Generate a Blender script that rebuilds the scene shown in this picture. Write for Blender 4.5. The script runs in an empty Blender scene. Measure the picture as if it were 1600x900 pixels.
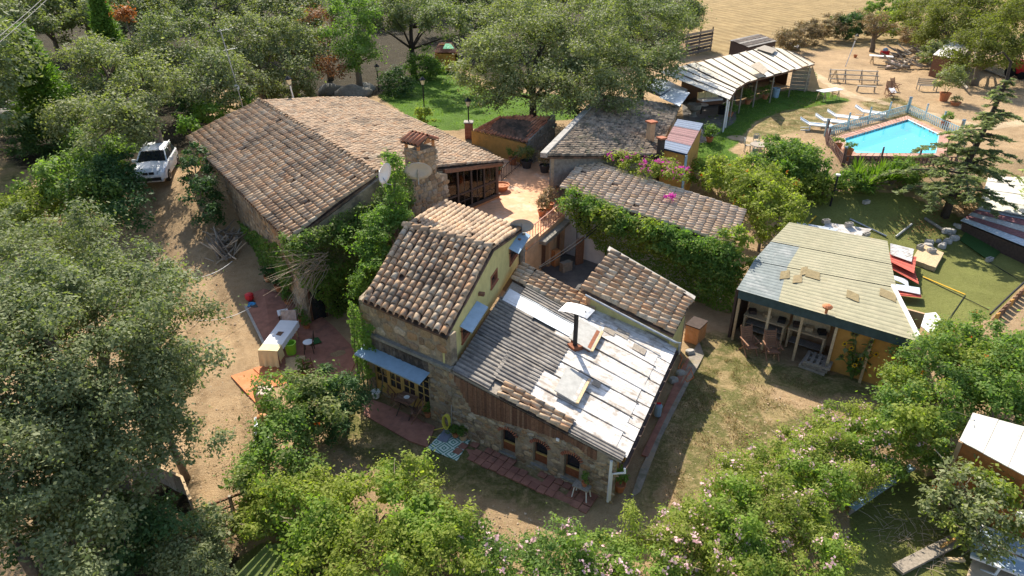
import bpy, bmesh, math, random
import numpy as np
from mathutils import Vector, Matrix, noise
V3 = Vector
GZ = Vector((0, 0, 1))
R = random.Random(7)
NP = np.random.default_rng(7)
PI = math.pi
scene = bpy.context.scene
COL = scene.collection
rad = math.radians

# ---------------------------------------------------------------- camera
CAM_H = 16.0
PITCH = rad(28.5)
FPX = 1067.0                                  # focal length in pixels of the 1600 wide photograph
cam_d = bpy.data.cameras.new('camera')
cam = bpy.data.objects.new('camera', cam_d)
COL.objects.link(cam)
cam.location = (0, 0, CAM_H)
cam.rotation_euler = (PI/2 - PITCH, 0, 0)
cam_d.sensor_width = 36.0
cam_d.lens = 36.0*FPX/1600
cam_d.clip_start = 0.1
cam_d.clip_end = 3000
scene.camera = cam

# ---------------------------------------------------------------- sky, sun, exposure
SUN_TO = Vector((-0.25, 1.10, 1.0)).normalized()      # direction towards the sun
SUN_EL = math.asin(SUN_TO.z)
world = bpy.data.worlds.new('World')
scene.world = world
world.use_nodes = True
wn = world.node_tree
sky = wn.nodes.new('ShaderNodeTexSky')
sky.sky_type = 'NISHITA'
sky.sun_disc = False
sky.sun_elevation = SUN_EL
sky.sun_rotation = math.atan2(SUN_TO.x, SUN_TO.y)
sky.air_density = 1.0
sky.dust_density = 1.5
bg = wn.nodes['Background']
bg.inputs['Strength'].default_value = 0.125
wn.links.new(sky.outputs[0], bg.inputs['Color'])
sun_d = bpy.data.lights.new('sun', 'SUN')
sun_d.energy = 5.0
sun_d.angle = rad(0.5)
sun_d.color = (1.0, 0.92, 0.79)
sun = bpy.data.objects.new('sun', sun_d)
COL.objects.link(sun)
sun.rotation_euler = SUN_TO.to_track_quat('Z', 'Y').to_euler()
scene.view_settings.view_transform = 'Standard'
scene.view_settings.look = 'None'
scene.view_settings.exposure = 0.85
scene.view_settings.gamma = 1.0

# ---------------------------------------------------------------- pixel of the photograph -> point in the place
def ss(t):
    t = min(1.0, max(0.0, t))
    return t*t*(3-2*t)
def G(x, y):                                  # height of the terrain
    a = 26 + 10*ss((x+5)/5) - 3*ss((x-10)/6)
    n = 14 - 3*ss((x+5)/5)
    h = 2.6*ss((y-a)/n)
    h += 0.05*math.sin(x*0.7+1)*math.sin(y*0.6)*ss((y-18)/6)
    if y > 80: h += 0.012*(y-80)
    return h
def ray(px, py):
    x = (px-800)/FPX; v = (py-450)/FPX
    return Vector((x, math.cos(PITCH)-v*math.sin(PITCH), -math.sin(PITCH)-v*math.cos(PITCH)))
def A(px, py, z=0.0):
    d = ray(px, py); t = (z-CAM_H)/d.z
    return Vector((d.x*t, d.y*t, z))
def g(px, py, dz=0.0):                        # on the terrain (plus dz)
    z = 0.0
    for _ in range(12):
        p = A(px, py, z+dz)
        z = 0.5*z + 0.5*G(p.x, p.y)
    p = A(px, py, z+dz)
    return p
def depth(p):
    return p.y*math.cos(PITCH) + (CAM_H-p.z)*math.sin(PITCH)
def on_plane(px, py, p0, n, off=0.0):
    d = ray(px, py); o = Vector((0, 0, CAM_H))
    t = ((p0+n*off)-o).dot(n)/d.dot(n)
    return o + d*t

# ---------------------------------------------------------------- mesh helpers
WORLD_PARENTS = {}
def link(o, parent=None):
    COL.objects.link(o)
    if parent is not None:
        o.parent = parent
        if parent.name in WORLD_PARENTS:
            o.matrix_parent_inverse = Matrix.Translation(-WORLD_PARENTS[parent.name])
    return o
def tag(o, label=None, cat=None, group=None, kind=None):
    if label: o['label'] = label
    if cat: o['category'] = cat
    if group: o['group'] = group
    if kind: o['kind'] = kind
    return o
def thing(name, label, cat, loc=(0, 0, 0), rz=0.0, group=None, world=False):
    o = bpy.data.objects.new(name, None)
    o.empty_display_size = 0.3
    o.location = loc
    o.rotation_euler = (0, 0, rz)
    COL.objects.link(o)
    if world: WORLD_PARENTS[o.name] = Vector(loc)
    return tag(o, label, cat, group)
def dup(root, loc, rz=None, label=None, sc=None, group=None):
    r = root.copy(); COL.objects.link(r)
    r.location = loc
    if rz is not None: r.rotation_euler = (0, 0, rz)
    if sc: r.scale = (sc, sc, sc) if not isinstance(sc, tuple) else sc
    if label: r['label'] = label
    if group: r['group'] = group
    for c in list(root.children):
        d = c.copy(); COL.objects.link(d); d.parent = r
        for e in list(c.children):
            f = e.copy(); COL.objects.link(f); f.parent = d
    return r
class MB:
    def __init__(s): s.v = []; s.f = []; s.m = []; s.cur = 0
    def add(s, vs, fs):
        b = len(s.v)
        s.v += [tuple(p) for p in vs]
        s.f += [tuple(i+b for i in f) for f in fs]
        s.m += [s.cur]*len(fs)
        return s
    def box(s, c, d, rot=None):
        hx, hy, hz = d[0]/2, d[1]/2, d[2]/2
        vs = [Vector((x*hx, y*hy, z*hz)) for x in (-1, 1) for y in (-1, 1) for z in (-1, 1)]
        if rot is not None:
            m = Matrix.Rotation(rot, 3, 'Z') if isinstance(rot, (int, float)) else rot
            vs = [m @ p for p in vs]
        c = Vector(c)
        return s.add([p+c for p in vs], [(0, 1, 3, 2), (4, 6, 7, 5), (0, 4, 5, 1), (2, 3, 7, 6), (0, 2, 6, 4), (1, 5, 7, 3)])
    def bar(s, p, q, w, h, up=(0, 0, 1)):
        p = Vector(p); q = Vector(q); d = (q-p)
        L = d.length; d.normalize(); up = Vector(up)
        if abs(d.dot(up)) > .98: up = Vector((0, 1, 0))
        x = d.cross(up).normalized(); z = x.cross(d)
        m = Matrix((x, d, z)).transposed()
        return s.box((p+q)/2, (w, L, h), m)
    def tube(s, pts, r, n=6, cap=True):
        pts = [Vector(p) for p in pts]
        rs = r if isinstance(r, (list, tuple)) else [r]*len(pts)
        b = len(s.v); vs = []; fs = []
        pr = None
        for i, p in enumerate(pts):
            t = (pts[min(i+1, len(pts)-1)] - pts[max(i-1, 0)])
            if t.length < 1e-6: t = Vector((0, 0, 1))
            t.normalize()
            if pr is None:
                pr = t.orthogonal().normalized()
            else:
                pr = (pr - t*pr.dot(t))
                if pr.length < 1e-5: pr = t.orthogonal()
                pr.normalize()
            q = t.cross(pr)
            for k in range(n):
                a = 2*PI*k/n
                vs.append(p + (pr*math.cos(a)+q*math.sin(a))*rs[i])
        for i in range(len(pts)-1):
            for k in range(n):
                k2 = (k+1) % n
                fs.append((i*n+k, i*n+k2, (i+1)*n+k2, (i+1)*n+k))
        if cap:
            fs.append(tuple(range(n-1, -1, -1))); fs.append(tuple((len(pts)-1)*n+k for k in range(n)))
        return s.add(vs, fs)
    def lathe(s, prof, c=(0, 0, 0), n=14, cap=True):
        c = Vector(c); vs = []; fs = []
        for (r, z) in prof:
            for k in range(n):
                a = 2*PI*k/n
                vs.append(c+Vector((r*math.cos(a), r*math.sin(a), z)))
        for i in range(len(prof)-1):
            for k in range(n):
                k2 = (k+1) % n
                fs.append((i*n+k, i*n+k2, (i+1)*n+k2, (i+1)*n+k))
        if cap:
            fs.append(tuple(range(n-1, -1, -1))); fs.append(tuple((len(prof)-1)*n+k for k in range(n)))
        return s.add(vs, fs)
    def prism(s, poly, vec):
        vec = Vector(vec); poly = [Vector(p) for p in poly]; n = len(poly)
        vs = poly + [p+vec for p in poly]
        fs = [tuple(range(n)), tuple(range(2*n-1, n-1, -1))]
        for i in range(n):
            j = (i+1) % n
            fs.append((i, i+n, j+n, j))
        return s.add(vs, fs)
    def slab(s, a, b, c, d, th):              # four corners counter-clockwise seen from above, thickness downwards
        n = (Vector(b)-Vector(a)).cross(Vector(d)-Vector(a)).normalized()
        return s.prism([a, b, c, d], -n*th)
    def grid(s, rows):
        m = len(rows[0]); vs = [p for r in rows for p in r]
        fs = [(i*m+j, i*m+j+1, (i+1)*m+j+1, (i+1)*m+j) for i in range(len(rows)-1) for j in range(m-1)]
        return s.add(vs, fs)
    def mesh(s, name, mats, smooth=False):
        me = bpy.data.meshes.new(name)
        me.from_pydata(s.v, [], s.f)
        for m in (mats if isinstance(mats, (list, tuple)) else [mats]): me.materials.append(m)
        if max(s.m, default=0) > 0: me.polygons.foreach_set('material_index', s.m)
        bm = bmesh.new(); bm.from_mesh(me)
        bmesh.ops.recalc_face_normals(bm, faces=bm.faces)
        bm.to_mesh(me); bm.free()
        if smooth: me.polygons.foreach_set('use_smooth', [True]*len(me.polygons))
        return me
    def build(s, name, mats, parent=None, smooth=False, label=None):
        o = bpy.data.objects.new(name, s.mesh(name, mats, smooth))
        link(o, parent)
        if label: o['label'] = label
        return o
def place(name, me, parent, mat4):
    o = bpy.data.objects.new(name, me)
    link(o, parent)
    o.matrix_basis = mat4
    return o
def in_poly(x, y, poly):
    c = False; n = len(poly); j = n-1
    for i in range(n):
        xi, yi = poly[i]; xj, yj = poly[j]
        if (yi > y) != (yj > y) and x < (xj-xi)*(y-yi)/(yj-yi)+xi: c = not c
        j = i
    return c
def np_mesh(name, V, F, mat, rv=None, smooth=False):     # V (n,3), F (m,k) all faces with k corners
    me = bpy.data.meshes.new(name)
    m, k = F.shape
    me.vertices.add(len(V)); me.vertices.foreach_set('co', np.ascontiguousarray(V, dtype=np.float32).ravel())
    me.loops.add(m*k); me.loops.foreach_set('vertex_index', np.ascontiguousarray(F, dtype=np.int32).ravel())
    me.polygons.add(m); me.polygons.foreach_set('loop_start', np.arange(0, m*k, k, dtype=np.int32))
    me.update(calc_edges=True)
    if rv is not None:
        at = me.attributes.new('rv', 'FLOAT', 'FACE')
        at.data.foreach_set('value', np.ascontiguousarray(rv, dtype=np.float32))
    me.materials.append(mat)
    if smooth: me.polygons.foreach_set('use_smooth', np.ones(m, dtype=bool))
    return me

# ---------------------------------------------------------------- materials
def lin(c):
    return tuple(((v/12.92) if v <= .04045 else ((v+.055)/1.055)**2.4) for v in c)
MATS = {}
def M(name, cols, rough=.85, ns=6.0, na=.35, bump=.15, bs=40.0, metal=0.0, spec=.25, stain=None, streak=None, ss_=1.2, st=.55, sw=.1, leaf=0.0, tcol=None, alpha=None, emit=None):
    """cols: base colours (linear) picked per piece; noise varies them; stain = (colour, amount) patches that sit in the surface."""
    m = bpy.data.materials.new(name); m.use_nodes = True
    nt = m.node_tree; N = nt.nodes; Lk = nt.links
    b = N['Principled BSDF']; out = N['Material Output']
    b.inputs['Roughness'].default_value = rough
    b.inputs['Metallic'].default_value = metal
    b.inputs['Specular IOR Level'].default_value = spec
    geo = N.new('ShaderNodeNewGeometry')
    oi = N.new('ShaderNodeObjectInfo'); at = N.new('ShaderNodeAttribute'); at.attribute_name = 'rv'
    ad = N.new('ShaderNodeMath'); ad.operation = 'ADD'
    Lk.new(oi.outputs['Random'], ad.inputs[0]); Lk.new(at.outputs['Fac'], ad.inputs[1])
    fr = N.new('ShaderNodeMath'); fr.operation = 'FRACT'; Lk.new(ad.outputs[0], fr.inputs[0])
    if len(cols) > 1:
        cr = N.new('ShaderNodeValToRGB'); e = cr.color_ramp.elements
        while len(e) < len(cols): e.new(.5)
        for i, c in enumerate(cols):
            e[i].position = i/(len(cols)-1); e[i].color = (*c, 1)
        Lk.new(fr.outputs[0], cr.inputs[0]); col = cr.outputs[0]
    else:
        rg = N.new('ShaderNodeRGB'); rg.outputs[0].default_value = (*cols[0], 1); col = rg.outputs[0]
    if na > 0:
        nz = N.new('ShaderNodeTexNoise'); nz.inputs['Scale'].default_value = ns; nz.inputs['Detail'].default_value = 5
        nz.inputs['Roughness'].default_value = .65
        Lk.new(geo.outputs['Position'], nz.inputs['Vector'])
        mr = N.new('ShaderNodeMapRange')
        mr.inputs[1].default_value = .25; mr.inputs[2].default_value = .75; mr.inputs[3].default_value = 1-na; mr.inputs[4].default_value = 1+na
        Lk.new(nz.outputs[0], mr.inputs[0])
        mx = N.new('ShaderNodeVectorMath'); mx.operation = 'SCALE'
        Lk.new(col, mx.inputs[0]); Lk.new(mr.outputs[0], mx.inputs['Scale']); col = mx.outputs[0]
    for k, stn in enumerate(stain or []):
        sc, amt, thr, scale = stn
        nz = N.new('ShaderNodeTexNoise'); nz.inputs['Scale'].default_value = scale; nz.inputs['Detail'].default_value = 6
        nz.inputs['Roughness'].default_value = .7
        of = N.new('ShaderNodeVectorMath'); of.operation = 'ADD'; of.inputs[1].default_value = (13.7*k+3, 5.1*k, 9.3*k)
        Lk.new(geo.outputs['Position'], of.inputs[0]); Lk.new(of.outputs[0], nz.inputs['Vector'])
        mr = N.new('ShaderNodeMapRange'); mr.inputs[1].default_value = thr-.05; mr.inputs[2].default_value = thr+.07
        mr.inputs[3].default_value = 0; mr.inputs[4].default_value = amt
        Lk.new(nz.outputs[0], mr.inputs[0])
        mi = N.new('ShaderNodeMix'); mi.data_type = 'RGBA'
        Lk.new(mr.outputs[0], mi.inputs[0]); Lk.new(col, mi.inputs[6]); mi.inputs[7].default_value = (*sc, 1)
        col = mi.outputs[2]
    if streak is not None:                       # dirt runs drawn out along one direction
        (dx, dy), scol, amt = streak
        cmb = N.new('ShaderNodeCombineXYZ')
        for k, (vx, vy, f) in enumerate(((-dy, dx, 7.0), (dx, dy, .7))):
            dt = N.new('ShaderNodeVectorMath'); dt.operation = 'DOT_PRODUCT'; dt.inputs[1].default_value = (vx*f, vy*f, 0)
            Lk.new(geo.outputs['Position'], dt.inputs[0]); Lk.new(dt.outputs['Value'], cmb.inputs[k])
        nz = N.new('ShaderNodeTexNoise'); nz.inputs['Scale'].default_value = 1.0; nz.inputs['Detail'].default_value = 6; nz.inputs['Roughness'].default_value = .7
        Lk.new(cmb.outputs[0], nz.inputs['Vector'])
        mr = N.new('ShaderNodeMapRange'); mr.inputs[1].default_value = .48; mr.inputs[2].default_value = .66; mr.inputs[3].default_value = 0; mr.inputs[4].default_value = amt
        Lk.new(nz.outputs[0], mr.inputs[0])
        mi = N.new('ShaderNodeMix'); mi.data_type = 'RGBA'
        Lk.new(mr.outputs[0], mi.inputs[0]); Lk.new(col, mi.inputs[6]); mi.inputs[7].default_value = (*scol, 1)
        col = mi.outputs[2]
    Lk.new(col, b.inputs['Base Color'])
    if bump > 0:
        nb = N.new('ShaderNodeTexNoise'); nb.inputs['Scale'].default_value = bs; nb.inputs['Detail'].default_value = 4
        Lk.new(geo.outputs['Position'], nb.inputs['Vector'])
        bp = N.new('ShaderNodeBump'); bp.inputs['Strength'].default_value = bump; bp.inputs['Distance'].default_value = .03
        Lk.new(nb.outputs[0], bp.inputs['Height']); Lk.new(bp.outputs[0], b.inputs['Normal'])
    if leaf > 0:
        tr = N.new('ShaderNodeBsdfTranslucent')
        tm = N.new('ShaderNodeMix'); tm.data_type = 'RGBA'; tm.blend_type = 'MULTIPLY'; tm.inputs[0].default_value = 1
        Lk.new(col, tm.inputs[6]); tm.inputs[7].default_value = (*(tcol or (1.3, 1.5, .5)), 1)
        tm.clamp_result = False
        Lk.new(tm.outputs[2], tr.inputs[0])
        ms = N.new('ShaderNodeMixShader'); ms.inputs[0].default_value = leaf
        Lk.new(b.outputs[0], ms.inputs[1]); Lk.new(tr.outputs[0], ms.inputs[2]); Lk.new(ms.outputs[0], out.inputs[0])
    if alpha is not None:
        b.inputs['Alpha'].default_value = alpha
    MATS[name] = m
    return m
TILE = M('roof_tile', [(.52, .335, .19), (.58, .40, .245), (.45, .275, .155), (.63, .46, .295), (.53, .30, .155), (.49, .365, .245), (.66, .52, .36)], rough=.9, ns=9, na=.25, bump=.25, bs=60,
         stain=[((.07, .062, .055), .7, .62, 2.2), ((.50, .48, .43), .55, .60, 5.0), ((.45, .26, .06), .6, .66, 7.0), ((.10, .08, .065), .55, .56, .45), ((.13, .11, .095), .5, .57, 1.1)])
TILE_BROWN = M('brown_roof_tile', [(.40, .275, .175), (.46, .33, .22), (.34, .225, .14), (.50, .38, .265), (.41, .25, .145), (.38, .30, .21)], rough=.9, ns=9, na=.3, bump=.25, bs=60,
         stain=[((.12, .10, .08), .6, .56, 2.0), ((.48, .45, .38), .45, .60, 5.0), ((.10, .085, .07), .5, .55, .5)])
TILE_PALE = M('pale_roof_tile', [(.58, .42, .28), (.64, .48, .33), (.52, .36, .235), (.68, .54, .40), (.57, .38, .22)], rough=.9, ns=9, na=.25, bump=.25, bs=60,
         stain=[((.20, .15, .12), .55, .60, 2.2), ((.55, .53, .47), .5, .62, 5.0), ((.50, .30, .08), .6, .68, 7.0)])
TILE_OLD = M('old_roof_tile', [(.28, .21, .145), (.36, .27, .19), (.20, .15, .11), (.41, .32, .235), (.25, .195, .14)], rough=.95, ns=9, na=.35, bump=.25, bs=60,
         stain=[((.05, .05, .042), .8, .52, 2.0), ((.36, .35, .30), .5, .60, 5.0), ((.10, .11, .05), .6, .6, 1.0)])
TILE_RED = M('red_roof_tile', [(.42, .17, .09), (.50, .23, .13), (.34, .13, .075), (.55, .29, .18)], rough=.9, ns=9, na=.3, bump=.25, bs=60,
         stain=[((.10, .06, .05), .7, .58, 2.5)])
CHANNEL = M('roof_channel', [(.16, .10, .07)], rough=.95, ns=4, na=.5, bump=.3, stain=[((.04, .037, .03), .8, .5, 1.5)])
STONE = M('wall_stone', [(.30, .205, .115), (.42, .30, .17), (.20, .135, .085), (.50, .39, .25), (.36, .215, .11), (.26, .215, .165), (.52, .42, .30)], rough=.92, ns=12, na=.35, bump=.5, bs=30,
          stain=[((.07, .06, .05), .55, .6, 1.2)])
MORTAR = M('mortar', [(.34, .27, .185)], rough=.95, ns=10, na=.3, bump=.4, stain=[((.09, .075, .06), .7, .55, 1.1)])
GREYSTONE = M('grey_stone', [(.22, .21, .18), (.28, .26, .22), (.17, .16, .14)], rough=.95, ns=6, na=.4, bump=.5, bs=25)
YELLOW = M('yellow_plaster', [(.56, .49, .21)], rough=.9, ns=3, na=.14, bump=.15, stain=[((.36, .32, .16), .5, .62, 1.4)])
OCHRE = M('ochre_plaster', [(.52, .27, .07)], rough=.9, ns=2.5, na=.2, bump=.15, stain=[((.22, .12, .05), .6, .6, 1.3)])
TERRA = M('terracotta_plaster', [(.52, .24, .10)], rough=.9, ns=2.5, na=.25, bump=.15, stain=[((.50, .37, .27), .6, .56, .8), ((.20, .1, .06), .5, .62, 1.7)])
PINKPL = M('peach_plaster', [(.55, .36, .21)], rough=.9, ns=2.5, na=.2, bump=.15, stain=[((.24, .15, .1), .6, .6, 1.0)])
WHITEPL = M('white_plaster', [(.66, .63, .60)], rough=.9, ns=3, na=.1, bump=.12, stain=[((.38, .34, .30), .5, .62, .8)])
WOODBRN = M('brown_board', [(.17, .085, .05), (.22, .115, .07), (.12, .06, .038), (.27, .16, .10)], rough=.85, ns=14, na=.4, bump=.3)
WOODDK = M('dark_timber', [(.06, .042, .035), (.09, .06, .045)], rough=.8, ns=9, na=.4, bump=.2)
WOODWIN = M('red_brown_window_wood', [(.30, .115, .06)], rough=.6, ns=9, na=.25, bump=.1)
WOODYEL = M('yellow_door_wood', [(.50, .33, .11)], rough=.55, ns=9, na=.18, bump=.1)
WOODGREY = M('grey_weathered_wood', [(.27, .235, .19), (.36, .31, .25), (.20, .17, .14), (.42, .35, .26)], rough=.9, ns=14, na=.4, bump=.3)
WOODPALE = M('pale_wood', [(.50, .36, .20), (.58, .44, .27), (.42, .29, .16)], rough=.8, ns=12, na=.3, bump=.2)
WOODRED = M('reddish_hardwood', [(.26, .13, .075), (.32, .17, .10)], rough=.7, ns=12, na=.3, bump=.15)
CHARSTAIN = M('stained_dark_boards', [(.11, .085, .07), (.16, .125, .10), (.075, .06, .052), (.21, .17, .14)], rough=.95, ns=7, na=.5, bump=.3, stain=[((.035, .03, .028), .8, .52, 2.2)])
BLUEMET = M('blue_grey_awning_metal', [(.27, .38, .48)], rough=.5, ns=4, na=.15, bump=.05)
METDARK = M('dark_corrugated_sheet', [(.20, .18, .16), (.25, .225, .195), (.16, .15, .14)], rough=.75, ns=5, na=.3, bump=.12, stain=[((.40, .34, .27), .6, .56, 1.8), ((.07, .06, .055), .7, .6, 2.5)], streak=((.83, -.56), (.09, .08, .075), .85))
METWHITE = M('white_fibre_sheet', [(.60, .57, .53), (.70, .68, .65), (.50, .46, .41)], rough=.75, ns=5, na=.22, bump=.25, stain=[((.26, .21, .16), .75, .555, 1.6), ((.78, .77, .75), .7, .56, .9), ((.34, .22, .15), .6, .64, 2.6), ((.16, .14, .12), .6, .62, 4.5)], streak=((.83, -.56), (.27, .215, .165), .8))
METPALE = M('pale_canopy_sheet', [(.60, .56, .48), (.66, .63, .56), (.56, .50, .38), (.63, .61, .56)], rough=.7, ns=3, na=.12, bump=.1, stain=[((.42, .36, .27), .55, .6, .9)])
METGREY = M('galvanised_steel', [(.42, .43, .44)], rough=.42, ns=5, na=.25, bump=.06, metal=.6, spec=.5)
ZINC = M('zinc_flashing', [(.50, .55, .60)], rough=.5, ns=4, na=.2, bump=.05, metal=.3)
REDSHEET = M('red_corrugated_sheet', [(.52, .11, .075)], rough=.6, ns=6, na=.25, bump=.08, stain=[((.24, .06, .06), .6, .6, 1.5)])
CONC = M('concrete', [(.36, .34, .31), (.42, .39, .35)], rough=.95, ns=5, na=.3, bump=.3, stain=[((.2, .18, .15), .5, .6, 1.5)])
REDPAVE = M('red_paving', [(.30, .135, .095), (.34, .16, .11), (.26, .115, .085)], rough=.85, ns=3, na=.3, bump=.2, stain=[((.16, .09, .07), .6, .58, 1.4)])
ORANGEPAVE = M('orange_paving', [(.55, .20, .08)], rough=.85, ns=3, na=.2, bump=.15, stain=[((.62, .40, .26), .35, .6, 1.0)])
TERRPAVE = M('terrace_tile', [(.60, .30, .16), (.66, .36, .20), (.56, .27, .14)], rough=.8, ns=3, na=.25, bump=.1, stain=[((.70, .52, .38), .7, .55, .8), ((.45, .2, .1), .5, .62, 1.2)])
POT = M('terracotta_pot', [(.50, .19, .085), (.44, .165, .075)], rough=.8, ns=8, na=.25, bump=.1)
POTDK = M('dark_plastic_pot', [(.06, .055, .055)], rough=.6, ns=5, na=.2, bump=0)
BLACK = M('black_metal', [(.02, .02, .022)], rough=.5, ns=5, na=.2, bump=0)
IRON = M('rusty_brown_iron', [(.07, .045, .035)], rough=.6, ns=8, na=.3, bump=.05)
RUST = M('rusty_steel', [(.24, .085, .04)], rough=.8, ns=8, na=.4, bump=.15)
WHITE = M('white_paint', [(.78, .77, .74)], rough=.5, ns=4, na=.08, bump=.04)
CLOTH = M('white_cloth', [(.78, .78, .80)], rough=.95, ns=4, na=.06, bump=.1)
CREAM = M('cream_cloth', [(.72, .62, .36)], rough=.95, ns=4, na=.1, bump=.1)
LIME = M('lime_plastic', [(.30, .62, .05)], rough=.45, ns=4, na=.08, bump=0)
REDPL = M('red_plastic', [(.58, .03, .04)], rough=.4, ns=4, na=.1, bump=0)
BLUEPL = M('blue_plastic', [(.05, .30, .60)], rough=.5, ns=4, na=.1, bump=.05)
ORPL = M('orange_hose_rubber', [(.62, .17, .05)], rough=.5, ns=4, na=.1, bump=0)
YELPL = M('yellow_hose_rubber', [(.62, .55, .08)], rough=.5, ns=4, na=.1, bump=0)
GLASSDK = M('dark_window_glass', [(.02, .024, .03)], rough=.08, ns=3, na=.2, bump=0, spec=.8)
SLING = M('blue_grey_sling', [(.42, .52, .62)], rough=.8, ns=6, na=.1, bump=.05)
CUSHBRN = M('brown_cushion', [(.16, .09, .06)], rough=.9, ns=6, na=.2, bump=.05)
STEMG = M('green_stem', [(.12, .17, .05)], rough=.8, ns=6, na=.2, bump=.05)
BARK = M('grey_bark', [(.15, .12, .09), (.19, .155, .12)], rough=.95, ns=14, na=.45, bump=.5, bs=20)
BARKDK = M('dark_bark', [(.055, .045, .038)], rough=.95, ns=14, na=.45, bump=.5, bs=20)
TWIG = M('dry_twig', [(.42, .32, .22), (.34, .26, .18), (.5, .4, .29)], rough=.9, ns=14, na=.3, bump=.1)
TURFMAT = M('artificial_turf', [(.10, .16, .04)], rough=.95, ns=30, na=.3, bump=.4, bs=90)
def leafmat(name, cols, t=.35, rough=.6, spec=.12, tcol=(1.25, 1.45, .45)):
    return M(name, cols, rough=rough, ns=1.3, na=.22, bump=0, leaf=t, tcol=tcol, spec=spec)
L_OAK = leafmat('holm_oak_leaf', [(.115, .145, .066), (.18, .21, .10), (.245, .27, .15), (.14, .18, .07), (.23, .25, .125)], .34, .6, .12)
L_OLIVE = leafmat('olive_grey_leaf', [(.14, .165, .07), (.22, .245, .115), (.29, .305, .165), (.165, .20, .075), (.31, .32, .18)], .36, .6, .12)
L_GREEN = leafmat('fresh_green_leaf', [(.115, .20, .048), (.165, .255, .058), (.10, .17, .05), (.22, .305, .075), (.155, .235, .085)], .46)
L_LIME = leafmat('yellow_green_leaf', [(.21, .26, .048), (.28, .325, .065), (.17, .22, .048), (.34, .36, .095), (.23, .28, .048)], .5)
L_DARK = leafmat('dark_green_leaf', [(0.043, 0.093, 0.034), (0.068, 0.128, 0.044), (0.093, 0.153, 0.060), (0.051, 0.111, 0.031)], .3)
L_IVY = leafmat('ivy_leaf', [(.12, .22, .05), (.18, .285, .06), (.095, .18, .045), (.25, .335, .09), (.15, .25, .055)], .48)
L_IVYPALE = leafmat('pale_flowering_ivy', [(0.200, 0.230, 0.080), (0.130, 0.180, 0.045), (0.260, 0.270, 0.120), (0.100, 0.150, 0.035)], .35)
L_CEDAR = leafmat('cedar_needle', [(.22, .265, .125), (.29, .33, .165), (.18, .225, .10), (.34, .37, .21)], .55, tcol=(1.35, 1.45, .8))
L_CYP = leafmat('bright_conifer', [(0.120, 0.216, 0.036), (0.168, 0.264, 0.048), (0.096, 0.180, 0.036)], .35)
L_YUC = leafmat('yucca_leaf', [(0.160, 0.250, 0.030), (0.120, 0.210, 0.030), (0.200, 0.290, 0.050)], .35)
L_DRY = leafmat('dry_brush', [(0.300, 0.220, 0.120), (0.380, 0.290, 0.170), (0.240, 0.170, 0.090), (0.200, 0.190, 0.080)], .3, tcol=(1.1, 1, .7))
L_BROWN = leafmat('withered_brown', [(0.260, 0.130, 0.060), (0.330, 0.180, 0.090), (0.200, 0.110, 0.050)], .3, tcol=(1.2, .9, .5))
L_SPRING = leafmat('spring_green_leaf', [(.20, .29, .055), (.27, .36, .075), (.16, .24, .05)], .5)
L_ACACIA = leafmat('acacia_leaf', [(.16, .175, .045), (.21, .215, .065), (.12, .14, .04), (.18, .20, .04)], .4)
L_DULLGRASS = leafmat('dull_grass_blade', [(.15, .17, .05), (.24, .21, .09), (.11, .14, .04)], .3)
F_PINK = leafmat('pink_blossom', [(.78, .48, .50), (.84, .60, .60), (.80, .52, .54)], .3, tcol=(1.1, .95, 1))
F_MAG = leafmat('magenta_blossom', [(0.620, 0.050, 0.360), (0.550, 0.030, 0.420), (0.700, 0.120, 0.400)], .4, tcol=(1.1, 1, 1.1))
F_ORANGE = leafmat('orange_blossom', [(0.750, 0.160, 0.020)], .3, tcol=(1.1, 1, .8))
F_YEL = leafmat('yellow_blossom', [(0.750, 0.500, 0.040)], .3, tcol=(1.1, 1, .8))
# ================================================================ vegetation
RN = np.random.default_rng(11)
LEAFCOUNT = [0]
DENS = 1.75
def leaf_mesh(name, P, Nn, L, W, mat, rv, droop=None):
    n = len(P); LEAFCOUNT[0] += n
    Nn = Nn/np.linalg.norm(Nn, axis=1, keepdims=True)
    r = RN.normal(size=(n, 3)) if droop is None else droop+RN.normal(size=(n, 3))*.35
    t = r-(r*Nn).sum(1, keepdims=True)*Nn; t /= np.linalg.norm(t, axis=1, keepdims=True)+1e-9
    b = np.cross(Nn, t)
    s = np.clip(RN.lognormal(-.05, .32, (n, 1)), .4, 1.9); l = L*s/2; w = W*s/2
    V = np.stack([P-t*l, P+b*w-t*l*.1, P+t*l, P-b*w-t*l*.1], 1).reshape(-1, 3)
    F = np.arange(4*n).reshape(-1, 4)
    return np_mesh(name, V, F, mat, rv)
def rdir(n):
    d = RN.normal(size=(n, 3)); return d/np.linalg.norm(d, axis=1, keepdims=True)
def clumps_of(c, r, k, low=-.45):
    out = []
    c = np.array(c); r = np.array(r); i = 0
    ga = PI*(3-math.sqrt(5)); ph = RN.random()*6
    for q in range(k):
        z = 1-(q+.5)/k*(1-low); a = ga*q+ph
        d = np.array([math.cos(a)*math.sqrt(max(0, 1-z*z)), math.sin(a)*math.sqrt(max(0, 1-z*z)), z])+RN.normal(size=3)*.16
        out.append(c+d*r*RN.uniform(.5, 1.06))
    return out
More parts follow.
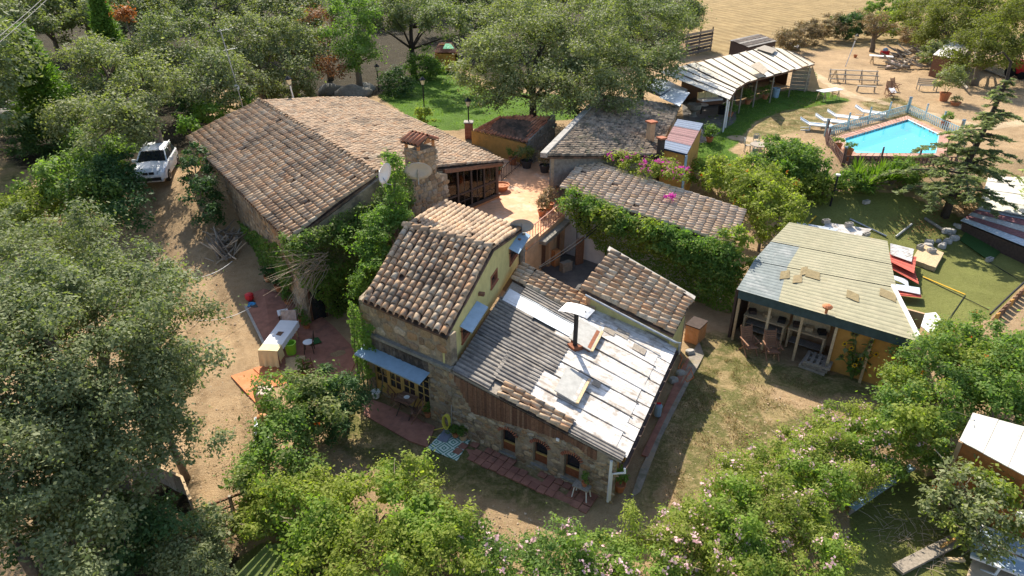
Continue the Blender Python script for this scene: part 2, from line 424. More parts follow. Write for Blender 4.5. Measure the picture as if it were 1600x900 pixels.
def crown_pts(ells, clump, dens, L, W, low=-.45, up=.35, kmul=1.0):
    """ells: list of (centre, radii); returns leaf points, normals, variation"""
    PP = []; NN = []; RV = []; CL = []
    for c, r in ells:
        rm = (r[0]*r[1]*r[2])**(1/3)
        k = max(6, int(kmul*2.6*(rm/clump)**2))
        for cc in clumps_of(c, r, k, low):
            cr = clump*RN.uniform(.65, 1.35); CL.append(cc)
            n = int(DENS*dens*4*PI*cr*cr*.75/(.5*L*W))
            d = rdir(n); d[:, 2] = np.where(d[:, 2] < -.3, -d[:, 2], d[:, 2])
            lump = 1+.45*np.sin(d[:, :1]*RN.uniform(2, 5)+RN.random()*6)*np.sin(d[:, 1:2]*RN.uniform(2, 5)+d[:, 2:]*3+RN.random()*6)
            stray = np.where(RN.random((n, 1)) < .22, RN.uniform(1.0, 1.75, (n, 1)), 1.0)
            rr = cr*(.3+.75*RN.random((n, 1))**.6)*lump*stray
            p = cc+d*rr*RN.uniform(.65, 1.4, 3)*np.array([1, 1, .85])+RN.normal(size=(n, 3))*cr*.10
            PP.append(p); NN.append(d*.55+RN.normal(size=(n, 3))*.42+np.array([0, 0, up])); RV.append(RN.random()*.45+RN.random(n)*.55)
    P = np.concatenate(PP); Nn = np.concatenate(NN); rv = np.concatenate(RV)
    keep = np.ones(len(P), bool)
    for c, r in ells:                            # nothing is needed in the hidden core of the crown
        q = ((P-np.array(c))/np.array(r)); keep &= (q*q).sum(1) > .3
    return P[keep], Nn[keep], rv[keep], CL
def limbs(root, base, top, r, CL, bark, n=7, seed=0, rmin=.02):
    rg = random.Random(seed)
    mid = base.lerp(top, .5)+V3((rg.uniform(-.2, .2), rg.uniform(-.2, .2), 0))
    mb = MB(); mb.tube([base-GZ*.15, base.lerp(mid, .5)+V3((rg.uniform(-.08, .08), 0, 0)), mid, top], [r*1.25, r, r*.8, r*.5], 8)
    mb.build('trunk', bark, root, smooth=True)
    sel = rg.sample(range(len(CL)), min(n, len(CL)))
    for i in sel:
        e = V3(CL[i]); s = base.lerp(mid, .9) if rg.random() < .5 else mid.lerp(top, rg.random())
        m = s.lerp(e, .5)+V3((rg.uniform(-.2, .2), rg.uniform(-.2, .2), rg.uniform(0, .3)))
        mb = MB(); mb.tube([s, s.lerp(m, .5), m, e], [r*.5, r*.42, r*.3, rmin], 5); mb.build('limb', bark, root, smooth=True)
def plant(name, label, cat, base, ells, mat, L, W=None, clump=.6, dens=.5, trunk=.16, bark=BARK, low=-.75, up=.5, nl=7, group=None, kmul=1.0, flowers=None, part='crown', twigs=0, mat2=None):
    W = W or L*.55
    t = thing(name, label, cat, base, group=group)
    b = V3(base)
    le = [((c[0]-b.x, c[1]-b.y, c[2]-b.z), r) for c, r in ells]
    P, Nn, rv, CL = crown_pts(le, clump, dens, L, W, low, up, kmul)
    if mat2 is not None:                         # a second kind of growth woven through the first
        f_ = np.sin(P[:, 0]*1.9+np.sin(P[:, 1]*1.3)*1.5)+np.sin(P[:, 1]*2.3-P[:, 2]*1.7)+RN.normal(size=len(P))*.45
        sel = f_ > .55
        o = bpy.data.objects.new('second_growth', leaf_mesh('second_growth', P[sel], Nn[sel], L*1.15, W*1.2, mat2, rv[sel])); link(o, t); tag(o, kind='stuff')
        P2, N2, r2 = P[~sel], Nn[~sel], rv[~sel]
    else: P2, N2, r2 = P, Nn, rv
    o = bpy.data.objects.new(part, leaf_mesh(part, P2, N2, L, W, mat, r2)); link(o, t)
    rg = random.Random(len(label)*7+1)
    for k in range(twigs):
        c, r = le[k % len(le)]; a = rg.random()*6.3; d = V3((math.cos(a), math.sin(a), rg.uniform(.1, 1.1))).normalized()
        q = V3((c[0]+d.x*r[0]*.75, c[1]+d.y*r[1]*.75, c[2]+d.z*r[2]*.75)); e = q+d*rg.uniform(.25, .6)+V3((rg.uniform(-.2, .2), rg.uniform(-.2, .2), 0)); m_ = q.lerp(e, .5)+V3((rg.uniform(-.06, .06), rg.uniform(-.06, .06), .03))
        mb = MB(); mb.tube([q, m_, e], [.014, .01, .005], 4)
        if rg.random() < .6: mb.tube([m_, m_+V3((rg.uniform(-.2, .2), rg.uniform(-.2, .2), rg.uniform(.0, .2)))], [.008, .004], 3)
        mb.build('bare_twig', TWIG, t)
    if flowers:
        fm, fn, fs, thr = flowers
        q = np.full(len(P), 9.0)
        for c, r in le: q = np.minimum(q, np.abs((((P-np.array(c))/np.array(r))**2).sum(1)-1.15))
        zmin = np.min([c[2] for c, r in le])
        cand = np.where((q < .3) & (P[:, 2] > zmin))[0]; cent = P[RN.choice(cand, fn)]
        k = 9
        FP = np.repeat(cent, k, 0)+RN.normal(size=(fn*k, 3))*fs*1.1+np.array([0, 0, fs*1.2])
        o2 = bpy.data.objects.new('blossom', leaf_mesh('blossom', FP, RN.normal(size=(fn*k, 3))*.6+np.array([0, -.3, .8]), fs*1.5, fs*1.2, fm, RN.random(fn*k))); link(o2, t); tag(o2, kind='stuff')
    if trunk: 
        c0 = V3(le[0][0]); limbs(t, V3((0, 0, 0)), V3((c0.x*.6, c0.y*.6, c0.z*.95)), trunk, CL, bark, nl, len(label))
    return t
def crown_at(px, py, zc): return g(px, py, zc)          # centre of a crown seen at this pixel, zc above the terrain
def E(px, py, zc, rx, rz=None, ry=None):
    c = crown_at(px, py, zc); return ((c.x, c.y, c.z), (rx, ry or rx, rz or rx*.8))
def base_of(ells, k=0): c = ells[k][0]; return V3((c[0], c[1], G(c[0], c[1])))
# ---------------------------------------------------------------- terrain: one sheet to the horizon, its cover given by zones
def gpoly(pix): return [(p.x, p.y) for p in (g(*q) for q in pix)]
ZONES = {
 'lawn': [gpoly([(590, 150), (640, 108), (700, 105), (760, 140), (900, 150), (905, 185), (760, 200), (690, 205), (640, 185)]),
          gpoly([(1085, 190), (1140, 170), (1230, 140), (1275, 135), (1330, 158), (1230, 172), (1180, 190), (1155, 222), (1140, 235), (1175, 262), (1150, 290), (1080, 262), (1075, 225)]),
          ],
 'dull': [gpoly([(500, 640), (560, 590), (640, 655), (760, 700), (930, 790), (840, 800), (740, 770), (640, 760), (520, 700)]),
          gpoly([(1060, 580), (1090, 520), (1140, 520), (1200, 560), (1290, 580), (1400, 590), (1395, 625), (1280, 620), (1180, 600), (1110, 650), (1060, 680), (1030, 790), (985, 800)]),
          gpoly([(1260, 160), (1330, 150), (1300, 190), (1255, 205), (1180, 200), (1200, 178)]),
          gpoly([(1340, 160), (1400, 150), (1440, 170), (1450, 190), (1380, 185)]),
          gpoly([(1060, 600), (1130, 590), (1250, 640), (1300, 640), (1200, 760), (1040, 830), (1060, 690)]),
          gpoly([(0, 255), (30, 250), (40, 300), (0, 330)]),
          gpoly([(1290, 150), (1215, 160), (1160, 215), (1170, 228), (1260, 200)])],
 'turf': [gpoly([(1235, 305), (1300, 300), (1400, 300), (1480, 330), (1530, 350), (1640, 300), (1640, 420), (1600, 445), (1545, 500), (1450, 512), (1380, 480), (1240, 350)]),
          gpoly([(1325, 800), (1430, 730), (1530, 790), (1560, 800), (1515, 920), (1300, 920), (1330, 850)]),
          gpoly([(365, 880), (400, 850), (500, 850), (520, 920), (340, 920)])],
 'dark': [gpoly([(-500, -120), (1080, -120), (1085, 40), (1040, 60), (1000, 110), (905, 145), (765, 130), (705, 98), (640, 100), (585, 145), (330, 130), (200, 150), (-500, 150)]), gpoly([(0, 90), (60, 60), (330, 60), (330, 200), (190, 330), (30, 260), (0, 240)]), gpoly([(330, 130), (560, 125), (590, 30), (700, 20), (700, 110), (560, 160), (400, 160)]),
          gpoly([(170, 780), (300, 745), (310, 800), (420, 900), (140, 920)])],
 'pave': [gpoly([(832, 400), (890, 345), (965, 392), (905, 455), (850, 440)]), gpoly([(1065, 150), (1150, 150), (1150, 190), (1100, 225), (1070, 215)])],  # first polygon darkens the little court's ground for its shade; second is canopy paving
}
LAWN_XY = ZONES['lawn']
POOL = [Vector((p.x, p.y, 0)) for p in (g(1320, 219), g(1322, 229), g(1337, 244), g(1460, 244), g(1466, 212), g(1418, 189))]
pool_c = sum(POOL, Vector())/len(POOL)
POOL_Z = max(G(p.x, p.y) for p in POOL)+.10
def grow(poly, d):
    c = sum(poly, Vector())/len(poly); r = []
    n = len(poly)
    for i in range(n):
        p = poly[i]; a = (p-poly[i-1]).normalized(); b = (poly[(i+1) % n]-p).normalized()
        na = Vector((a.y, -a.x, 0)); nb = Vector((b.y, -b.x, 0))
        if na.dot(p-c) < 0: na = -na
        if nb.dot(p-c) < 0: nb = -nb
        m = (na+nb).normalized()
        r.append(p + m*d/max(.4, m.dot(na)))
    return r
def smooth_field(xs, ys, polys, soft):
    m = np.zeros((len(ys), len(xs)))
    for poly in polys:
        px = np.array([p[0] for p in poly]); py = np.array([p[1] for p in poly])
        X, Y = np.meshgrid(xs, ys)
        ins = np.zeros(X.shape, bool); dist = np.full(X.shape, 1e9)
        j = len(poly)-1
        for i in range(len(poly)):
            xi, yi, xj, yj = px[i], py[i], px[j], py[j]
            c = ((yi > Y) != (yj > Y)) & (X < (xj-xi)*(Y-yi)/((yj-yi) if yj != yi else 1e-9)+xi)
            ins ^= c
            dx, dy = xj-xi, yj-yi; L = dx*dx+dy*dy+1e-9
            t = np.clip(((X-xi)*dx+(Y-yi)*dy)/L, 0, 1)
            dist = np.minimum(dist, np.hypot(X-xi-t*dx, Y-yi-t*dy))
            j = i
        sd = np.where(ins, dist, -dist)
        m = np.maximum(m, np.clip(.5+sd/(2*soft), 0, 1))
    return m
def nonuni(lo, a, b, hi, st):
    mid = np.arange(a, b+1e-6, st); l = []; s = st; p = a
    while p > lo: s *= 1.25; p -= s; l.append(p)
    r = []; s = st; p = b
    while p < hi: s *= 1.25; p += s; r.append(p)
    return np.array(l[::-1]+list(mid)+r)
gx = nonuni(-900, -26, 40, 900, .34); gy = nonuni(-300, 7, 72, 1500, .34)
gX, gY = np.meshgrid(gx, gy)
gZ = np.array([[G(x, y) for x in gx] for y in gy])
RUTS = [[(262, 300), (290, 380), (320, 470), (345, 560), (352, 640), (340, 720), (300, 800)], [(1150, 215), (1230, 225), (1285, 265)], [(1260, 110), (1330, 150), (1420, 170), (1540, 200), (1600, 190)]]
def line_field(lines, w):
    m = np.full(gX.shape, 1e9)
    for ln_, off in lines:
        pts = [g(*q) for q in ln_]
        for a_, b_ in zip(pts, pts[1:]):
            dx, dy = b_.x-a_.x, b_.y-a_.y; L = math.hypot(dx, dy); ox, oy = -dy/L*off, dx/L*off
            t = np.clip(((gX-a_.x-ox)*dx+(gY-a_.y-oy)*dy)/L**2, 0, 1)
            m = np.minimum(m, np.hypot(gX-a_.x-ox-t*dx, gY-a_.y-oy-t*dy))
    return np.clip(1-m/w, 0, 1)
rut = line_field([(RUTS[0], -.8), (RUTS[0], .8)], .42)
path = line_field([(r_, 0) for r_ in RUTS[1:]], 1.1)
gZ -= .05*rut
gZ += .03*np.sin(gX*2.1+np.sin(gY*1.7)*1.3)*np.sin(gY*1.9+gX*.4)*(np.abs(gX) < 60)
gV = np.stack([gX, gY, gZ], -1).reshape(-1, 3)
nx, ny = len(gx), len(gy)
ii = (np.arange(ny-1)[:, None]*nx + np.arange(nx-1)[None, :]).ravel()
gF = np.stack([ii, ii+1, ii+nx+1, ii+nx], -1)
pin = grow(POOL, .22)
cx = gV[gF].mean(1)
keep = np.array([not (abs(c[0]-pool_c.x) < 12 and abs(c[1]-pool_c.y) < 12 and in_poly(c[0], c[1], [(p.x, p.y) for p in pin])) for c in cx])
gF = gF[keep]
gmat = bpy.data.materials.new('ground'); gmat.use_nodes = True
def ground_material(m):
    nt = m.node_tree; N = nt.nodes; Lk = nt.links; b = N['Principled BSDF']
    b.inputs['Roughness'].default_value = .95; b.inputs['Specular IOR Level'].default_value = .1
    geo = N.new('ShaderNodeNewGeometry')
    def nz(scale, detail=6, rough=.65, off=0, dist=0):
        n = N.new('ShaderNodeTexNoise'); n.inputs['Scale'].default_value = scale; n.inputs['Detail'].default_value = detail
        n.inputs['Roughness'].default_value = rough; n.inputs['Distortion'].default_value = dist
        a = N.new('ShaderNodeVectorMath'); a.operation = 'ADD'; a.inputs[1].default_value = (off, off*.7, 0)
        Lk.new(geo.outputs['Position'], a.inputs[0]); Lk.new(a.outputs[0], n.inputs['Vector'])
        return n.outputs[0]
    def ramp(sock, stops):
        r = N.new('ShaderNodeValToRGB'); e = r.color_ramp.elements
        while len(e) < len(stops): e.new(.5)
        for i, (p, c) in enumerate(stops): e[i].position = p; e[i].color = (*c, 1)
        Lk.new(sock, r.inputs[0]); return r.outputs[0]
    def mix(f, a, bb):
        x = N.new('ShaderNodeMix'); x.data_type = 'RGBA'
        Lk.new(f, x.inputs[0]); Lk.new(a, x.inputs[6]); Lk.new(bb, x.inputs[7]); return x.outputs[2]
    def attr(n):
        a = N.new('ShaderNodeAttribute'); a.attribute_name = n; return a.outputs['Fac']
    def mask(n, noise, w):                    # zone edge broken up by noise
        a = N.new('ShaderNodeMath'); a.operation = 'MULTIPLY_ADD'
        s = N.new('ShaderNodeMath'); s.operation = 'SUBTRACT'; Lk.new(noise, s.inputs[0]); s.inputs[1].default_value = .5
        Lk.new(s.outputs[0], a.inputs[0]); a.inputs[1].default_value = w; Lk.new(attr(n), a.inputs[2])
        r = N.new('ShaderNodeMapRange'); r.inputs[1].default_value = .38; r.inputs[2].default_value = .62; r.interpolation_type = 'SMOOTHSTEP'
        Lk.new(a.outputs[0], r.inputs[0]); return r.outputs[0]
    n1 = nz(.35, 8, .7); n2 = nz(2.3, 8, .7, 20); n3 = nz(9, 6, .7, 50); n4 = nz(1.1, 8, .75, 80, .6); n5 = nz(35, 4, .7, 9)
    earth = ramp(n2, [(.25, (.27, .175, .09)), (.42, (.40, .265, .14)), (.55, (.48, .335, .19)), (.68, (.43, .295, .165)), (.85, (.56, .42, .26))])
    peb = ramp(n5, [(.35, (.24, .16, .09)), (.5, (.44, .31, .18)), (.72, (.60, .48, .33))])
    e2 = N.new('ShaderNodeMix'); e2.data_type = 'RGBA'; e2.inputs[0].default_value = .35
    Lk.new(earth, e2.inputs[6]); Lk.new(peb, e2.inputs[7]); earth = e2.outputs[2]
    lawn = ramp(n3, [(.25, (.05, .115, .012)), (.5, (.09, .175, .022)), (.7, (.155, .225, .04)), (.9, (.26, .26, .08))])
    dullg = ramp(n3, [(.25, (.085, .105, .03)), (.5, (.165, .16, .055)), (.72, (.30, .24, .12))])
    straw = ramp(n3, [(.25, (.28, .195, .09)), (.55, (.46, .34, .175)), (.8, (.56, .44, .26))])
    dry = ramp(n4, [(.46, (0, 0, 0)), (.62, (1, 1, 1))])
    dull = mix(dry, dullg, straw)
    turf = ramp(n3, [(.3, (.15, .165, .045)), (.5, (.20, .21, .062)), (.75, (.235, .235, .085))])
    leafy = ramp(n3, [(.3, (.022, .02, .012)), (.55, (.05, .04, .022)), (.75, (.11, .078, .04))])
    pave = ramp(n2, [(.3, (.16, .15, .14)), (.7, (.24, .225, .21))])
    # stubble field: rows
    wv = N.new('ShaderNodeTexWave'); wv.wave_type = 'BANDS'; wv.bands_direction = 'DIAGONAL'; wv.inputs['Scale'].default_value = .28
    wv.inputs['Distortion'].default_value = 1.5; wv.inputs['Detail'].default_value = 3; wv.inputs['Detail Scale'].default_value = 2
    mp = N.new('ShaderNodeMapping'); mp.inputs['Rotation'].default_value = (0, 0, rad(25))
    Lk.new(geo.outputs['Position'], mp.inputs[0]); Lk.new(mp.outputs[0], wv.inputs['Vector'])
    fw = N.new('ShaderNodeMix'); fw.data_type = 'FLOAT'; fw.inputs[0].default_value = .78
    Lk.new(wv.outputs['Fac'], fw.inputs[2]); Lk.new(nz(1.6, 8, .75, 33), fw.inputs[3])
    field = ramp(fw.outputs[0], [(.25, (.25, .17, .075)), (.5, (.33, .235, .11)), (.7, (.40, .295, .145))])
    c = earth
    c = mix(mask('field', n4, .5), c, field)
    c = mix(mask('dull', n4, 1.1), c, dull)
    c = mix(mask('lawn', n4, .7), c, lawn)
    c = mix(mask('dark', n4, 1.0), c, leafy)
    c = mix(mask('turf', n2, .12), c, turf)
    c = mix(mask('pave', n2, .3), c, pave)
    worn = ramp(n2, [(.3, (.50, .365, .22)), (.7, (.62, .48, .31))])
    c = mix(mask('path', n4, .9), c, worn)
    rutc = ramp(n2, [(.3, (.24, .16, .085)), (.7, (.38, .265, .15))])
    rm = N.new('ShaderNodeMath'); rm.operation = 'MULTIPLY'; rm.inputs[1].default_value = .6; Lk.new(mask('rut', n4, 1.0), rm.inputs[0])
    c = mix(rm.outputs[0], c, rutc)
    # broad patches of wear
    sc = N.new('ShaderNodeMapRange'); sc.inputs[1].default_value = .3; sc.inputs[2].default_value = .7; sc.inputs[3].default_value = .68; sc.inputs[4].default_value = 1.15
    Lk.new(n1, sc.inputs[0])
    v = N.new('ShaderNodeVectorMath'); v.operation = 'SCALE'; Lk.new(c, v.inputs[0]); Lk.new(sc.outputs[0], v.inputs['Scale'])
    Lk.new(v.outputs[0], b.inputs['Base Color'])
    bp = N.new('ShaderNodeBump'); bp.inputs['Strength'].default_value = .8; bp.inputs['Distance'].default_value = .08
    ad = N.new('ShaderNodeMath'); Lk.new(n3, ad.inputs[0]); Lk.new(n5, ad.inputs[1])
    Lk.new(ad.outputs[0], bp.inputs['Height']); Lk.new(bp.outputs[0], b.inputs['Normal'])
ground_material(gmat)
gme = np_mesh('ground', gV, gF, gmat, smooth=True)
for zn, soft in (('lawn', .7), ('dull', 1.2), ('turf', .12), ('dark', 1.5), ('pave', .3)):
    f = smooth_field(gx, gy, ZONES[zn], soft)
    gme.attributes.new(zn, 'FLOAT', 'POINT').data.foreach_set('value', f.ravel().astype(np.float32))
for nm_, f_ in (('rut', rut), ('path', path)): gme.attributes.new(nm_, 'FLOAT', 'POINT').data.foreach_set('value', f_.ravel().astype(np.float32))
fld = np.clip((gY-(78+.25*(gX-20)))/8+.5, 0, 1)*(gX > 14)
gme.attributes.new('field', 'FLOAT', 'POINT').data.foreach_set('value', fld.ravel().astype(np.float32))
ground = bpy.data.objects.new('ground', gme); link(ground); tag(ground, kind='structure')
def flat_sheet(name, pix, mat, dz=.02, th=.12, kind='structure', sub=1):
    pts = [g(*q) for q in pix]
    m = MB(); m.prism([p+Vector((0, 0, dz+.02)) for p in pts], (0, 0, -th))
    o = m.build(name, mat); tag(o, kind=kind); return o

# ---------------------------------------------------------------- roofs, walls, stones
def tile_mesh(w, L, mat):
    n = 6; v = []; f = []
    r0, r1 = w*.40, w*.345
    for (r, y, dz) in ((r0, 0, .018), (r1, L, 0)):
        for k in range(n+1):
            a = PI*k/n; v.append((r*math.cos(a), y, dz+1.1*r*math.sin(a)))
    for k in range(n+1):
        a = PI*k/n; v.append(((r0-.015)*math.cos(a), 0.0, .018+1.1*(r0-.015)*math.sin(a)))
    for k in range(n):
        f.append((k, k+1, n+1+k+1, n+1+k)); f.append((k, 2*(n+1)+k, 2*(n+1)+k+1, k+1))
    me = bpy.data.meshes.new('tile'); me.from_pydata(v, [], f); me.materials.append(mat)
    me.polygons.foreach_set('use_smooth', [i % 2 == 0 for i in range(len(f))])
    return me
def mats_to_stuff(name, me, mats4, parent, mat, rng, smooth=None):
    n = len(me.vertices); co = np.empty(n*3, np.float32); me.vertices.foreach_get('co', co); co = co.reshape(-1, 3)
    k = max(len(p.vertices) for p in me.polygons)
    F = np.array([list(p.vertices) for p in me.polygons if len(p.vertices) == k], np.int32)
    Ms = np.array([[list(r) for r in m] for m in mats4], np.float32)
    V = np.einsum('mij,nj->mni', Ms[:, :3, :3], co)+Ms[:, None, :3, 3]
    FF = F[None]+(np.arange(len(Ms))*n)[:, None, None]
    rv = np.repeat(rng.random(len(Ms)), len(F))
    me2 = np_mesh(name, V.reshape(-1, 3), FF.reshape(-1, k), mat, rv, True)
    o = bpy.data.objects.new(name, me2); link(o, parent); tag(o, kind='stuff'); return o
def patch(Aa, B, C, D, u, v): return Aa*(1-u)*(1-v)+B*u*(1-v)+C*u*v+D*(1-u)*v
def roof(parent, Aa, B, C, D, pitch=.3, expo=.38, mat=TILE, budget=300, deck=.12, skip=None, sag=.03, deckmat=CHANNEL, th=.1):
    """barrel tiles over a slope: Aa low left, B low right, C high right, D high left (seen from in front of the slope)."""
    nc = max(2, round((B-Aa).length/pitch)); nr = max(2, round(((D-Aa).length+(C-B).length)/2/expo))
    L = ((D-Aa).length+(C-B).length)/2/nr*1.16
    me = tile_mesh(((B-Aa).length+(C-D).length)/2/nc*.98, L, mat)
    lst = []
    ph = R.random()*6
    for i in range(nc):
        cj = R.uniform(-.012, .012)
        for j in range(nr):
            u = (i+.5)/nc; v = j/nr
            p = patch(Aa, B, C, D, u, v)
            ev = ((D-Aa)*(1-u)+(C-B)*u).normalized(); eu = ((B-Aa)*(1-v)+(C-D)*v).normalized()
            n = eu.cross(ev).normalized(); ex = ev.cross(n)
            if skip and skip(p): continue
            if R.random() < .006: continue
            p = p + n*(sag*math.sin(u*7+ph)*math.sin(v*5+ph*.7)+R.uniform(-.008, .01)) + ex*(cj+R.uniform(-.01, .01)) + ev*R.uniform(-.025, .025)
            m = Matrix((ex, ev, n)).transposed().to_4x4()
            m = Matrix.Translation(p) @ m @ Matrix.Rotation(R.gauss(0, .03), 4, 'Z') @ Matrix.Rotation(-.028, 4, 'X') @ Matrix.Diagonal((1, 1, R.uniform(.92, 1.08), 1))
            if R.random() < .04: m = m @ Matrix.Translation((R.gauss(0, .015), R.uniform(-.10, .03), .012)) @ Matrix.Rotation(R.gauss(0, .11), 4, 'Z')
            lst.append((depth(p), m))
    lst.sort(key=lambda t: t[0])
    for d, m in lst[:budget]: place('roof_tile', me, parent, m)
    rest = [m for d, m in lst[budget:]]
    if rest: mats_to_stuff('roof_tile', me, rest, parent, mat, NP)
    # the bed of channel tiles below, ribbed
    nu, nv = nc*2, 6
    rows = []
    for j in range(nv+1):
        row = []
        for i in range(nu+1):
            u, v = i/nu, j/nv
            p = patch(Aa, B, C, D, u, v)
            n = (B-Aa).cross(D-Aa).normalized()
            row.append(p + n*(sag*math.sin(u*7+ph)*math.sin(v*5+ph*.7) + (.0 if i % 2 == 0 else .0) - .015))
        rows.append(row)
    mb = MB(); mb.grid(rows)
    n = (B-Aa).cross(D-Aa).normalized()
    mb.prism([Aa-n*.06, B-n*.06, C-n*.06, D-n*.06], -n*th)
    mb.build('roof_bed', deckmat, parent)
def ridge(parent, p, q, mat=TILE, step=.42, w=.36):
    n = max(2, round((q-p).length/step)); me = tile_mesh(w, (q-p).length/n*1.15, mat)
    d = (q-p).normalized(); x = d.cross(Vector((0, 0, 1))).normalized(); z = x.cross(d)
    for i in range(n):
        m = Matrix((x, d, z)).transposed().to_4x4()
        place('ridge_tile', me, parent, Matrix.Translation(p.lerp(q, i/n)+Vector((R.uniform(-.01, .01), 0, R.uniform(-.01, .012)))) @ m @ Matrix.Rotation(R.gauss(0, .03), 4, 'Z') @ Matrix.Rotation(-.04, 4, 'X'))
class Wall:
    """a vertical plane over a ground line p0 -> p1; outward normal faces the side from which p0 is left and p1 right."""
    def __init__(s, p0, p1):
        s.p0 = Vector((p0[0], p0[1], 0)); s.p1 = Vector((p1[0], p1[1], 0))
        s.u = (s.p1-s.p0).normalized(); s.L = (s.p1-s.p0).length
        s.n = s.u.cross(Vector((0, 0, 1)))
    def pt(s, u, z, d=0.0): return s.p0 + s.u*u + Vector((0, 0, z)) + s.n*d
    def uv(s, px, py, d=0.0):
        p = on_plane(px, py, s.p0, s.n, d); return ((p-s.p0).dot(s.u), p.z)
    def prism(s, mb, poly, th, d=0.0): mb.prism([s.pt(u, z, d) for u, z in poly], -s.n*th); return mb
    def box(s, mb, u0, u1, z0, z1, d0, d1): s.prism(mb, [(u0, z0), (u1, z0), (u1, z1), (u0, z1)], d1-d0, d1); return mb
    def mat4(s, u, z, d=0.0, rot=0.0, sc=(1, 1, 1)):
        m = Matrix((s.u, Vector((0, 0, 1)), s.n)).transposed().to_4x4()
        return Matrix.Translation(s.pt(u, z, d)) @ m @ Matrix.Rotation(rot, 4, 'Z') @ Matrix.Diagonal((*sc, 1))
def wall_open(w, top, openings, th, u0=0.0, u1=None, z0=-.4, d=0.0):
    """wall body with real openings (u0,u1,z0,z1); top(u) is its upper edge."""
    u1 = w.L if u1 is None else u1
    us = sorted({u0, u1, *[o[0] for o in openings], *[o[1] for o in openings]})
    mb = MB()
    for a, b in zip(us, us[1:]):
        if b-a < 1e-4: continue
        ops = sorted([(o[2], o[3]) for o in openings if o[0] < (a+b)/2 < o[1]])
        z = z0
        for (oz0, oz1) in ops:
            w.prism(mb, [(a, z), (b, z), (b, oz0), (a, oz0)], th, d); z = oz1
        w.prism(mb, [(a, z), (b, z), (b, top(b)), (a, top(a))], th, d)
    return mb
STONES = []
for q in range(9):
    n = 7; ring = []
    ph = R.random()*6
    for k in range(n):
        a = 2*PI*k/n+ph+R.uniform(-.25, .25)
        c, s_ = math.cos(a), math.sin(a); r = .54/(abs(c)**3.2+abs(s_)**3.2)**(1/3.2)*R.uniform(.86, 1.02)
        ring.append((c*r, s_*r))
    v = [(x, y, 0) for x, y in ring]+[(x*.98, y*.98, .55) for x, y in ring]+[(x*.72, y*.72, R.uniform(.85, 1.1)) for x, y in ring]
    f = [(k, (k+1) % n, n+(k+1) % n, n+k) for k in range(n)]+[(n+k, n+(k+1) % n, 2*n+(k+1) % n, 2*n+k) for k in range(n)]+[tuple(range(2*n, 3*n))]
    STONES.append((v, f))
def stones(parent, w, poly, sw, sh, mat=STONE, holes=(), budget=300, d=0.0, name='stone'):
    mes = []
    for v, f in STONES:
        me = bpy.data.meshes.new('stone'); me.from_pydata(v, [], f); me.materials.append(mat); mes.append(me)
    us = [p[0] for p in poly]; zs = [p[1] for p in poly]
    z = min(zs); lst = []
    while z < max(zs):
        h = sh*R.uniform(.65, 1.35); u = min(us)-R.random()*sw
        while u < max(us):
            L = sw*R.uniform(.55, 1.5)
            c = (u+L/2, z+h/2+R.uniform(-.1, .1)*h)
            if in_poly(c[0], c[1], poly) and not any(a-L*.35 < c[0] < b+L*.35 and e-h*.35 < c[1] < f_+h*.35 for a, b, e, f_ in holes):
                if R.random() < .94:
                    m = w.mat4(c[0], c[1], d-.01, R.gauss(0, .12), (L*R.uniform(.86, .96), h*R.uniform(.86, 1.02), R.uniform(.028, .065)))
                    lst.append((depth(w.pt(*c)), m, R.randrange(9)))
            u += L
        z += h
    lst.sort(key=lambda t: t[0])
    for dd, m, k in lst[:budget]: place(name, mes[k], parent, m)
    if len(lst) > budget:
        for k in range(9):
            sub = [m for dd, m, kk in lst[budget:] if kk == k]
            if sub: mats_to_stuff(name, mes[k], sub, parent, mat, NP)
def corr(parent, Aa, B, C, D, waves, amp, mat, name='roof_sheet', lift=0.0, th=.012, label=None):
    """corrugated sheet, the flutes run Aa->D; Aa->B is across them."""
    n = (B-Aa).cross(D-Aa).normalized(); rows = []
    ns = waves*4
    for v in (0, .33, .67, 1):
        rows.append([patch(Aa, B, C, D, i/ns, v)+n*(lift+amp*(1, .72, -1, .72)[i % 4]) for i in range(ns+1)])
    mb = MB(); mb.grid(rows)
    o = mb.build(name, mat, parent, smooth=False, label=label)
    return o
def sheet(parent, Aa, B, C, D, mat, name, th=.03, lift=0.0, label=None, nu=6, nv=4, wob=.012):
    n = (B-Aa).cross(D-Aa).normalized(); top = []; bot = []
    for j in range(nv+1):
        r = [patch(Aa, B, C, D, i/nu, j/nv)+n*(lift+R.uniform(-wob, wob)) for i in range(nu+1)]
        top.append(r); bot.append([p-n*th for p in r])
    mb = MB(); mb.grid(top); mb.grid([b[::-1] for b in bot])
    edge_t = top[0]+[r[-1] for r in top[1:]]+top[-1][::-1][1:]+[r[0] for r in top[::-1][1:]]
    edge_b = [p-n*th for p in edge_t]
    mb.grid([edge_t, edge_b])
    return mb.build(name, mat, parent, label=label)
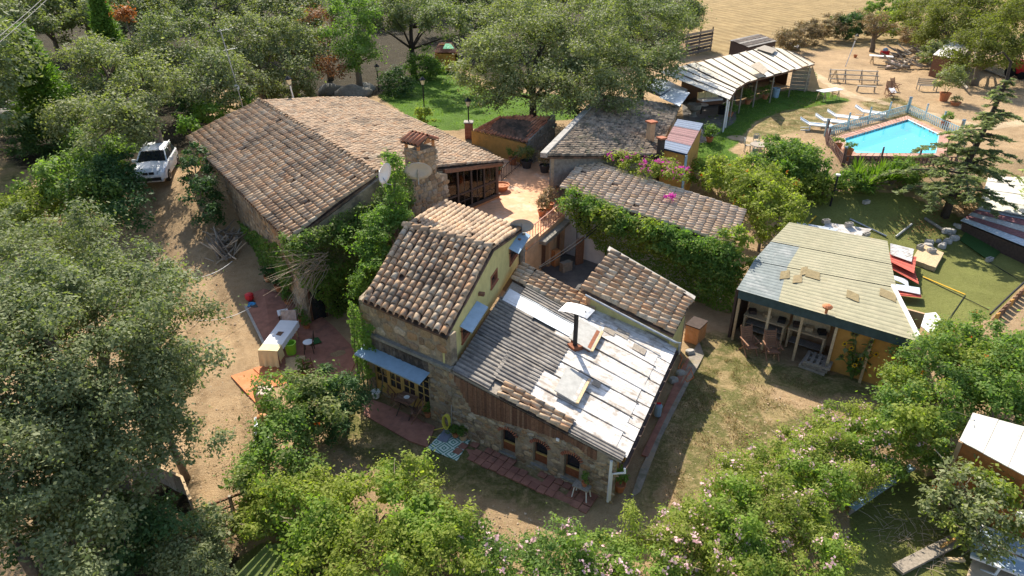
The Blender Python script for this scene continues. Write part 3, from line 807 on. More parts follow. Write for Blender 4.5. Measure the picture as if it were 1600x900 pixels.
def window(parent, w, u0, u1, z0, z1, d=-.08, mat=WOODWIN, fw=.06, cols=1, rows=1, glass=GLASSDK, bar=.025, proud=.05):
    mb = MB()
    w.box(mb, u0, u1, z0, z0+fw, d, d+proud); w.box(mb, u0, u1, z1-fw, z1, d, d+proud)
    w.box(mb, u0, u0+fw, z0+fw, z1-fw, d, d+proud); w.box(mb, u1-fw, u1, z0+fw, z1-fw, d, d+proud)
    fr = mb.build('window', mat, parent)
    a, b, c, e = u0+fw, u1-fw, z0+fw, z1-fw
    if cols*rows > 1:
        mb = MB()
        for i in range(1, cols):
            x = a+(b-a)*i/cols; w.box(mb, x-bar/2, x+bar/2, c, e, d+.005, d+proud-.006)
        for j in range(1, rows):
            y = c+(e-c)*j/rows; w.box(mb, a, b, y-bar/2, y+bar/2, d+.003, d+proud-.01)
        mb.build('glazing_bar', mat, fr)
    for i in range(cols):
        for j in range(rows):
            mb = MB(); w.box(mb, a+(b-a)*i/cols, a+(b-a)*(i+1)/cols, c+(e-c)*j/rows, c+(e-c)*(j+1)/rows, d, d+.008)
            mb.build('pane', glass, fr)
    return fr
def awning(parent, w, u0, u1, z, drop, out, mat=BLUEMET, name='awning'):
    mb = MB(); a = w.pt(u0, z, .01); b = w.pt(u1, z, .01); c = w.pt(u1, z-drop, out); e = w.pt(u0, z-drop, out)
    mb.slab(e, c, b, a, .02)
    mb.prism([e, c, c+Vector((0, 0, -.05)), e+Vector((0, 0, -.05))], w.n*.015)
    o = mb.build(name, mat, parent)
    mb = MB()
    for u in (u0+.04, u1-.04): mb.bar(w.pt(u, z-drop*1.4, .0), w.pt(u, z-drop-.03, out*.85), .025, .025)
    mb.build('bracket', BLACK, o)
    return o

GZ_ = Vector((0, 0, 1))
# ================================================================ main farmhouse
LF = A(450, 378, 4.3); LB = A(290, 215, 4.3); RB = A(405, 157, 5.7); RF = A(590, 272, 5.7); QB = A(570, 153, 4.3); QF = A(788, 252, 4.3)
house = thing('farmhouse', 'long stone farmhouse under the largest barrel tiled gable roof with square stone chimney', 'house', (-8.5, 32, 0), world=True)
roof(house, LB, LF, RF, RB, .31, .42, TILE, 300, sag=.05)
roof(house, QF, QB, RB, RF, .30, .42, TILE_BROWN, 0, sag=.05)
ridge(house, RF+V3((0, 0, .03)), RB+V3((0, 0, .03)))
def xy(p): return V3((p.x, p.y, 0))
gd = xy(QF-LF).normalized()                    # along the near gable
rd = xy(LB-LF).normalized()                    # away from the camera along the ridge
gl = [xy(LF)+gd*.45+rd*.25, xy(QF)-gd*.35+rd*.25]
GW = Wall(gl[0], gl[1])                        # near gable
gfr = lambda p: (xy(p)-GW.p0).dot(GW.u)
ur = gfr(RF); zr = 5.55
def gtop(u): return 4.12+(zr-4.12)*(u/ur) if u < ur else zr+(4.12-zr)*((u-ur)/(GW.L-ur))
u_porch = GW.uv(693, 300)[0]
mb = MB()
GW.prism(mb, [(0, -.5), (u_porch, -.5), (u_porch, gtop(u_porch)), (ur, zr), (0, 4.12)], .4)
mb.build('gable_wall', MORTAR, house)
LW = Wall(gl[0]+rd*17.2, gl[0])                # long left wall
mb = MB(); LW.prism(mb, [(0, 0), (LW.L-.4, -.5), (LW.L-.4, 4.1), (0, 4.1)], .4); mb.build('side_wall', MORTAR, house)
mb = MB()
bk = gl[1]+rd*17.2
pb0 = GW.pt(u_porch, 0)+rd*3.4; pb1 = gl[1]+rd*3.4
mb.bar(gl[0]+rd*17.2+V3((0, 0, 2.6)), bk+V3((0, 0, 2.6)), .4, 3.0)
mb.bar(GW.pt(u_porch, 2.6)+rd*.4, GW.pt(u_porch, 2.6)+rd*16.9, .3, 3.4)
mb.build('rear_wall', PINKPL, house)
for k in range(1, 7):  # unseen veranda side, left open on posts to let light into the porch
    q = gl[1]+rd*2.8*k; mb = MB(); mb.bar(q+GZ_*1.5, q+GZ_*4.05, .16, .16); mb.build('unseen_veranda_post', WOODDK, house)
stones(house, LW, [(5.5, .3), (LW.L-.3, 0), (LW.L-.3, 4.0), (5.5, 4.0)], .42, .26, STONE, (), 120)
# chimney breast in front of the gable and the stack on it
u0, u1 = GW.uv(628, 300)[0], u_porch+.05
mb = MB()
BR = Wall(GW.pt(u0, 0, .0), GW.pt(u1, 0, .0))
BR.prism(mb, [(0, 0), (BR.L, 0), (BR.L, 4.75), (BR.L*.62, 5.05), (0, 5.0)], .5, .28)
br = mb.build('chimney_breast', MORTAR, house)
stones(br, BR, [(-.05, 2.4), (BR.L+.02, 2.4), (BR.L+.02, 4.7), (BR.L*.62, 5.0), (-.05, 4.95)], .30, .24, STONE, (), 150, d=.28)
sc_ = on_plane(664, 262, GW.p0, GW.n, .05)
s0 = GW.pt((sc_-GW.p0).dot(GW.u), 0, .28)
CH = Wall(s0-GW.u*.56, s0+GW.u*.56)
mb = MB(); CH.prism(mb, [(0, 4.6), (CH.L, 4.6), (CH.L, 6.35), (0, 6.35)], 1.0, .0)
st = mb.build('chimney_stack', MORTAR, house)
stones(st, CH, [(-.02, 4.8), (CH.L+.02, 4.8), (CH.L+.02, 6.3), (-.02, 6.3)], .27, .2, STONE, (), 90)
CS = Wall(CH.pt(CH.L, 0, 0), CH.pt(CH.L, 0, -1.0))
stones(st, CS, [(0, 4.8), (1, 4.8), (1, 6.3), (0, 6.3)], .27, .2, STONE, (), 60)
cs2 = Wall(CH.pt(0, 0, -1.0), CH.pt(0, 0, 0))
stones(st, cs2, [(0, 5.2), (1, 5.2), (1, 6.3), (0, 6.3)], .27, .2, STONE, (), 60)
mb = MB()
for uu in (.08, CH.L-.08):
    for dd in (-.08, -.92): mb.bar(CH.pt(uu, 6.35, dd), CH.pt(uu, 6.66, dd), .14, .14)
mb.build('chimney_post', TERRA, house)
a, b = CH.pt(-.12, 6.62, .12), CH.pt(CH.L+.12, 6.62, .12); c, d = CH.pt(CH.L+.12, 6.62, -1.12), CH.pt(-.12, 6.62, -1.12)
m1, m2 = CH.pt(CH.L*.5, 6.95, .12), CH.pt(CH.L*.5, 6.95, -1.12)
tm = tile_mesh(.29, .72, TILE_RED)
cap = MB(); cap.slab(d, a, m1, m2, .05); cap.slab(b, c, m2, m1, .05)
cp = cap.build('chimney_cap', CHANNEL, house)
for side, (lo0, lo1, hi0, hi1) in enumerate(((d, a, m2, m1), (b, c, m1, m2))):
    for k in range(5):
        t = (k+.5)/5; p = lo0.lerp(lo1, t); q = hi0.lerp(hi1, t)
        ev = (q-p).normalized(); eu = (lo1-lo0).normalized(); n = eu.cross(ev).normalized()
        place('cap_tile', tm, cp, Matrix.Translation(p+n*.01) @ Matrix((eu, ev, n)).transposed().to_4x4())
mb = MB(); mb.prism([CH.pt(CH.L*.5-.28, 6.63, .10), CH.pt(CH.L*.5+.28, 6.63, .10), CH.pt(CH.L*.5, 6.9, .10)], -CH.n*.05); mb.build('cap_gable', TERRA, cp)
# glazed porch at the right of the gable
zs = 2.25
pl = u_porch+.05; pr = GW.L-.02
mb = MB(); GW.prism(mb, [(pl, 1.2), (pr+.1, 1.2), (pr+.1, zs+.08), (pl, zs+.08)], .3, .05); mb.build('porch_sill', TERRA, house)
mb = MB(); GW.box(mb, pl, pr+.15, zs+.08, zs+.22, -.22, .1); mb.build('sill_beam', WOODDK, house)
for k in range(5):
    u = pl+(pr-pl)*k/4*.98
    mb = MB(); GW.box(mb, u-.05, u+.05 if k < 4 else u+.14, zs+.2, gtop(u)-.05, -.1, .03); mb.build('porch_post', WOODDK, house)
mb = MB(); mb.bar(GW.pt(pl, gtop(pl)+.0, .03), GW.pt(pr+.3, gtop(pr)-.02, .03), .2, .2); mb.build('porch_beam', WOODBRN, house)
mb = MB(); mb.bar(GW.pt(pl, 3.28, -.03), GW.pt(pr, 3.24, -.03), .08, .09); mb.build('porch_rail', WOODDK, house)
GLASS = bpy.data.materials.new('clear_glass'); GLASS.use_nodes = True
def glass_mat(m, tint, gl=.9):
    nt = m.node_tree; N = nt.nodes; N.remove(N['Principled BSDF'])
    t = N.new('ShaderNodeBsdfTransparent'); t.inputs[0].default_value = (*tint, 1)
    gsy = N.new('ShaderNodeBsdfGlossy'); gsy.inputs['Roughness'].default_value = .03
    f = N.new('ShaderNodeFresnel'); f.inputs[0].default_value = 1.4
    x = N.new('ShaderNodeMixShader'); nt.links.new(f.outputs[0], x.inputs[0]); nt.links.new(t.outputs[0], x.inputs[1]); nt.links.new(gsy.outputs[0], x.inputs[2])
    nt.links.new(x.outputs[0], N['Material Output'].inputs[0])
glass_mat(GLASS, (.93, .95, .95))
for k in range(4):
    a_, b_ = pl+(pr-pl)*k/4*.98+.05, pl+(pr-pl)*(k+1)/4*.98-.05
    if k > 0:
        for q in (1,):
            x = a_+(b_-a_)*1/6; x = a_+(b_-a_)*q/2
            mb = MB(); GW.box(mb, x-.016, x+.016, zs+.2, gtop(x)-.12, -.06, -.02); mb.build('glazing_bar', WOODDK, house)
        mb = MB(); GW.box(mb, a_, b_, 2.82, 2.86, -.058, -.022); mb.build('glazing_bar', WOODDK, house)
    mb = MB(); GW.prism(mb, [(a_, zs+.2), (b_, zs+.2), (b_, gtop(b_)-.1), (a_, gtop(a_)-.1)], .006, -.035); mb.build('pane', GLASS, house)
PEACH = M('bounce_peach_wall', [(.74, .56, .44)], rough=.9, ns=3, na=.1, bump=.05)
mb = MB(); mb.bar(GW.pt(pl, 3.2)-GW.n*2.6, GW.pt(pl+(pr-pl)*.72, 3.2)-GW.n*2.6, .1, 2.0); mb.build('porch_bounce_wall', PEACH, house)  # wall added close behind, kept bright to bounce light into the porch
mb = MB(); mb.prism([GW.pt(pl, 2.2, -.3), GW.pt(pr, 2.2, -.3), GW.pt(pr, 2.2, -.3)+rd*6, GW.pt(pl, 2.2, -.3)+rd*6], (0, 0, -.2)); mb.build('porch_floor', TERRPAVE, house)

# ================================================================ yellow wing
EL = A(566, 470, 4.0); ER = A(697, 526, 4.0); RL = A(632, 352, 4.95); RR = A(771, 388, 4.95); FR = A(817, 357, 4.1); FL = A(694, 314, 4.1)
wing = thing('yellow_wing', 'yellow plastered wing with stone front, blue awnings and tiled roof below the satellite dish', 'house', (-2, 22.5, 0), world=True)
roof(wing, EL, ER, RR, RL, .30, .37, TILE, 300, sag=.03)
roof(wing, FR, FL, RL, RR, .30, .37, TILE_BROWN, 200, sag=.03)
ridge(wing, RR+V3((0, 0, .02)), RL+V3((0, 0, .02)), w=.42)
YW = Wall((-2.05, 18.98), (xy(FR)+(xy(RR)-xy(FR)).normalized()*.2-V3((.12, 0, 0))).xy)
uR = (xy(RR)-YW.p0).dot(YW.u)
ytop = lambda u: 3.92+(4.85-3.92)*u/uR if u < uR else 4.85+(3.98-4.85)*(u-uR)/(YW.L-uR)
ops = []
for (a, b) in (((722, 545), (746, 482)), ((767, 472), (776, 440)), ((796, 428), (812, 390))):
    ua, za = YW.uv(*a); ub, zb = YW.uv(*b)
    ops.append([ua, ub, za, zb])
ops[0] = [YW.uv(721, 530)[0], YW.uv(744, 500)[0]+.02, 2.95, 3.62]
ops[1] = [YW.uv(767, 465)[0], YW.uv(777, 450)[0], 3.35, 3.85]
ops[2] = [YW.uv(796, 420)[0], YW.uv(813, 395)[0], 3.12, 3.85]
wb = wall_open(YW, ytop, [tuple(o) for o in ops], .3, .03, YW.L, 2.5)
wb.build('yellow_wall', YELLOW, wing)
for i, o in enumerate(ops):
    window(wing, YW, *o, d=-.1, fw=.07, cols=1, rows=1, proud=.13)
    mb = MB(); YW.box(mb, o[0]-.05, o[1]+.05, o[2]-.05, o[2], -.08, .06); mb.build('window_sill', WOODWIN, wing)
awning(wing, YW, ops[0][0]-.12, ops[0][1]+.1, ops[0][3]+.10, .18, .42)
awning(wing, YW, ops[2][0]-.12, ops[2][1]+.1, ops[2][3]+.10, .18, .42)
for px, py in ((748, 459), (806, 375)):
    u, z = YW.uv(px, py); mb = MB(); YW.box(mb, u-.07, u+.07, z-.05, z+.07, -.05, .22); mb.build('beam_end', WOODBRN, wing)
FW = Wall((-5.35, 21.25), (-2.03, 18.91))
# front: doorway of four glazed leaves, ledge, stained boards, stones
dl = FW.uv(584, 580)[0]; dr = FW.uv(671, 620)[0]
fb = wall_open(FW, lambda u: 3.95, [(dl, dr, 0.05, 1.92)], .32, -.2, FW.L-.005)
fb.build('front_wall', MORTAR, wing)
stones(wing, FW, [(-.1, 2.75), (FW.L+.02, 2.75), (FW.L+.02, 3.9), (-.1, 3.9)], .44, .32, STONE, (), 140)
stones(wing, FW, [(dr+.08, 0), (FW.L+.03, 0), (FW.L+.03, 2.62), (dr+.08, 2.62)], .26, .17, STONE, (), 160)
mb = MB(); FW.box(mb, -.1, FW.L+.08, 2.62, 2.74, -.05, .16); mb.build('stone_ledge', GREYSTONE, wing)
nb = 22
for k in range(nb):
    a_ = dl-.25+(dr-dl+.3)*k/nb; b_ = dl-.25+(dr-dl+.3)*(k+1)/nb
    mb = MB(); FW.box(mb, a_+.006, b_-.006, 1.93+R.uniform(0, .03), 2.61, 0.0, .02+R.uniform(0, .02)); mb.build('wall_board', CHARSTAIN, wing)
awning(wing, FW, dl-.3, dr+.12, 2.08, .16, .55)
lw = (dr-dl)/4
for k in range(4):
    a_, b_ = dl+lw*k+.008, dl+lw*(k+1)-.008
    mb = MB(); d0 = -.12
    FW.box(mb, a_, a_+.07, .06, 1.91, d0, d0+.05); FW.box(mb, b_-.07, b_, .06, 1.91, d0, d0+.05)
    FW.box(mb, a_+.07, b_-.07, .06, .55, d0, d0+.045); FW.box(mb, a_+.07, b_-.07, 1.83, 1.91, d0, d0+.05)
    lf = mb.build('door_leaf', WOODYEL, wing)
    mb = MB(); FW.box(mb, (a_+b_)/2-.018, (a_+b_)/2+.018, .55, 1.83, d0+.004, d0+.04)
    for z in (.87, 1.19, 1.51): FW.box(mb, a_+.07, b_-.07, z-.018, z+.018, d0+.006, d0+.038)
    mb.build('glazing_bar', WOODYEL, lf)
    for i in range(2):
        for j in range(4):
            mb = MB(); x0 = a_+.07+(b_-a_-.14)*i/2; x1 = a_+.07+(b_-a_-.14)*(i+1)/2
            FW.box(mb, x0, x1, .55+.32*j, .55+.32*(j+1), d0+.01, d0+.018); mb.build('pane', GLASSDK, lf)
# the wing's hidden sides
mb = MB(); mb.bar(FW.pt(-.2, 1.75, -.2), V3((RL.x-.1, RL.y-1.2, 1.75)), .3, 4.3); mb.build('rear_wall', MORTAR, wing)
mb = MB(); mb.prism([xy(FR)*1+V3((-.2, -.3, 1)), xy(FL)+V3((.3, -.5, 1)), xy(FL)+V3((.3, -.5, 3.9)), xy(FR)+V3((-.2, -.3, 3.9))], (-.1, -.2, 0)); mb.build('rear_wall', PINKPL, wing)

# ================================================================ lean-to under sheets
TN = A(706, 580, 2.75); BN = A(972, 722, 1.85); BF = A(1055, 541, 1.85)
ln = (BN-TN).cross(BF-TN).normalized()
TF = on_plane(818, 411, TN, ln)
lean = thing('lean_to', 'low stone lean-to covered in patched metal and white sheets in front of the yellow wing', 'shed', (1.5, 18, 0), world=True)
def LT(s, t, h=0.0): return patch(TN, BN, BF, TF, s, t)+ln*h
def lt_of(px, py):
    p = on_plane(px, py, TN, ln); s, t = .5, .5
    for _ in range(20):
        q = LT(s, t); ds = LT(s+.01, t)-q; dt = LT(s, t+.01)-q; e = p-q
        a11, a12, a22 = ds.dot(ds), ds.dot(dt), dt.dot(dt); b1, b2 = e.dot(ds), e.dot(dt); det = a11*a22-a12*a12
        s += .01*(b1*a22-b2*a12)/det; t += .01*(a11*b2-a12*b1)/det
    return s, t
mb = MB(); mb.slab(LT(.005, .005, -.03), LT(.995, .005, -.03), LT(.995, .995, -.03), LT(.005, .995, -.03), .07); mb.build('roof_deck', WOODGREY, lean)
def ltq(s0, s1, t0, t1, h=.0): return LT(s0, t1, h), LT(s0, t0, h), LT(s1, t0, h), LT(s1, t1, h)
# dark corrugated sheets, flutes down the slope
for (s0, s1, t0, t1, h, w) in ((.0, .235, .0, .30, .035, 11), (.215, .44, .075, .30, .055, 9), (.0, .24, .29, .62, .045, 12), (.22, .50, .29, .56, .066, 10), (.10, .46, .705, .80, .05, 4)):
    q = ltq(s0, s1, t0, t1); corr(lean, q[0], q[1], q[2], q[3], max(4, w), .034, METDARK, lift=h)
q = ltq(.02, .50, .60, .715); sheet(lean, q[1], q[2], q[3], q[0], ZINC, 'roof_flashing', .012, .075, nu=5, nv=2)
q = ltq(.70, 1.0, -.004, .055); corr(lean, q[0], q[1], q[2], q[3], 3, .02, METDARK, lift=.06)
# white fibre sheets
ts = [.05, .17, .29, .40, .51, .62, .73, .84, .985]
for i in range(8):
    s = .40 if i < 5 else .47
    cuts = [s, s+.26+R.uniform(-.04, .04), .93+R.uniform(-.006, .006)]
    for a_, b_ in zip(cuts, cuts[1:]):
        q = (LT(a_-.012, ts[i]+.004), LT(b_+.014, ts[i]+.004), LT(b_+.014, ts[i+1]-.004), LT(a_-.012, ts[i+1]-.004))
        sheet(lean, *q, METWHITE, 'white_sheet', .025, .03+R.uniform(0, .02), nu=6, nv=3, wob=.008)
    mb = MB(); mb.tube([LT(s, ts[i+1], .055), LT(.7, ts[i+1], .062), LT(.955, ts[i+1], .055)], .024, 6); mb.build('sheet_lap', METDARK if i % 3 else METWHITE, lean)
t = .03
while t < .98:
    t2 = min(.99, t+R.uniform(.07, .13))
    sheet(lean, LT(.935, t+.004), LT(1.012, t+.004), LT(1.012, t2-.004), LT(.935, t2-.004), METWHITE, 'edge_sheet', .025, .02+R.uniform(0, .012), nu=3, nv=3, wob=.006)
    t = t2
for _ in range(5):                              # loose patches lying on the sheets
    s, t = R.uniform(.55, .85), R.uniform(.12, .9); a_, b_ = R.uniform(.04, .08), R.uniform(.04, .07)
    sheet(lean, LT(s, t), LT(s+a_, t), LT(s+a_, t+b_), LT(s, t+b_), WOODGREY, 'roof_patch', .014, .07, nu=2, nv=2, wob=.006)
# tiles: far strip and near edge
roof(lean, LT(.52, .80, .05), LT(.535, .995, .05), LT(.0, .995, .05), LT(.0, .80, .05), .26, .36, TILE, 150, sag=.01, th=.02)
roof(lean, LT(.71, -.006, .05), LT(.71, .082, .05), LT(.30, .10, .05), LT(.30, -.006, .05), .23, .36, TILE, 80, sag=.01, th=.02)
# near wall
NW = Wall((-2.06, 18.72), (3.05, 15.52))
ntop = lambda u: 2.62+(1.74-2.62)*u/NW.L
wins = []
for (x0, x1, y0, y1) in ((783, 805, 671, 708), (833, 855, 690, 727), (881, 905, 709, 749)):
    u0, z1 = NW.uv(x0, (y0+y1)/2-6); u1, _ = NW.uv(x1, (y0+y1)/2+6)
    zt = NW.uv((x0+x1)/2, y0)[1]; zb = NW.uv((x0+x1)/2, y1)[1]
    wins.append((u0, u1, max(.1, zb), zt))
print('arch windows', [[round(q, 2) for q in w] for w in wins], 'NW.L', round(NW.L, 2))
wb = wall_open(NW, ntop, wins, .32)
wb.build('front_wall', MORTAR, lean)
bpoly = [NW.uv(*p) for p in ((709, 586), (740, 645), (800, 662), (890, 690), (926, 716), (968, 727))]
bl = NW.uv(712, 590)[0]
spoly = [(0, -.2), (NW.L+.05, -.2), (NW.L+.05, ntop(NW.L))]+[b for b in bpoly[::-1][1:]]
spoly = [(0, -.2), (NW.L+.04, -.2), (NW.L+.04, ntop(NW.L)-.02), (bpoly[4][0], bpoly[4][1]), (bpoly[3][0], bpoly[3][1]), (bpoly[2][0], bpoly[2][1]), (bpoly[1][0], bpoly[1][1]), (bpoly[0][0], 2.6), (0, 2.6)]
stones(lean, NW, spoly, .30, .17, STONE, wins, 300)
def bbot(u):
    pts = [(bpoly[0][0], 2.45), bpoly[1], bpoly[2], bpoly[3], bpoly[4], (bpoly[5][0], ntop(bpoly[5][0])-.12)]
    for (a_, za), (b_, zb) in zip(pts, pts[1:]):
        if a_ <= u <= b_: return za+(zb-za)*(u-a_)/(b_-a_)
    return pts[-1][1]
u = bpoly[0][0]+.03
while u < bpoly[4][0]+.1:
    w_ = R.uniform(.07, .12)
    z0 = bbot(u+w_/2)+R.uniform(-.03, .02); z1 = ntop(u)-.02
    if z1-z0 > .08:
        mb = MB(); NW.box(mb, u, u+w_-.008, z0, z1, .0, .03+R.uniform(0, .018)); mb.build('wall_board', WOODBRN, lean)
    u += w_
BRICK = M('arch_brick', [(.36, .13, .07), (.42, .17, .10), (.30, .11, .065)], rough=.9, ns=10, na=.3, bump=.2)
for (u0, u1, z0, z1) in wins:
    c = (u0+u1)/2; hw = (u1-u0)/2; rise = .13; rr = (hw*hw+rise*rise)/(2*rise); cz = z1-rr
    am = math.asin(min(1, hw/rr))
    mb = MB()
    for sgn in (-1, 1):                          # spandrels close the corners above the arch
        pts = [(c+sgn*hw, z1-rise), (c+sgn*hw, z1+.005), (c, z1+.005)]+[(c+sgn*rr*math.sin(am*k/5), cz+rr*math.cos(am*k/5)) for k in range(0, 6)]
        NW.prism(mb, pts, .2, -.03)
    mb.build('arch_spandrel', MORTAR, lean)
    for k in range(11):
        an = -am*1.12+am*2.24*k/10
        mb = MB(); p0 = (c+(rr+.005)*math.sin(an), cz+(rr+.005)*math.cos(an)); p1 = (c+(rr+.11)*math.sin(an), cz+(rr+.11)*math.cos(an))
        mb.bar(NW.pt(*p0, .0), NW.pt(*p1, .0), .036, .13, up=NW.n); mb.build('arch_brick', BRICK, lean)
    window(lean, NW, u0+.004, u1-.004, z0+.34, z1-.002, d=-.2, mat=WOODBRN, fw=.035, proud=.06)
    mb = MB(); NW.box(mb, u0+.04, u1-.04, z0+.335, z0+.40, -.15, -.11); mb.build('pale_sill_bar', WOODYEL, lean)
    mb = MB(); NW.box(mb, u0+.004, u1-.004, z0, z0+.33, -.22, -.14); mb.build('window_apron', RUST, lean)
    mb = MB(); NW.box(mb, u0-.06, u1+.06, z0-.06, z0-.003, -.1, .09); mb.build('window_sill', GREYSTONE, lean)
mb = MB(); u, z = NW.uv(873, 685); NW.box(mb, u-.05, u+.05, z-.05, z+.05, .05, .09); mb.build('meter_box', WHITE, lean)
# right side wall, set back under the eave, gutter and pipe
SW = Wall((3.0, 15.62), (BF.x-.45, BF.y-.1))
mb = wall_open(SW, lambda u: 1.75+.05*u/SW.L, [(1.0, 1.8, .0, 1.5), (3.2, 4.3, .7, 1.5)], .25)
mb.build('side_wall', OCHRE, lean)
window(lean, SW, 3.2, 4.3, .7, 1.5, d=-.1, cols=2, rows=2)
mb = MB(); SW.box(mb, 1.02, 1.78, 0, 1.48, -.14, -.08); mb.build('side_door', WOODBRN, lean)
mb = MB()
ga, gb = LT(1.02, -.01, -.06), LT(1.02, 1.0, -.06)
gn = V3((.9, -.42, 0))
for k in range(6):
    a0 = PI+PI*k/6; a1 = PI+PI*(k+1)/6
    o0 = gn*.07*math.cos(a0)+V3((0, 0, .07*math.sin(a0))); o1 = gn*.07*math.cos(a1)+V3((0, 0, .07*math.sin(a1)))
    mb.add([ga+o0, gb+o0, gb+o1, ga+o1], [(0, 1, 2, 3)])
mb.build('gutter', IRON, lean)
mb = MB(); e_ = NW.pt(NW.L-.04, 0, .08); mb.tube([e_+V3((0, 0, 1.72)), e_+V3((0, 0, .05))], .045, 8); mb.build('drainpipe', WHITE, lean)
mb = MB(); mb.tube([ga+V3((0, 0, -.05)), ga+V3((.02, -.03, -.2)), e_+V3((.05, 0, 1.2)), e_+V3((.06, .02, .1))], .035, 8); mb.build('drainpipe', WHITE, lean)
# roof hatches
def hatch(s0, s1, t0, t1, h, mat, rust):
    a_, b_, c_, d_ = LT(s0, t0), LT(s1, t0), LT(s1, t1), LT(s0, t1)
    mb = MB(); mb.prism([p-ln*.02 for p in (a_, b_, c_, d_)], ln*(h+.02)); o = mb.build('roof_hatch', rust, lean)
    mb = MB(); e = .012
    pts = [LT(s0-e, t0-e, h+.004), LT(s1+e, t0-e, h+.004-.05), LT(s1+e, t1+e, h+.004-.05), LT(s0-e, t1+e, h+.004)]
    mb.prism(pts, ln*.035); mb.build('hatch_lid', mat, o)
    mb = MB(); mb.bar(pts[1]+ln*.04, pts[2]+ln*.04, .09, .05); mb.build('hatch_edge', WOODPALE, o)
s0, t0 = lt_of(872, 612); s1, t1 = lt_of(935, 520)
HLID = M('hatch_lid_grey', [(.42, .41, .38)], rough=.8, ns=4, na=.2, bump=.1, stain=[((.30, .27, .23), .5, .58, 2.0)])
hatch(s0+.0, s0+.11, t0-.03, t0+.14, .22, HLID, METWHITE)
s_, t_ = lt_of(912, 530)
hatch(s_-.055, s_+.065, t_-.08, t_+.09, .20, HLID, RUST)
# flue with a curved cowl
s_, t_ = lt_of(898, 545)
base = LT(s_, t_)
mb = MB(); mb.tube([base-V3((0, 0, .1)), base+V3((0, 0, 1.55))], .085, 10); fl = mb.build('flue', BLACK, lean)
mb = MB(); mb.box(base+V3((0, 0, .05)), (.4, .4, .25), .5); mb.build('flue_collar', RUST, fl)
top = base+V3((0, 0, 1.62))
du = V3((.86, -.5, 0)); dv = V3((.5, .86, 0))
rows = []; rows2 = []
for i in range(9):
    a_ = -1+2*i/8
    rows.append([top+du*.55*a_+dv*b_*.34+V3((0, 0, .07*(1-a_*a_)-.02)) for b_ in (-1, 0, 1)])
    rows2.append([p-V3((0, 0, .012)) for p in rows[-1]][::-1])
mb = MB(); mb.grid(rows); mb.grid(rows2); mb.build('flue_cowl', METGREY, fl)
mb = MB()
for a_ in (-.45, .45): mb.bar(base+V3((0, 0, 1.45)), top+du*a_*.8+V3((0, 0, .05)), .02, .02)
mb.build('cowl_strut', BLACK, fl)

# ================================================================ tiled annex at the courtyard
AH = A(908, 452, 3.2); AHF = A(959, 391, 3.3); ALF = A(1083, 466, 2.5); ALN = A(1053, 523, 2.35)
annex = thing('tiled_annex', 'small tiled annex with yellow walls between the white sheet roof and the ivy wall', 'shed', (4.8, 23.5, 0), world=True)
roof(annex, ALN, ALF, AHF, AH, .27, .40, TILE, 300, sag=.02)
cc = (AH+AHF+ALF+ALN)/4
ins = [xy(p)+(xy(cc)-xy(p))*.09 for p in (AH, ALN, ALF, AHF)]
zt = [3.02, 2.2, 2.35, 3.12]
for i, (nm, mt) in enumerate((('front_wall', YELLOW), ('side_wall', YELLOW), ('rear_wall', MORTAR), ('inner_wall', PINKPL))):
    j = (i+1) % 4; mb = MB(); p, q = ins[i], ins[j]
    d_ = (xy(cc)-(p+q)/2).normalized()*.2
    mb.prism([p+V3((0, 0, -.2)), q+V3((0, 0, -.2)), q+V3((0, 0, zt[j])), p+V3((0, 0, zt[i]))], d_); mb.build(nm, mt, annex)
mb = MB(); mb.tube([AH+V3((.15, -.25, -.12)), AH.lerp(ALN, .5)+V3((.1, -.28, -.14)), ALN+V3((.05, -.3, -.16)), ALN+V3((.2, -.25, -.2)), ALN+V3((.2, -.25, -.7))], .045, 8); mb.build('drainpipe', METGREY, annex)
IWl = Wall(ins[3], ins[0])
mb = MB(); IWl.box(mb, IWl.L*.55, IWl.L*.8, 0, 2.0, .0, .06); dr_ = mb.build('door_frame', WHITE, annex)
mb = MB(); IWl.box(mb, IWl.L*.57, IWl.L*.78, 0, 1.95, .062, .07); mb.build('door_panel', GLASSDK, dr_)
mb = MB(); IWl.box(mb, IWl.L*.88, IWl.L*1.1, 0, 1.9, .02, .07); mb.build('screen_door', WHITE, annex)
# flat concrete coping behind the annex
mb = MB(); mb.slab(A(960, 392, 3.05)+V3((-.3, .1, 0)), A(1085, 468, 2.35), A(1087, 463, 2.35), A(963, 386, 3.05)+V3((-.3, .1, 0)), .05); mb.build('coping', CONC, annex)

# ================================================================ roof terrace
TZ = 2.2
terr = thing('roof_terrace', 'terracotta paved terrace above the orange courtyard wall with potted plants on it', 'terrace', (1, 34, 0), world=True)
tp = [A(x, y, TZ) for x, y in ((700, 318), (778, 285), (785, 246), (835, 236), (915, 262), (886, 333), (824, 385), (770, 372))]
mb = MB(); mb.prism(tp, (0, 0, -.18)); mb.build('terrace_floor', TERRPAVE, terr)
FC = Wall(A(822, 388, TZ), A(886, 334, TZ))
mb = wall_open(FC, lambda u: TZ-.19, [(FC.L*.36, FC.L*.56, 0, 1.75), (FC.L*.74, FC.L*.93, 0, 1.75)], .25)
mb.build('courtyard_wall', PINKPL, terr)
for a_, b_ in ((.36, .56), (.74, .93)):
    mb = MB(); FC.box(mb, FC.L*a_, FC.L*b_, 0, 1.75, -.3, -.22); mb.build('courtyard_door', WOODBRN, terr)
mb = MB(); FC.box(mb, FC.L*.3, FC.L*1.02, 1.82, 2.0, 0, .35); mb.build('mossy_canopy', GREYSTONE, terr)
mb = MB(); FC.box(mb, 0, FC.L*.3, TZ+.005, TZ+.25, -.22, -.02); mb.build('parapet', PINKPL, terr)
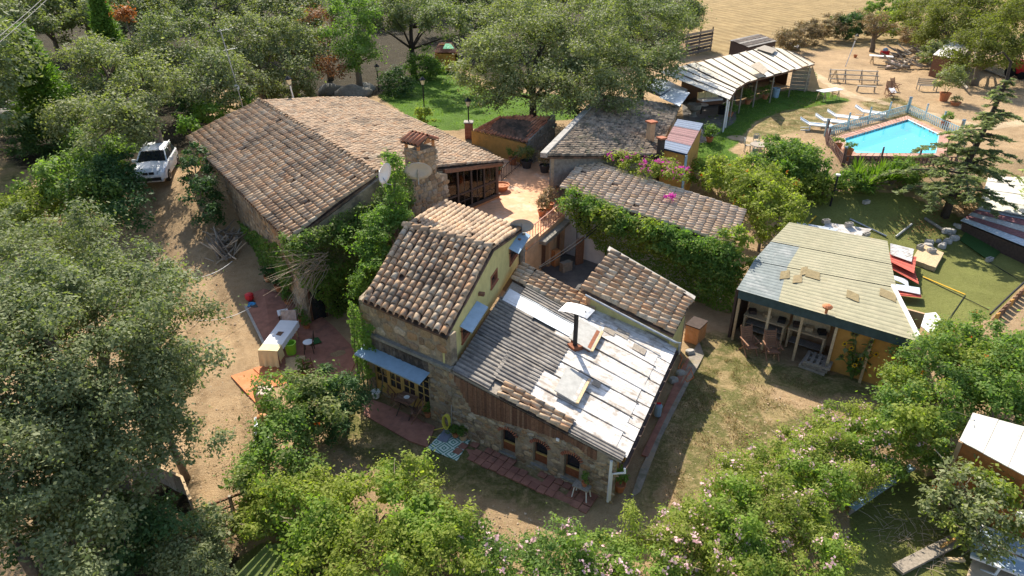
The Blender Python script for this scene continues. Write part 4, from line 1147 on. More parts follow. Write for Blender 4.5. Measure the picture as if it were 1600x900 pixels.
def railing(parent, p, q, h, nb, mat=IRON, r=.014):
    mb = MB(); up = V3((0, 0, h)); mb.bar(p+up, q+up, .05, .03); mb.bar(p+V3((0, 0, .12)), q+V3((0, 0, .12)), .03, .03); mb.build('rail', mat, parent)
    me = None
    for k in range(nb+1):
        a_ = p.lerp(q, k/nb); mb = MB(); mb.tube([a_, a_+up], r if k % 6 else r*1.6, 5); mb.build('baluster', mat, parent)
railing(terr, FC.pt(0, TZ, -.1)+V3((0, 0, 0)), FC.pt(FC.L, TZ, -.1), .8, 16, M('rust_red_iron', [(.33, .13, .08)], rough=.6, ns=6, na=.3, bump=.05))
e0, e1 = A(784, 284, TZ), A(826, 248, TZ)
railing(terr, e0, e1, .85, 18, IRON)
# parapet of reed screen towards the dark roof
RS = Wall(A(832, 244, TZ), A(922, 252, TZ))
nrs = 42
mb = MB(); RS.box(mb, 0, RS.L, TZ, TZ+.28, -.15, 0); mb.build('parapet', TERRA, terr)
for k in range(nrs):
    mb = MB(); a_ = RS.L*k/nrs; RS.box(mb, a_+.01, a_+RS.L/nrs-.01, TZ+.28, TZ+.85+R.uniform(-.05, .05), -.1, -.06); mb.build('screen_slat', WOODBRN, terr)
mb = MB(); RS.box(mb, -.05, RS.L+.05, TZ+.86, TZ+.92, -.14, -.02); mb.build('screen_rail', WOODGREY, terr)

# ================================================================ house under the ivy
IZ = .0
INL = A(876, 293, 3.7); ITL = A(914, 247, 4.0); ITR = A(1166, 330, 3.3); INR = A(1146, 386, 3.0)
ivyh = thing('ivy_house', 'white walled house with pale tiled roof wrapped in ivy to the right of the terrace', 'house', (6.5, 30, 0), world=True)
roof(ivyh, INR, ITR, ITL, INL, .25, .42, TILE_PALE, 300, sag=.03)
cc = (INL+ITL+ITR+INR)/4
ins = [xy(p)+(xy(cc)-xy(p))*.06 for p in (INL, INR, ITR, ITL)]
IW = Wall(ins[0], ins[1])
wu, wz = IW.uv(908, 345)
mb = wall_open(IW, lambda u: 3.5-.62*u/IW.L, [(wu-.35, wu+.55, wz-.45, wz+.55)], .3)
mb.build('white_wall', WHITEPL, ivyh)
window(ivyh, IW, wu-.35, wu+.55, wz-.45, wz+.55, d=-.15, mat=WHITE, cols=2)
for k in range(6):
    mb = MB(); x = wu-.35+.9*(k+.5)/6; IW.box(mb, x-.012, x+.012, wz-.45, wz+.55, .03, .055); mb.build('window_grille_bar', BLACK, ivyh)
for z_ in (-.3, .05, .4):
    mb = MB(); IW.box(mb, wu-.4, wu+.6, wz+z_, wz+z_+.025, .02, .035); mb.build('window_grille_bar', BLACK, ivyh)
for i, j in ((1, 2), (2, 3), (3, 0)):
    mb = MB(); p, q = ins[i], ins[j]; z_ = [3.5, 2.85, 3.15, 3.8]
    d_ = (xy(cc)-(p+q)/2).normalized()*.25
    if i == 3: q = q+(p-q).normalized()*.05
    mb.prism([p+V3((0, 0, -.2)), q+V3((0, 0, -.2)), q+V3((0, 0, z_[j])), p+V3((0, 0, z_[i]))], d_); mb.build('plain_wall', WHITEPL, ivyh)
# clutter of the little court
for k, (px, py, w_, h_, mt, nm, lab) in enumerate(((905, 410, .5, 1.5, WOODBRN, 'leaning_board', 'brown board leaning in the little court behind the lean to'), (884, 420, .6, .5, WOODGREY, 'wooden_crate', 'grey wooden crate in the little court behind the lean to'), (868, 412, .35, .9, TERRA, 'terracotta_pipe', 'rust coloured pipe standing in the little court'))):
    p = A(px, py, .1); mb = MB(); mb.box(V3((p.x, p.y, h_/2)), (w_, .3 if k else .06, h_), .6); tag(mb.build(nm, mt), lab, ['board', 'crate', 'pipe'][k])
# cables strung over the little court
mb = MB()
a_, b_ = A(842, 420, 1.9), IW.pt(2.6, 2.6, .1)
for k, sg in enumerate((.25, .45, .1)):
    mb.tube([a_.lerp(b_, q/10)+V3((0, 0, -sg*4*(q/10)*(1-q/10)*.5+.05*k)) for q in range(11)], .02, 5)
tag(mb.build('black_cable', BLACK), 'sagging black cables strung from the orange courtyard wall to the ivy house', 'cable')
def polyl(pts, t):
    L = [(b-a).length for a, b in zip(pts, pts[1:])]; d = t*sum(L)
    for a, b, l in zip(pts, pts[1:], L):
        if d <= l: return a.lerp(b, d/l)
        d -= l
    return pts[-1].copy()

def down(p, z=None): return V3((p.x, p.y, G(p.x, p.y) if z is None else z))
# ================================================================ red tiled shelter with orange wall
sh = thing('tiled_shelter', 'orange walled shelter with dappled red tiled roof and grey stone gable beside the lawn', 'shed', g(800, 232), world=True)
c4 = [A(741, 203, 3.6), A(824, 224, 3.6), A(861, 182, 4.7), A(779, 183, 4.7)]
roof(sh, *c4, .27, .4, TILE_RED, 160)
OW = Wall(c4[0]+V3((-.2, .15, 0)), c4[1]+V3((-.1, .15, 0)))
mb = MB(); OW.box(mb, 0, OW.L, 1.6, 3.5, -.3, 0); mb.build('orange_wall', OCHRE, sh)
SG = Wall(c4[1]+V3((.12, .1, 0)), c4[2]+V3((.3, .2, 0)))
mb = MB(); SG.prism(mb, [(0, 1.6), (SG.L, 1.6), (SG.L, 4.75), (0, 3.75)], .3); mb.build('stone_gable', GREYSTONE, sh)
stones(sh, SG, [(0, 1.7), (SG.L, 1.7), (SG.L, 4.65), (0, 3.65)], .45, .3, GREYSTONE, (), 110)
def pillar(px, py, h, w, label, mat=OCHRE):
    b = g(px, py); t = thing('brick_pillar', label, 'pillar', b)
    for k in range(int(h/.12)):
        for s in (-1, 1):
            mb = MB(); r_ = 0 if k % 2 else PI/2
            q = Matrix.Rotation(r_, 3, 'Z') @ V3((s*w/4, 0, .06+.12*k)); mb.box(q, (w/2-.012, w-.012, .108), r_); mb.build('brick', BRICK, t)
    mb = MB(); mb.box((0, 0, h*.5), (w-.05, w-.05, h-.02)); mb.build('core', MORTAR, t)
    mb = MB(); mb.box((0, 0, h+.04), (w+.1, w+.1, .08)); mb.build('cap_stone', CONC, t)
    return b+V3((0, 0, h+.08))
ptop = pillar(733, 216, 1.1, .55, 'brick pillar carrying a lantern at the left end of the orange shelter')
# ================================================================ old house with dark mossy roof
dk = thing('dark_roof_house', 'low house with dark mossy tiled roof and slim peach chimney behind the bougainvillea', 'house', g(950, 240), world=True)
d4 = [A(1027, 243, 3.9), A(1062, 166, 4.3), A(945, 150, 5.3), A(852, 244, 4.9)]
roof(dk, *d4, .28, .4, TILE_OLD, 300, sag=.06)
def walls_under(parent, cs, mats, drop=.15, inset=.05, zb=-1.0, th=.25, name='plain_wall'):
    cc = sum(cs, V3())/len(cs)
    ins = [p+(xy(cc)-xy(p))*inset for p in cs]
    for i in range(len(cs)):
        j = (i+1) % len(cs); p, q = ins[i], ins[j]
        d_ = (xy(cc)-xy((p+q)/2)).normalized()*th
        qq = q+(p-q).normalized()*.01
        mb = MB(); mb.prism([V3((p.x, p.y, zb)), V3((qq.x, qq.y, zb)), qq-GZ*drop, p-GZ*drop], d_); mb.build(name, mats[i % len(mats)], parent)
walls_under(dk, d4, [PINKPL, MORTAR, MORTAR, GREYSTONE], drop=.25)
mb = MB(); mb.bar(d4[3]+V3((-.1, 0, .05)), d4[2]+V3((-.2, 0, .05)), .35, .25); mb.build('verge_wall', CONC, dk)
def small_chimney(parent, px, py, h, w, z, mat):
    b = A(px, py, z); mb = MB(); mb.box(b+V3((0, 0, h/2-.2)), (w, w, h+.4), .5); o = mb.build('chimney', mat, parent)
    mb = MB(); mb.box(b+V3((0, 0, h+.08)), (w*1.5, w*1.5, .09), .5); mb.build('chimney_cap', BRICK, o)
    mb = MB(); mb.box(b+V3((0, 0, h+.02)), (w*.8, w*.8, .06), .5); mb.build('gap_shade_block', BLACK, o)  # black block stands for the shade in the gap below the cap
small_chimney(dk, 1015, 222, 1.15, .36, 4.1, PINKPL)
small_chimney(dk, 1031, 243, .95, .3, 3.95, WOODDK)
for k, (q, z) in enumerate((([(995, 135), (1050, 160), (1075, 140), (1035, 122)], 4.75), ([(1030, 152), (1062, 166), (1078, 145), (1052, 138)], 4.85), ([(1000, 132), (1032, 148), (1050, 136), (1020, 120)], 4.95))):
    p = [A(x, y, z) for x, y in q]; sheet(dk, *p, ZINC, 'loose_roof_sheet', .02, 0)
# ================================================================ hut with striped roof
hut = thing('striped_hut', 'little ochre hut with red and blue striped corrugated roof below the dark roof', 'shed', g(1065, 258), world=True)
h4 = [A(1033, 233, 4.3), A(1073, 243, 4.3), A(1098, 196, 4.5), A(1058, 189, 4.5)]
RB_ = [M('blue_striped_sheet', [(.12, .17, .26)], rough=.6, ns=5, na=.2, bump=.05), M('plum_striped_sheet', [(.24, .105, .11)], rough=.6, ns=5, na=.2, bump=.05)]
for k in range(4):
    a_, b_ = k/4, (k+1.06)/4; a4, b4, c4_, d4_ = h4
    corr(hut, a4.lerp(d4_, a_), b4.lerp(c4_, a_), b4.lerp(c4_, b_), a4.lerp(d4_, b_), 1, .0, RB_[1 if k in (1, 2) else 0], name='roof_under_sheet', lift=.01+.004*k)
    q = [a4.lerp(d4_, a_), a4.lerp(d4_, b_), b4.lerp(c4_, b_), b4.lerp(c4_, a_)]
    corr(hut, q[1], q[0], q[3], q[2], 4, .03, RB_[1 if k in (1, 2) else 0], lift=.06+.006*k)
walls_under(hut, h4, [OCHRE], drop=.08, inset=.06, zb=0)
mb = MB(); p = h4[1]+V3((-.02, -.02, 0)); mb.bar(V3((p.x, p.y, 1)), p, .12, .12); mb.build('blue_post', BLUEMET, hut)
# ================================================================ canopy of pale sheets
def cp(x, y): return 980+x/5, 40+y/5
back = [A(*cp(*q), 5.5) for q in ((245, 365), (440, 315), (660, 262), (840, 228), (980, 192), (1150, 172), (1290, 205))]
front = [A(*cp(*q), 4.9) for q in ((800, 580), (850, 500), (930, 445), (1040, 412), (1185, 378), (1330, 338), (1462, 300))]
can = thing('pale_canopy', 'long open canopy of pale sheets on posts beyond the lawn and tables', 'canopy', down((front[2]+back[2])/2), world=True)
nst = 15
for k in range(nst):
    a_, b_ = k/nst, (k+1)/nst
    q = (polyl(back, a_), polyl(front, a_), polyl(front, b_), polyl(back, b_))
    lift = .05*(k % 2)+R.uniform(0, .04)
    sheet(can, q[0], q[1], q[2], q[3], METPALE, 'canopy_sheet', .02, lift, nu=6, nv=2, wob=.02)
    mb = MB(); mb.bar(q[3]+GZ*.1, q[2]+GZ*.1, .05, .05); mb.build('batten', WOODDK if k % 3 else WOODGREY, can)
for q in ((1000, 190, 1170, 220), (960, 320, 1100, 385)):
    p = [A(*cp(q[0], q[1]), 5.55), A(*cp(q[2]-40, q[3]+10), 5.45), A(*cp(q[2], q[3]-25), 5.45), A(*cp(q[0]+70, q[1]-25), 5.6)]
    sheet(can, *p, WOODGREY, 'brushwood_patch', .03, .14)
for k in range(8):
    p = polyl(front, [0.0, .07, .2, .34, .48, .62, .8, .97][k])+V3((-.1, .1, 0))
    mb = MB(); mb.tube([down(p)-GZ*.1, p-GZ*.02], .055, 7); mb.build('post', WHITE if k < 2 else WOODGREY, can)
for a_, b_ in zip(front, front[1:]):
    mb = MB(); mb.bar(a_-GZ*.06, b_-GZ*.06, .07, .09); mb.build('front_beam', WOODBRN, can)
for a_, b_ in zip(back[1:], back[2:]):
    mb = MB(); mb.prism([down(a_, 1.5), down(b_, 1.5), b_-GZ*.1, a_-GZ*.1], (.05, .12, 0)); mb.build('rear_wall', WOODBRN, can)
p = front[-1]+V3((-.2, .3, 0)); W_ = Wall(p+V3((-.2, .2, 0)), p+V3((1.6, 2.4, 0)))
W_ = Wall(front[-1]+V3((-1.5, .4, 0)), front[-1]+V3((-.1, .1, 0)))
for k in range(7):
    mb = MB(); W_.box(mb, 0, W_.L, 2.5+.3*k, 2.78+.3*k, 0, .04); mb.build('end_board', WOODGREY, can)
mb = MB(); W_.prism(mb, [(W_.L, 2.4), (W_.L+1.2, 2.4), (W_.L, 4.8)], .04); mb.build('end_brace', PINKPL, can)
# black shack and board fence behind
shk = thing('black_shack', 'dark plank shack with sloping dark boards behind the pale canopy', 'shed', g(1180, 84), world=True)
s4 = [A(1140, 63, 5.0), A(1170, 74, 4.9), A(1214, 64, 5.0), A(1185, 53, 5.2)]
for k in range(7):
    a_, b_ = k/7, (k+.93)/7
    sheet(shk, s4[0].lerp(s4[1], a_), s4[0].lerp(s4[1], b_), s4[3].lerp(s4[2], b_), s4[3].lerp(s4[2], a_), METDARK if k % 3 == 0 else CHARSTAIN, 'roof_board', .03, R.uniform(0, .07), nu=2, nv=3)
walls_under(shk, s4, [WOODDK], drop=.06, zb=2)
fn = thing('board_fence', 'tall fence of uneven dark horizontal boards beside the pale canopy', 'fence', g(1085, 96), world=True)
FNW = Wall(A(1052, 92, 2.6), A(1111, 80, 2.6))
for k in range(7):
    mb = MB(); z = 2.7+.33*k
    FNW.prism(mb, [(0, z-.05), (FNW.L, z+.05), (FNW.L, z+.3), (0, z+.22)], .05, R.uniform(0, .05)); mb.build('fence_board', CHARSTAIN if k % 2 else WOODGREY, fn)
for k in range(4):
    mb = MB(); FNW.box(mb, FNW.L*k/3, FNW.L*k/3+.1, 2.3, 5.2, -.2, -.1); mb.build('fence_post', WOODDK, fn)
# ================================================================ green netted shed on the right
gz0 = 2.6
gp = (A(1152, 452, gz0), A(1437, 534, gz0), A(1240, 350, 3.0))
gn_ = (gp[1]-gp[0]).cross(gp[2]-gp[0]).normalized()
def gr(px, py, off=0.0): return on_plane(px, py, gp[0], gn_, off)
NET = M('olive_shade_net', [(.33, .305, .20), (.355, .33, .22), (.30, .28, .185)], rough=.95, ns=3, na=.15, bump=.5, bs=26, stain=[((.42, .37, .25), .6, .56, .7), ((.27, .24, .12), .5, .66, 1.5)])
SHADEZ = M('shaded_bluish_sheet', [(.21, .235, .225)], rough=.8, ns=4, na=.25, bump=.1, stain=[((.40, .40, .38), .6, .57, 1.2)])  # bluish sheet darkened to carry the vine's shade in its colour
NETBR = M('brown_roof_patch', [(.27, .21, .115), (.24, .19, .10)], rough=.95, ns=12, na=.3, bump=.5, bs=26)
gs = thing('netted_shed', 'long open shed with olive netted roof sheltering benches and chairs beside the turf court', 'shed', g(1290, 540), world=True)
fl = [gr(x, y) for x, y in ((1152, 452), (1222, 472), (1293, 492), (1365, 513), (1437, 534))]
md = [gr(1178, 408), gr(1400, 450)]
mk = [gr(1205, 378), gr(1392, 414)]
bl_ = [gr(1232, 350), gr(1386, 380)]
for a_, b_, n_, w, h in ((fl, md, 4, 12, .03), (md, mk, 4, 9, .045), (mk, bl_, 4, 9, .06)):
    for k in range(n_):
        q = (polyl(a_, k/n_), polyl(a_, min(1, (k+1.03)/n_)), polyl(b_, min(1, (k+1.03)/n_)), polyl(b_, k/n_))
        mt = NET
        if k == 0 and a_ is not mk: mt = SHADEZ
        ex = (q[3]-q[0])*.03
        corr(gs, q[3]+ex, q[0]-ex, q[1]-ex, q[2]+ex, w, .012, mt, lift=h+.004*k)
for q in (((1218, 430), (1234, 426)), ((1238, 436), (1253, 433)), ((1258, 425), (1281, 430)), ((1322, 458), (1342, 464)), ((1374, 455), (1400, 464)), ((1250, 424), (1262, 420))):
    (x0, y0), (x1, y1) = q
    sheet(gs, gr(x0, y0+6, .075), gr(x1, y1+8, .075), gr(x1, y1-4, .075), gr(x0+2, y0-6, .075), NETBR, 'roof_patch', .012, 0, nu=3, nv=3, wob=.008)
mb = MB(); mb.bar(gr(1395, 446, .1), gr(1440, 536, .1), .14, .08); mb.build('verge_board', WHITE, gs)
GF = Wall(fl[0]+V3((0, .1, 0)), fl[-1]+V3((0, .1, 0)))
TARP = M('dark_teal_tarp', [(.055, .085, .085)], rough=.7, ns=4, na=.3, bump=.1)
mb = MB(); GF.box(mb, .1, GF.L-.1, 2.15, 2.55, -.06, -.02); mb.build('valance', TARP, gs)
def zg(u): p = GF.pt(u, 0); return G(p.x, p.y)
for k in range(6):
    u = .15+(GF.L-.3)*k/5; mb = MB(); GF.box(mb, u-.05, u+.05, -.1, 2.5, -.25, -.15); mb.build('post', WOODPALE, gs)
mb = MB(); GF.box(mb, .1, GF.L-.1, -.1, 2.6, -2.3, -2.2); mb.build('rear_wall', PINKPL, gs)
mb = MB(); GF.box(mb, GF.L*.60, GF.L-.05, -.1, 2.2, -.5, -.4); mb.build('ochre_panel', OCHRE, gs)
mb = MB(); mb.bar(GF.pt(GF.L*.6, 1.05, -.5), GF.pt(GF.L*.6, 1.05, -2.2), .1, 2.2); mb.build('ochre_panel', OCHRE, gs)
mb = MB(); GF.box(mb, -.1, .0, -.1, 2.4, -2.3, -.3); mb.build('end_wall', WOODDK, gs)
fin = gr(1291, 487, .12)
mb = MB(); mb.lathe([(.05, -.1), (.06, .14), (.17, .17), (.2, .24), (.12, .3), (.02, .33)], fin, 10); mb.build('roof_vent', POT, gs)
def wbench(u0, u1, d, h, label, shelves, mat=WOODPALE):
    t = thing('work_bench', label, 'bench', GF.pt((u0+u1)/2, 0.02, d), math.atan2(GF.u.y, GF.u.x))
    L = u1-u0
    mb = MB(); mb.box((0, 0, h), (L, .6, .06)); mb.build('bench_top', mat, t)
    for sx in (-1, 1):
        for sy in (-1, 1):
            mb = MB(); mb.box((sx*(L/2-.06), sy*.25, h/2-.015), (.08, .08, h-.04)); mb.build('leg', mat, t)
    for k in range(shelves):
        mb = MB(); mb.box((0, .02, h*.3*(k+1)), (L-.2, .5, .03)); mb.build('shelf', WOODGREY, t)
    mb = MB(); mb.box((0, .27, h+.35), (L, .03, .6)); mb.build('back_panel', mat, t)
    for k in range(3):
        mb = MB(); x = -L/2+.25+(L-.5)*k/2; mb.box((x, .05, h+.11), (.3, .3, .16), R.random()); mb.build('box', [WOODDK, WOODPALE, BLACK][k], t)
    return t
wbench(.25, 2.0, -1.2, .95, 'pale workbench with a back board at the ivy end of the netted shed', 2)
wbench(2.1, 3.6, -1.3, .9, 'pale workbench standing in the middle of the netted shed', 1)
# barbecue and stacked crates
bq = thing('barbecue', 'dark barbecue with a rusty hood under the netted shed roof', 'barbecue', GF.pt(4.35, 0.02, -.95), math.atan2(GF.u.y, GF.u.x))
mb = MB(); mb.box((0, 0, .62), (1.0, .6, .12)); mb.build('grill_tray', BLACK, bq)
mb = MB(); mb.add([(-.5, -.3, .9), (.5, -.3, .9), (.5, .3, .9), (-.5, .3, .9), (-.15, -.1, 1.55), (.15, -.1, 1.55), (.15, .15, 1.55), (-.15, .15, 1.55)], [(0, 1, 5, 4), (1, 2, 6, 5), (2, 3, 7, 6), (3, 0, 4, 7), (4, 5, 6, 7)]); mb.build('hood', RUST, bq)
for sx in (-.45, .45):
    for sy in (-.25, .25):
        mb = MB(); mb.box((sx, sy, .45), (.05, .05, .9)); mb.build('leg', BLACK, bq)
for k in range(9):
    mb = MB(); mb.tube([(-.45+.11*k, -.28, .7), (-.45+.11*k, .28, .7)], .008, 4); mb.build('grate_bar', METGREY, bq)
def pallet(loc, rz, label, tilt=0.0, mat=WOODGREY, n=5):
    t = thing('pallet', label, 'pallet', loc, rz); t.rotation_euler = (tilt, 0, rz)
    for k in range(n): mb = MB(); mb.box((-.45+.9*k/(n-1), 0, .12), (.12, .9, .02)); mb.build('slat', mat, t)
    for k in range(3): mb = MB(); mb.box((0, -.4+.4*k, .055), (1.0, .09, .1)); mb.build('runner', mat, t)
    return t
rzf = math.atan2(GF.u.y, GF.u.x)
for k in range(3): pallet(GF.pt(3.55+.05*k, .01+.135*k, -.25), rzf+.05*k-.05, ['bottom grey pallet of the stack before the barbecue', 'middle grey pallet of the stack before the barbecue', 'top grey pallet of the stack before the barbecue'][k])
# folding deck chairs of slats
def deck_chair(loc, rz, label, mat=WOODRED):
    t = thing('deck_chair', label, 'chair', loc, rz)
    for k in range(6):
        mb = MB(); mb.box((0, -.20+.085*k, .40-.01*k), (.5, .07, .02)); mb.build('seat_slat', mat, t)
    for k in range(8):
        a = rad(68); y = .27+.09*k*math.cos(a); z = .42+.09*k*math.sin(a)
        mb = MB(); mb.box((0, y, z), (.46, .02, .075), Matrix.Rotation(-(PI/2-a), 3, 'X')); mb.build('back_slat', mat, t)
    for s in (-1, 1):
        mb = MB(); mb.bar((s*.25, -.25, 0), (s*.25, .3, .62), .035, .05); mb.build('leg', mat, t)
        mb = MB(); mb.bar((s*.22, .42, 0), (s*.22, -.15, .62), .035, .05); mb.build('leg', mat, t)
        mb = MB(); mb.bar((s*.24, .27, .38), (s*.24, .55, 1.1), .03, .05); mb.build('back_rail', mat, t)
        mb = MB(); mb.bar((s*.29, -.3, .62), (s*.29, .38, .64), .06, .03); mb.build('armrest', mat, t)
    return t
dc = deck_chair(g(1170, 553), rad(12), 'left slatted wooden deck chair before the workbench under the netted shed')
dup(dc, g(1204, 560), rad(2), 'right slatted wooden deck chair before the workbench under the netted shed')
mb = MB(); mb.lathe([(.0, .0), (.16, .02), (.3, .12), (.33, .13), (.28, .03), (.0, -.0)], g(1282, 574)+GZ*.03, 12)
tag(mb.build('plastic_basin', M('pink_plastic', [(.62, .12, .25)], rough=.5, ns=4, na=.1, bump=0)), 'upturned pink plastic basin lying on the grass before the netted shed', 'basin')
pal = pallet(g(1402, 578)+GZ*.15, rzf, 'brown pallet leaning against the ochre panel of the netted shed', rad(65), WOODRED)
cs = [A(1408, 600, .15), A(1432, 607, .15), A(1440, 560, 1.25), A(1418, 555, 1.25)]
o = corr(None, *cs, 5, .02, METGREY, 'leaning_sheet'); tag(o, 'grey corrugated sheet leaning at the right end of the netted shed', 'sheet')
# things lying on the turf court behind
def loose_sheet(q, z, mat, name, label, cat, waves=0, lift=0.0):
    p = [g(x, y, z) for x, y in q]
    if waves: o = corr(None, *p, waves, .03, mat, name)
    else: o = sheet(None, *p, mat, name, .03)
    return tag(o, label, cat)
loose_sheet([(1386, 405), (1391, 420), (1436, 445), (1430, 425)], .35, REDSHEET, 'red_sheet', 'upper red corrugated sheet lying beyond the netted roof', 'roof sheet', 5)
loose_sheet([(1398, 452), (1400, 462), (1440, 466), (1438, 456)], .3, REDSHEET, 'red_sheet', 'lower red corrugated sheet lying beyond the netted roof', 'roof sheet', 3)
loose_sheet([(1390, 395), (1386, 407), (1428, 428), (1432, 402)], .6, REDSHEET, 'red_sheet', 'topmost red corrugated sheet of the pile on the turf court', 'roof sheet', 5)
loose_sheet([(1395, 430), (1398, 437), (1420, 447), (1418, 436)], .25, ZINC, 'zinc_sheet', 'small grey sheet lying between the red corrugated sheets', 'roof sheet')
loose_sheet([(1396, 443), (1398, 452), (1438, 460), (1437, 449)], .4, ZINC, 'zinc_sheet', 'long grey sheet lying above the lower red sheet', 'roof sheet')
loose_sheet([(1391, 381), (1391, 398), (1424, 410), (1428, 390)], .7, METWHITE, 'white_corrugated_sheet', 'pale translucent corrugated sheet at the far corner of the netted roof', 'roof sheet', 8)
loose_sheet([(1238, 354), (1300, 366), (1310, 358), (1246, 347)], .5, ZINC, 'zinc_sheet', 'long bluish sheet along the far edge of the netted roof', 'roof sheet')
wb_ = [g(x, y, .35) for x, y in ((1280, 362), (1348, 372), (1362, 358), (1292, 347))]
tag(sheet(None, *wb_, METWHITE, 'white_board', .05), 'white flat board weighted with three hollow blocks behind the netted roof', 'board')
def block(px, py, z, rz, label):
    t = thing('hollow_block', label, 'block', g(px, py, z), rz)
    mb = MB()
    for y in (-.09, .09): mb.box((0, y, .1), (.42, .03, .2))
    for x in (-.2, 0, .2): mb.box((x, 0, .1), (.03, .15, .196))
    mb.build('shell', CONC, t); return t
block(1290, 348, .4, .3, 'grey hollow block on the left end of the white board')
block(1326, 353, .4, .2, 'grey hollow block in the middle of the white board')
block(1353, 369, .4, .5, 'grey hollow block on the right end of the white board')
block(1353, 318, .02, .4, 'lone pale block lying on the turf near the yuccas')
block(1545, 408, .02, .5, 'grey block at the near corner of the dark green mat')
block(1572, 382, .02, .2, 'grey block at the far corner of the dark green mat')
def pole(q0, q1, r, mat, name, label, cat='pole', z=.06):
    mb = MB(); mb.tube([g(*q0, z), g(*q1, z)], r, 7); return tag(mb.build(name, mat), label, cat)
pole((1328, 342), (1385, 369), .05, METGREY, 'metal_pole', 'long grey metal pole lying on the turf behind the white board')
pole((1400, 370), (1425, 350), .06, METGREY, 'metal_pole', 'short grey metal pole lying alone on the turf court')
pole((1445, 341), (1490, 370), .09, GREYSTONE, 'timber_pole', 'thick grey timber lying by the cedar foot', 'timber')
tag(sheet(None, *[g(x, y, .25) for x, y in ((1425, 405), (1462, 418), (1475, 395), (1440, 380))], WOODPALE, 'board_pile', .25), 'pale stack of boards on rubble at the edge of the turf court', 'boards')
block(1437, 388, .28, .6, 'orange tinged block lying on the pale boards'); block(1455, 394, .28, .1, 'grey block lying on the pale boards')
rs_ = random.Random(3)
for k in range(16):
    x, y = 1430+rs_.random()*70, 0; y = 408-(x-1430)*.75+rs_.uniform(-12, 12)
    mb = MB(); s = rs_.uniform(.1, .28); v, f = STONES[k % 9]; mb.add([V3((a*s*2, b*s*1.5, c*s)) for a, b, c in v], f)
    o = mb.build('rubble_stone', CONC); o.location = g(x, y); o.rotation_euler = (0, 0, rs_.random()*6)
    tag(o, 'grey lump of rubble in the heap beside the pale boards', 'stone', 'rubble by the turf court')
tag(sheet(None, *[g(x, y, .06) for x, y in ((1500, 375), (1548, 408), (1572, 385), (1515, 352))], M('dark_green_mat', [(.035, .085, .02)], rough=.95, ns=20, na=.3, bump=.4), 'green_mat', .04), 'dark green turf mat weighted by grey blocks', 'mat')
YLINE = M('yellow_line_paint', [(.60, .36, .03)], rough=.8, ns=8, na=.2, bump=.05)
for q0, q1 in (((1442, 433), (1508, 461)), ((1262, 352), (1275, 338)), ((1360, 372), (1378, 378))):
    a_, b_ = g(*q0), g(*q1); n = 8; x = (b_-a_).cross(GZ).normalized()*.045
    rows = [[down(a_.lerp(b_, i/n)+x)+GZ*.035, down(a_.lerp(b_, i/n)-x)+GZ*.035] for i in range(n+1)]
    mb = MB(); mb.grid(rows); tag(mb.build('court_line', YLINE), kind='structure')
for q0, q1 in (((1442, 435), (1545, 485)), ((1508, 462), (1478, 505)), ((1545, 410), (1590, 437))):
    a_, b_ = g(*q0), g(*q1); mb = MB(); mb.tube([down(a_.lerp(b_, i/10))+GZ*.03 for i in range(11)], .018, 4); tag(mb.build('turf_seam', BLACK), kind='structure')
cf = thing('court_fence', 'low dark fence along the near right edge of the turf court', 'fence', g(1570, 470), world=True)
a_, b_ = g(1545, 497), g(1610, 436)
for k in range(14):
    p = down(a_.lerp(b_, k/13)); mb = MB(); mb.box(p+V3((.15, -.25, -.2)), (.3, .05, 1.2), .5); mb.build('fence_board', WOODBRN if k % 4 else OCHRE, cf)
mb = MB(); mb.tube([a_+GZ*.2, a_.lerp(b_, .5)+GZ*.25, b_+GZ*.2], .05, 6); mb.build('top_rail', BLACK, cf)
wp = [g(x, y, .7) for x, y in ((1418, 492), (1452, 520), (1482, 512), (1462, 488))]
wps = thing('white_panel_roof', 'white flat panels at the near right corner of the netted shed', 'roof', g(1450, 510), world=True)
sheet(wps, wp[0], wp[1], wp[1].lerp(wp[2], .45), wp[0].lerp(wp[3], .45), WHITE, 'panel', .04, wob=.004)
sheet(wps, wp[0].lerp(wp[3], .47), wp[1].lerp(wp[2], .47), wp[2], wp[3], WHITE, 'panel', .04, wob=.004)
# striped roof and white cloth roofs at far right
rr = thing('striped_roof_shed', 'low shed with red and grey striped corrugated roof at the right edge', 'shed', g(1580, 380), world=True)
r4 = [A(1500, 345, .9), A(1660, 410, .9), A(1660, 345, 1.2), A(1530, 325, 1.2)]
for k in range(5):
    a_, b_ = k/5, (k+1.04)/5
    q = [r4[0].lerp(r4[3], a_), r4[1].lerp(r4[2], a_), r4[1].lerp(r4[2], b_), r4[0].lerp(r4[3], b_)]
    corr(rr, q[3], q[0], q[1], q[2], 4, .03, [ZINC, RB_[1], METGREY, RB_[1], ZINC][k], lift=.01*k)
walls_under(rr, r4, [WOODDK], zb=-.2, drop=.1)
wt = thing('white_cloth_roof', 'bright white awning roof at the right edge behind the cedar', 'roof', g(1600, 335), world=True)
w4 = [A(1530, 322, 1.4), A(1660, 350, 1.4), A(1680, 285, 1.9), A(1545, 272, 1.9)]
for k in range(4):
    a_, b_ = k/4, (k+.97)/4
    sheet(wt, w4[0].lerp(w4[3], a_), w4[1].lerp(w4[2], a_), w4[1].lerp(w4[2], b_), w4[0].lerp(w4[3], b_), METPALE, 'awning_panel', .02, .02*k, wob=.02)
for p in w4: mb = MB(); mb.tube([down(p), p-GZ*.03], .05, 6); mb.build('post', WOODGREY, wt)
